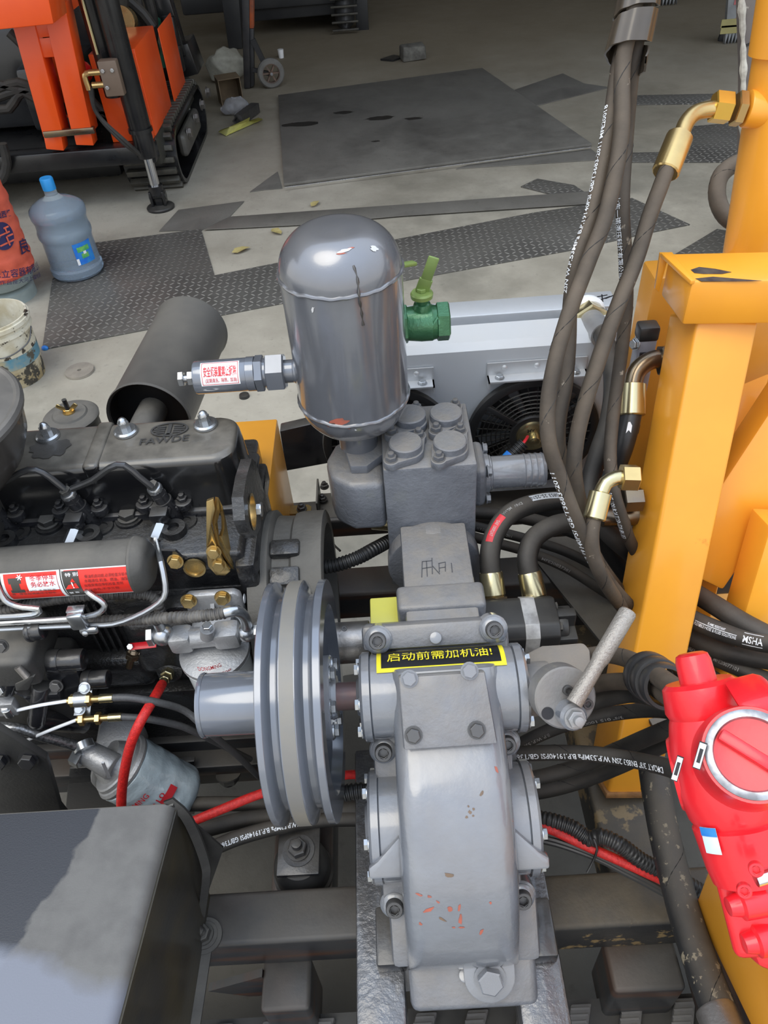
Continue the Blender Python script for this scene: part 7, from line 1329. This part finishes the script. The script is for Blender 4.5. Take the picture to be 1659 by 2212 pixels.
# ------------------------------------------------------------------ far machine, hand cart, rubbish
fy = at(750, 68, z=0).y; fm = thing('far_crawler', 'dark crawler machine in the shade at the top of the picture', 'machine', V((at(640, 40, y=fy).x, fy, 0))); FD_ = mat('far_dark', (.02, .021, .023), (.03, .03, .03), 4, .5); Q = lambda px, py, dy=0: at(px, py, y=fy+dy)
b = B(); b.slab([Q(545, -150), Q(800, -150), Q(770, 28), Q(545, 48)], 1.6, Y1, .02); part('body', b, FD_, fm); b = B(); b.span((Q(480, 0).x-.4, fy-.05, .25), (Q(765, 30).x, fy+.15, .45), .02); part('cross_member', b, FD_, fm)
b = B(); b.span((Q(726, 60).x, fy-.10, .02), (Q(768, 60).x, fy+1.6, .62), .12, 4); ft = part('track_belt', b, FD_, fm); tkm = MATS['shoe_steel']
for k in range(9): b = B(); b.box(V(((Q(726, 60).x+Q(768, 60).x)/2, fy-.11-.01*(k in (0, 8)), .04+.065*k)), (.26, .04, .018), None, .004); part('track_shoe', b, tkm, ft)
b = B(); b.slab([Q(764, -40), Q(792, -40), Q(797, 68), Q(770, 70)], .12, Y1, .01); part('support_leg', b, FD_, fm); b = B(); ly = at(500, 108, z=0).y; b.slab([at(*q, y=ly) for q in ((470, -60), (512, -60), (524, 106), (494, 108))], .15, Y1, .01); b2 = part('support_leg', b, FD_, fm)
ca = thing('hand_cart', 'dark upright hand cart with orange-edged rail and one grey spoked wheel', 'cart', at(540, 192, z=0)); cy = at(545, 192, z=0).y; Cq = lambda px, py, dy=0: at(px, py, y=cy+dy)
b = B(); b.slab([Cq(519, -60), Cq(538, -60), Cq(541, 192), Cq(527, 192)], .08, Y1, .01); part('upright_rail', b, mat('cart_black', (.022, .022, .024), (.04, .036, .034), 12, .5), ca); b = B(); b.slab([Cq(538, -60), Cq(548, -60), Cq(548, 62), Cq(539, 62)], .08, Y1, .006); part('orange_rail', b, mat('faded_orange', (.42, .09, .025), (.16, .06, .035), 9, .6), ca); b = B(); b.slab([Cq(539, 62), Cq(548, 62), Cq(549, 186), Cq(541, 190)], .07, Y1, .006); b.beam(Cq(546, 85), Cq(570, 135), .04, .03, (0, -1, 0)); b.beam(Cq(545, 150), Cq(585, 160), .03, .03, (0, -1, 0)); part('wheel_arm', b, FD_, ca)
wc = at(585, 158, y=cy-.02); wr = wc.z; wa = V((.25, -1, 0)).normalized(); b = B(); b.lathe(wc-wa*.025, wa, [(0, wr*.66), (0, wr*.9), (.012, wr), (.038, wr), (.05, wr*.9), (.05, wr*.66), (0, wr*.66)], 44); part('tyre', b, mat('tyre_grey', (.16, .155, .14), (.12, .115, .105), 12, .7), ca)
b = B(); _, wu, wv = basis(wa); b.cyl(wc-wa*.03, wc+wa*.035, wr*.14); b.ring(wc-wa*.02, wc+wa*.02, wr*.70, wr*.60)
for k in range(6): q = k*PI/3+.5; d_ = wu*math.cos(q)+wv*math.sin(q); b.beam(wc+d_*wr*.1, wc+d_*wr*.63, wr*.11, .02, wa)
part('wheel_hub', b, mat('hub_rust', (.16, .10, .07), (.1, .075, .06), 12, .6), ca); bolt(ca, wc+wa*.035, wa, .012, ZINC, 'cap')
cbx = thing('cardboard_box', 'open brown cardboard box beside the hand cart', 'box', at(500, 225, z=0)); bc_ = at(500, 222, z=0); CARD = mat('cardboard', (.16, .115, .065), (.12, .085, .05), 9, .75); ux, uy = V((.95, .3, 0)), V((-.3, .95, 0)); w, dp, h = .17, .16, .19
for (o, s, a) in ((uy*dp/2, (w, .006, h), 0), (ux*w/2, (.006, dp, h), 0), (-ux*w/2, (.006, dp, h), 0)): b = B(); b.box(bc_+o+Z1*h/2, s, (ux, uy, Z1)); part('box_wall', b, CARD, cbx)
b = B(); b.box(bc_+Z1*.004, (w, dp, .006), (ux, uy, Z1)); b2 = part('box_bottom', b, CARD, cbx); b = B(); b.box(bc_+Z1*h, (w+.01, dp+.01, .005), (ux, uy, Z1)); part('box_lid', b, CARD, cbx)
b = B(); p = at(490, 185, z=0); b.ball(p+V((0, .12, .13)), .17, 24, (1.0, .6, .78)); b.noise(.045, 11, 2); 
for q in b.bm.verts: q.co.z = max(q.co.z, .002)
solo('woven_sack', b, mat('sack', (.42, .41, .34), (.3, .29, .24), 12, .7, 0, .5, 40), 'pale crumpled woven sack behind the cardboard box', 'sack')
b = B(); p = at(512, 246, z=0); b.ball(p+V((0, 0, .055)), .085, 28, (1.2, .8, .72)); b.noise(.03, 17, 5)
for q in b.bm.verts: q.co.z = max(q.co.z, .002)
solo('plastic_bag', b, mat('clear_plastic', (.65, .66, .68), (.5, .5, .52), 20, .12, alpha_trans=.75, ior=1.2), 'crumpled clear plastic bag on top of the short steel tube', 'bag')
b = B(); p, q = at(512, 262, z=.04), at(552, 232, z=.04); d_ = (q-p).normalized(); b.beam(p+d_*.03, q, .065, .065); b.ring(p+d_*.0, p+d_*.03, .04, .028, 4); solo('steel_tube', b, STEELD, 'short square steel tube under the clear plastic bag', 'tube')
pp = [at(*q, z=zz) for q, zz in (((472, 285), .004), ((488, 294), .004), ((568, 258), .006), ((558, 255), .07), ((538, 262), .01), ((540, 254), .065), ((496, 275), .06), ((478, 281), .05))]; b = B(); b.raw(pp+[p+Z1*.003 for p in pp], [(0, 1, 4, 6), (1, 2, 4), (2, 3, 4), (4, 5, 6), (0, 6, 7), (8, 9, 12, 14), (9, 10, 12), (10, 11, 12), (12, 13, 14), (8, 14, 15)]); solo('yellow_paper', b, mat('paper_yellow', (.62, .60, .20), (.5, .48, .16), 10, .6), 'folded pale yellow paper on the floor by the tube', 'paper')
b = B(); p = at(893, 132, z=0); b.box(p+V((0, .05, .06)), (.21, .14, .11), (V((.98, .2, 0)), V((-.2, .98, 0)), Z1), .015); b.noise(.012, 14); 
for q in b.bm.verts: q.co.z = max(q.co.z, .001)
solo('broken_block', b, mat('block', (.15, .145, .125), (.08, .075, .065), 16, .8, 0, .6, 50), 'lone broken concrete block on the dark shed floor', 'block')
b = B(); p = at(845, 128, z=0); b.slab([at(822, 131, z=.002), at(850, 122, z=.002), at(870, 126, z=.002), at(850, 133, z=.002)], .015); solo('black_scrap', b, PLAST, 'flat black scrap left of the broken block', 'scrap')
b = B(); p = at(608, 125, z=0); b.lathe(p, Z1, [(0, 0), (0, .022), (.07, .028), (.07, 0)], 16); solo('paper_cup', b, WHITE, 'small white paper cup right of the cart wheel', 'cup')
# toothed grey plates and worn pillar at the upper right
def toothed(pix, nt_, label, text=False):
    fy_ = at(*pix[0], z=0.0).y; P_ = [at(*q, y=fy_) for q in pix]; bl_, br_, tr_, tl_ = P_; b = B(); poly = [tl_, tr_, br_]; 
    for k in range(nt_): t0 = 1-(k+.5)/nt_; t1 = 1-(k+1)/nt_; poly += [bl_.lerp(br_, t0)+Z1*.09, bl_.lerp(br_, t1)]
    t = thing('toothed_stand', label, 'stand', bl_.lerp(br_, .5)); b.slab(poly, .05, Y1); part('plate', b, mat('stand_grey', (.24, .25, .25), (.18, .185, .185), 8, .6), t)
    b = B(); b.ball(bl_.lerp(br_, .55)+V((0, .12, .02)), .10, 16, (1, .4, 1)); part('caster', b, FD_, t)
    if text:
        b = B(); text_flat(b, '78', bl_.lerp(tl_, .42)+(br_-bl_)*.25-Y1*.004, br_-bl_, Z1, .30, bold=.02); part('lettering', b, mat('faded_red', (.45, .12, .12), None, 5, .6), t); b = B()
        for k in range(2): b.box(bl_.lerp(tl_, .30-.09*k)+(br_-bl_)*.6-Y1*.004, (.26, .004, .06))
        part('yellow_stripe', b, mat('faded_yellow', (.34, .30, .12), None, 5, .6), t)
toothed([(1566, 96), (1602, 92), (1610, -60), (1578, -60)], 5, 'grey toothed stand with faded red numerals by the worn pillar', True)
toothed([(1424, 14), (1462, 10), (1466, -60), (1430, -60)], 5, 'small grey toothed stand at the top edge')
p0 = at(1601, 560, z=0); b = B(); b.slab([p0, at(1601, 340, y=p0.y), at(1604, 150, y=p0.y), at(1597, -60, y=p0.y), at(1850, -60, y=p0.y), at(1850, 560, y=p0.y)], .05, Y1); pil = thing('gate_pillar', 'brown rendered pillar with worn white edge behind the yellow cylinder', 'pillar', p0); part('face', b, mat('pillar_brown', (.17, .145, .13), (.12, .105, .1), 5, .7, 0, .4, 40, spots=(.42, .39, .34), sthr=.66, sscale=9), pil)
b = B(); e = [at(1600, 555, y=p0.y-.004), at(1602, 340, y=p0.y-.004), at(1606, 150, y=p0.y-.004), at(1600, -60, y=p0.y-.004)]; b.tube(e, lambda L, f: .012+.003*math.sin(L*31)+.002*math.sin(L*83), 8, .012); part('worn_edge', b, mat('worn_white', (.55, .52, .45), (.35, .32, .28), 30, .8, 0, .6, 60), pil)
for k, ln in enumerate((((1600, 105), (1720, 40)), ((1618, 175), (1720, 120)))): b = B(); b.beam(at(*ln[0], y=p0.y-.002), at(*ln[1], y=p0.y-.002), .008, .006, (0, -1, 0)); part('crack', b, INK, pil)
# ------------------------------------------------------------------ group names for repeats
GROUPS = {'hydraulic_hose': 'hydraulic hoses of the machine', 'tread_plate': 'chequered plates on the floor', 'steel_strip': 'flat steel offcuts on the floor', 'dry_leaf': 'scraps and leaves on the floor', 'corrugated_conduit': 'ribbed cable conduits', 'red_braided_hose': 'red braided hoses', 'throttle_cable': 'throttle cables', 'control_wire': 'white control wires', 'wire_clamp': 'small wire clamps', 'hose_elbow': 'hose elbows beside the column', 'toothed_stand': 'toothed stands at the top edge', 'jack_leg': 'jack legs of the orange rig', 'thin_cable': 'thin black cables', }
for o in bpy.data.objects:
    if o.parent is None and o.get('label'):
        g = GROUPS.get(o.name.split('.')[0])
        if g: o['group'] = g
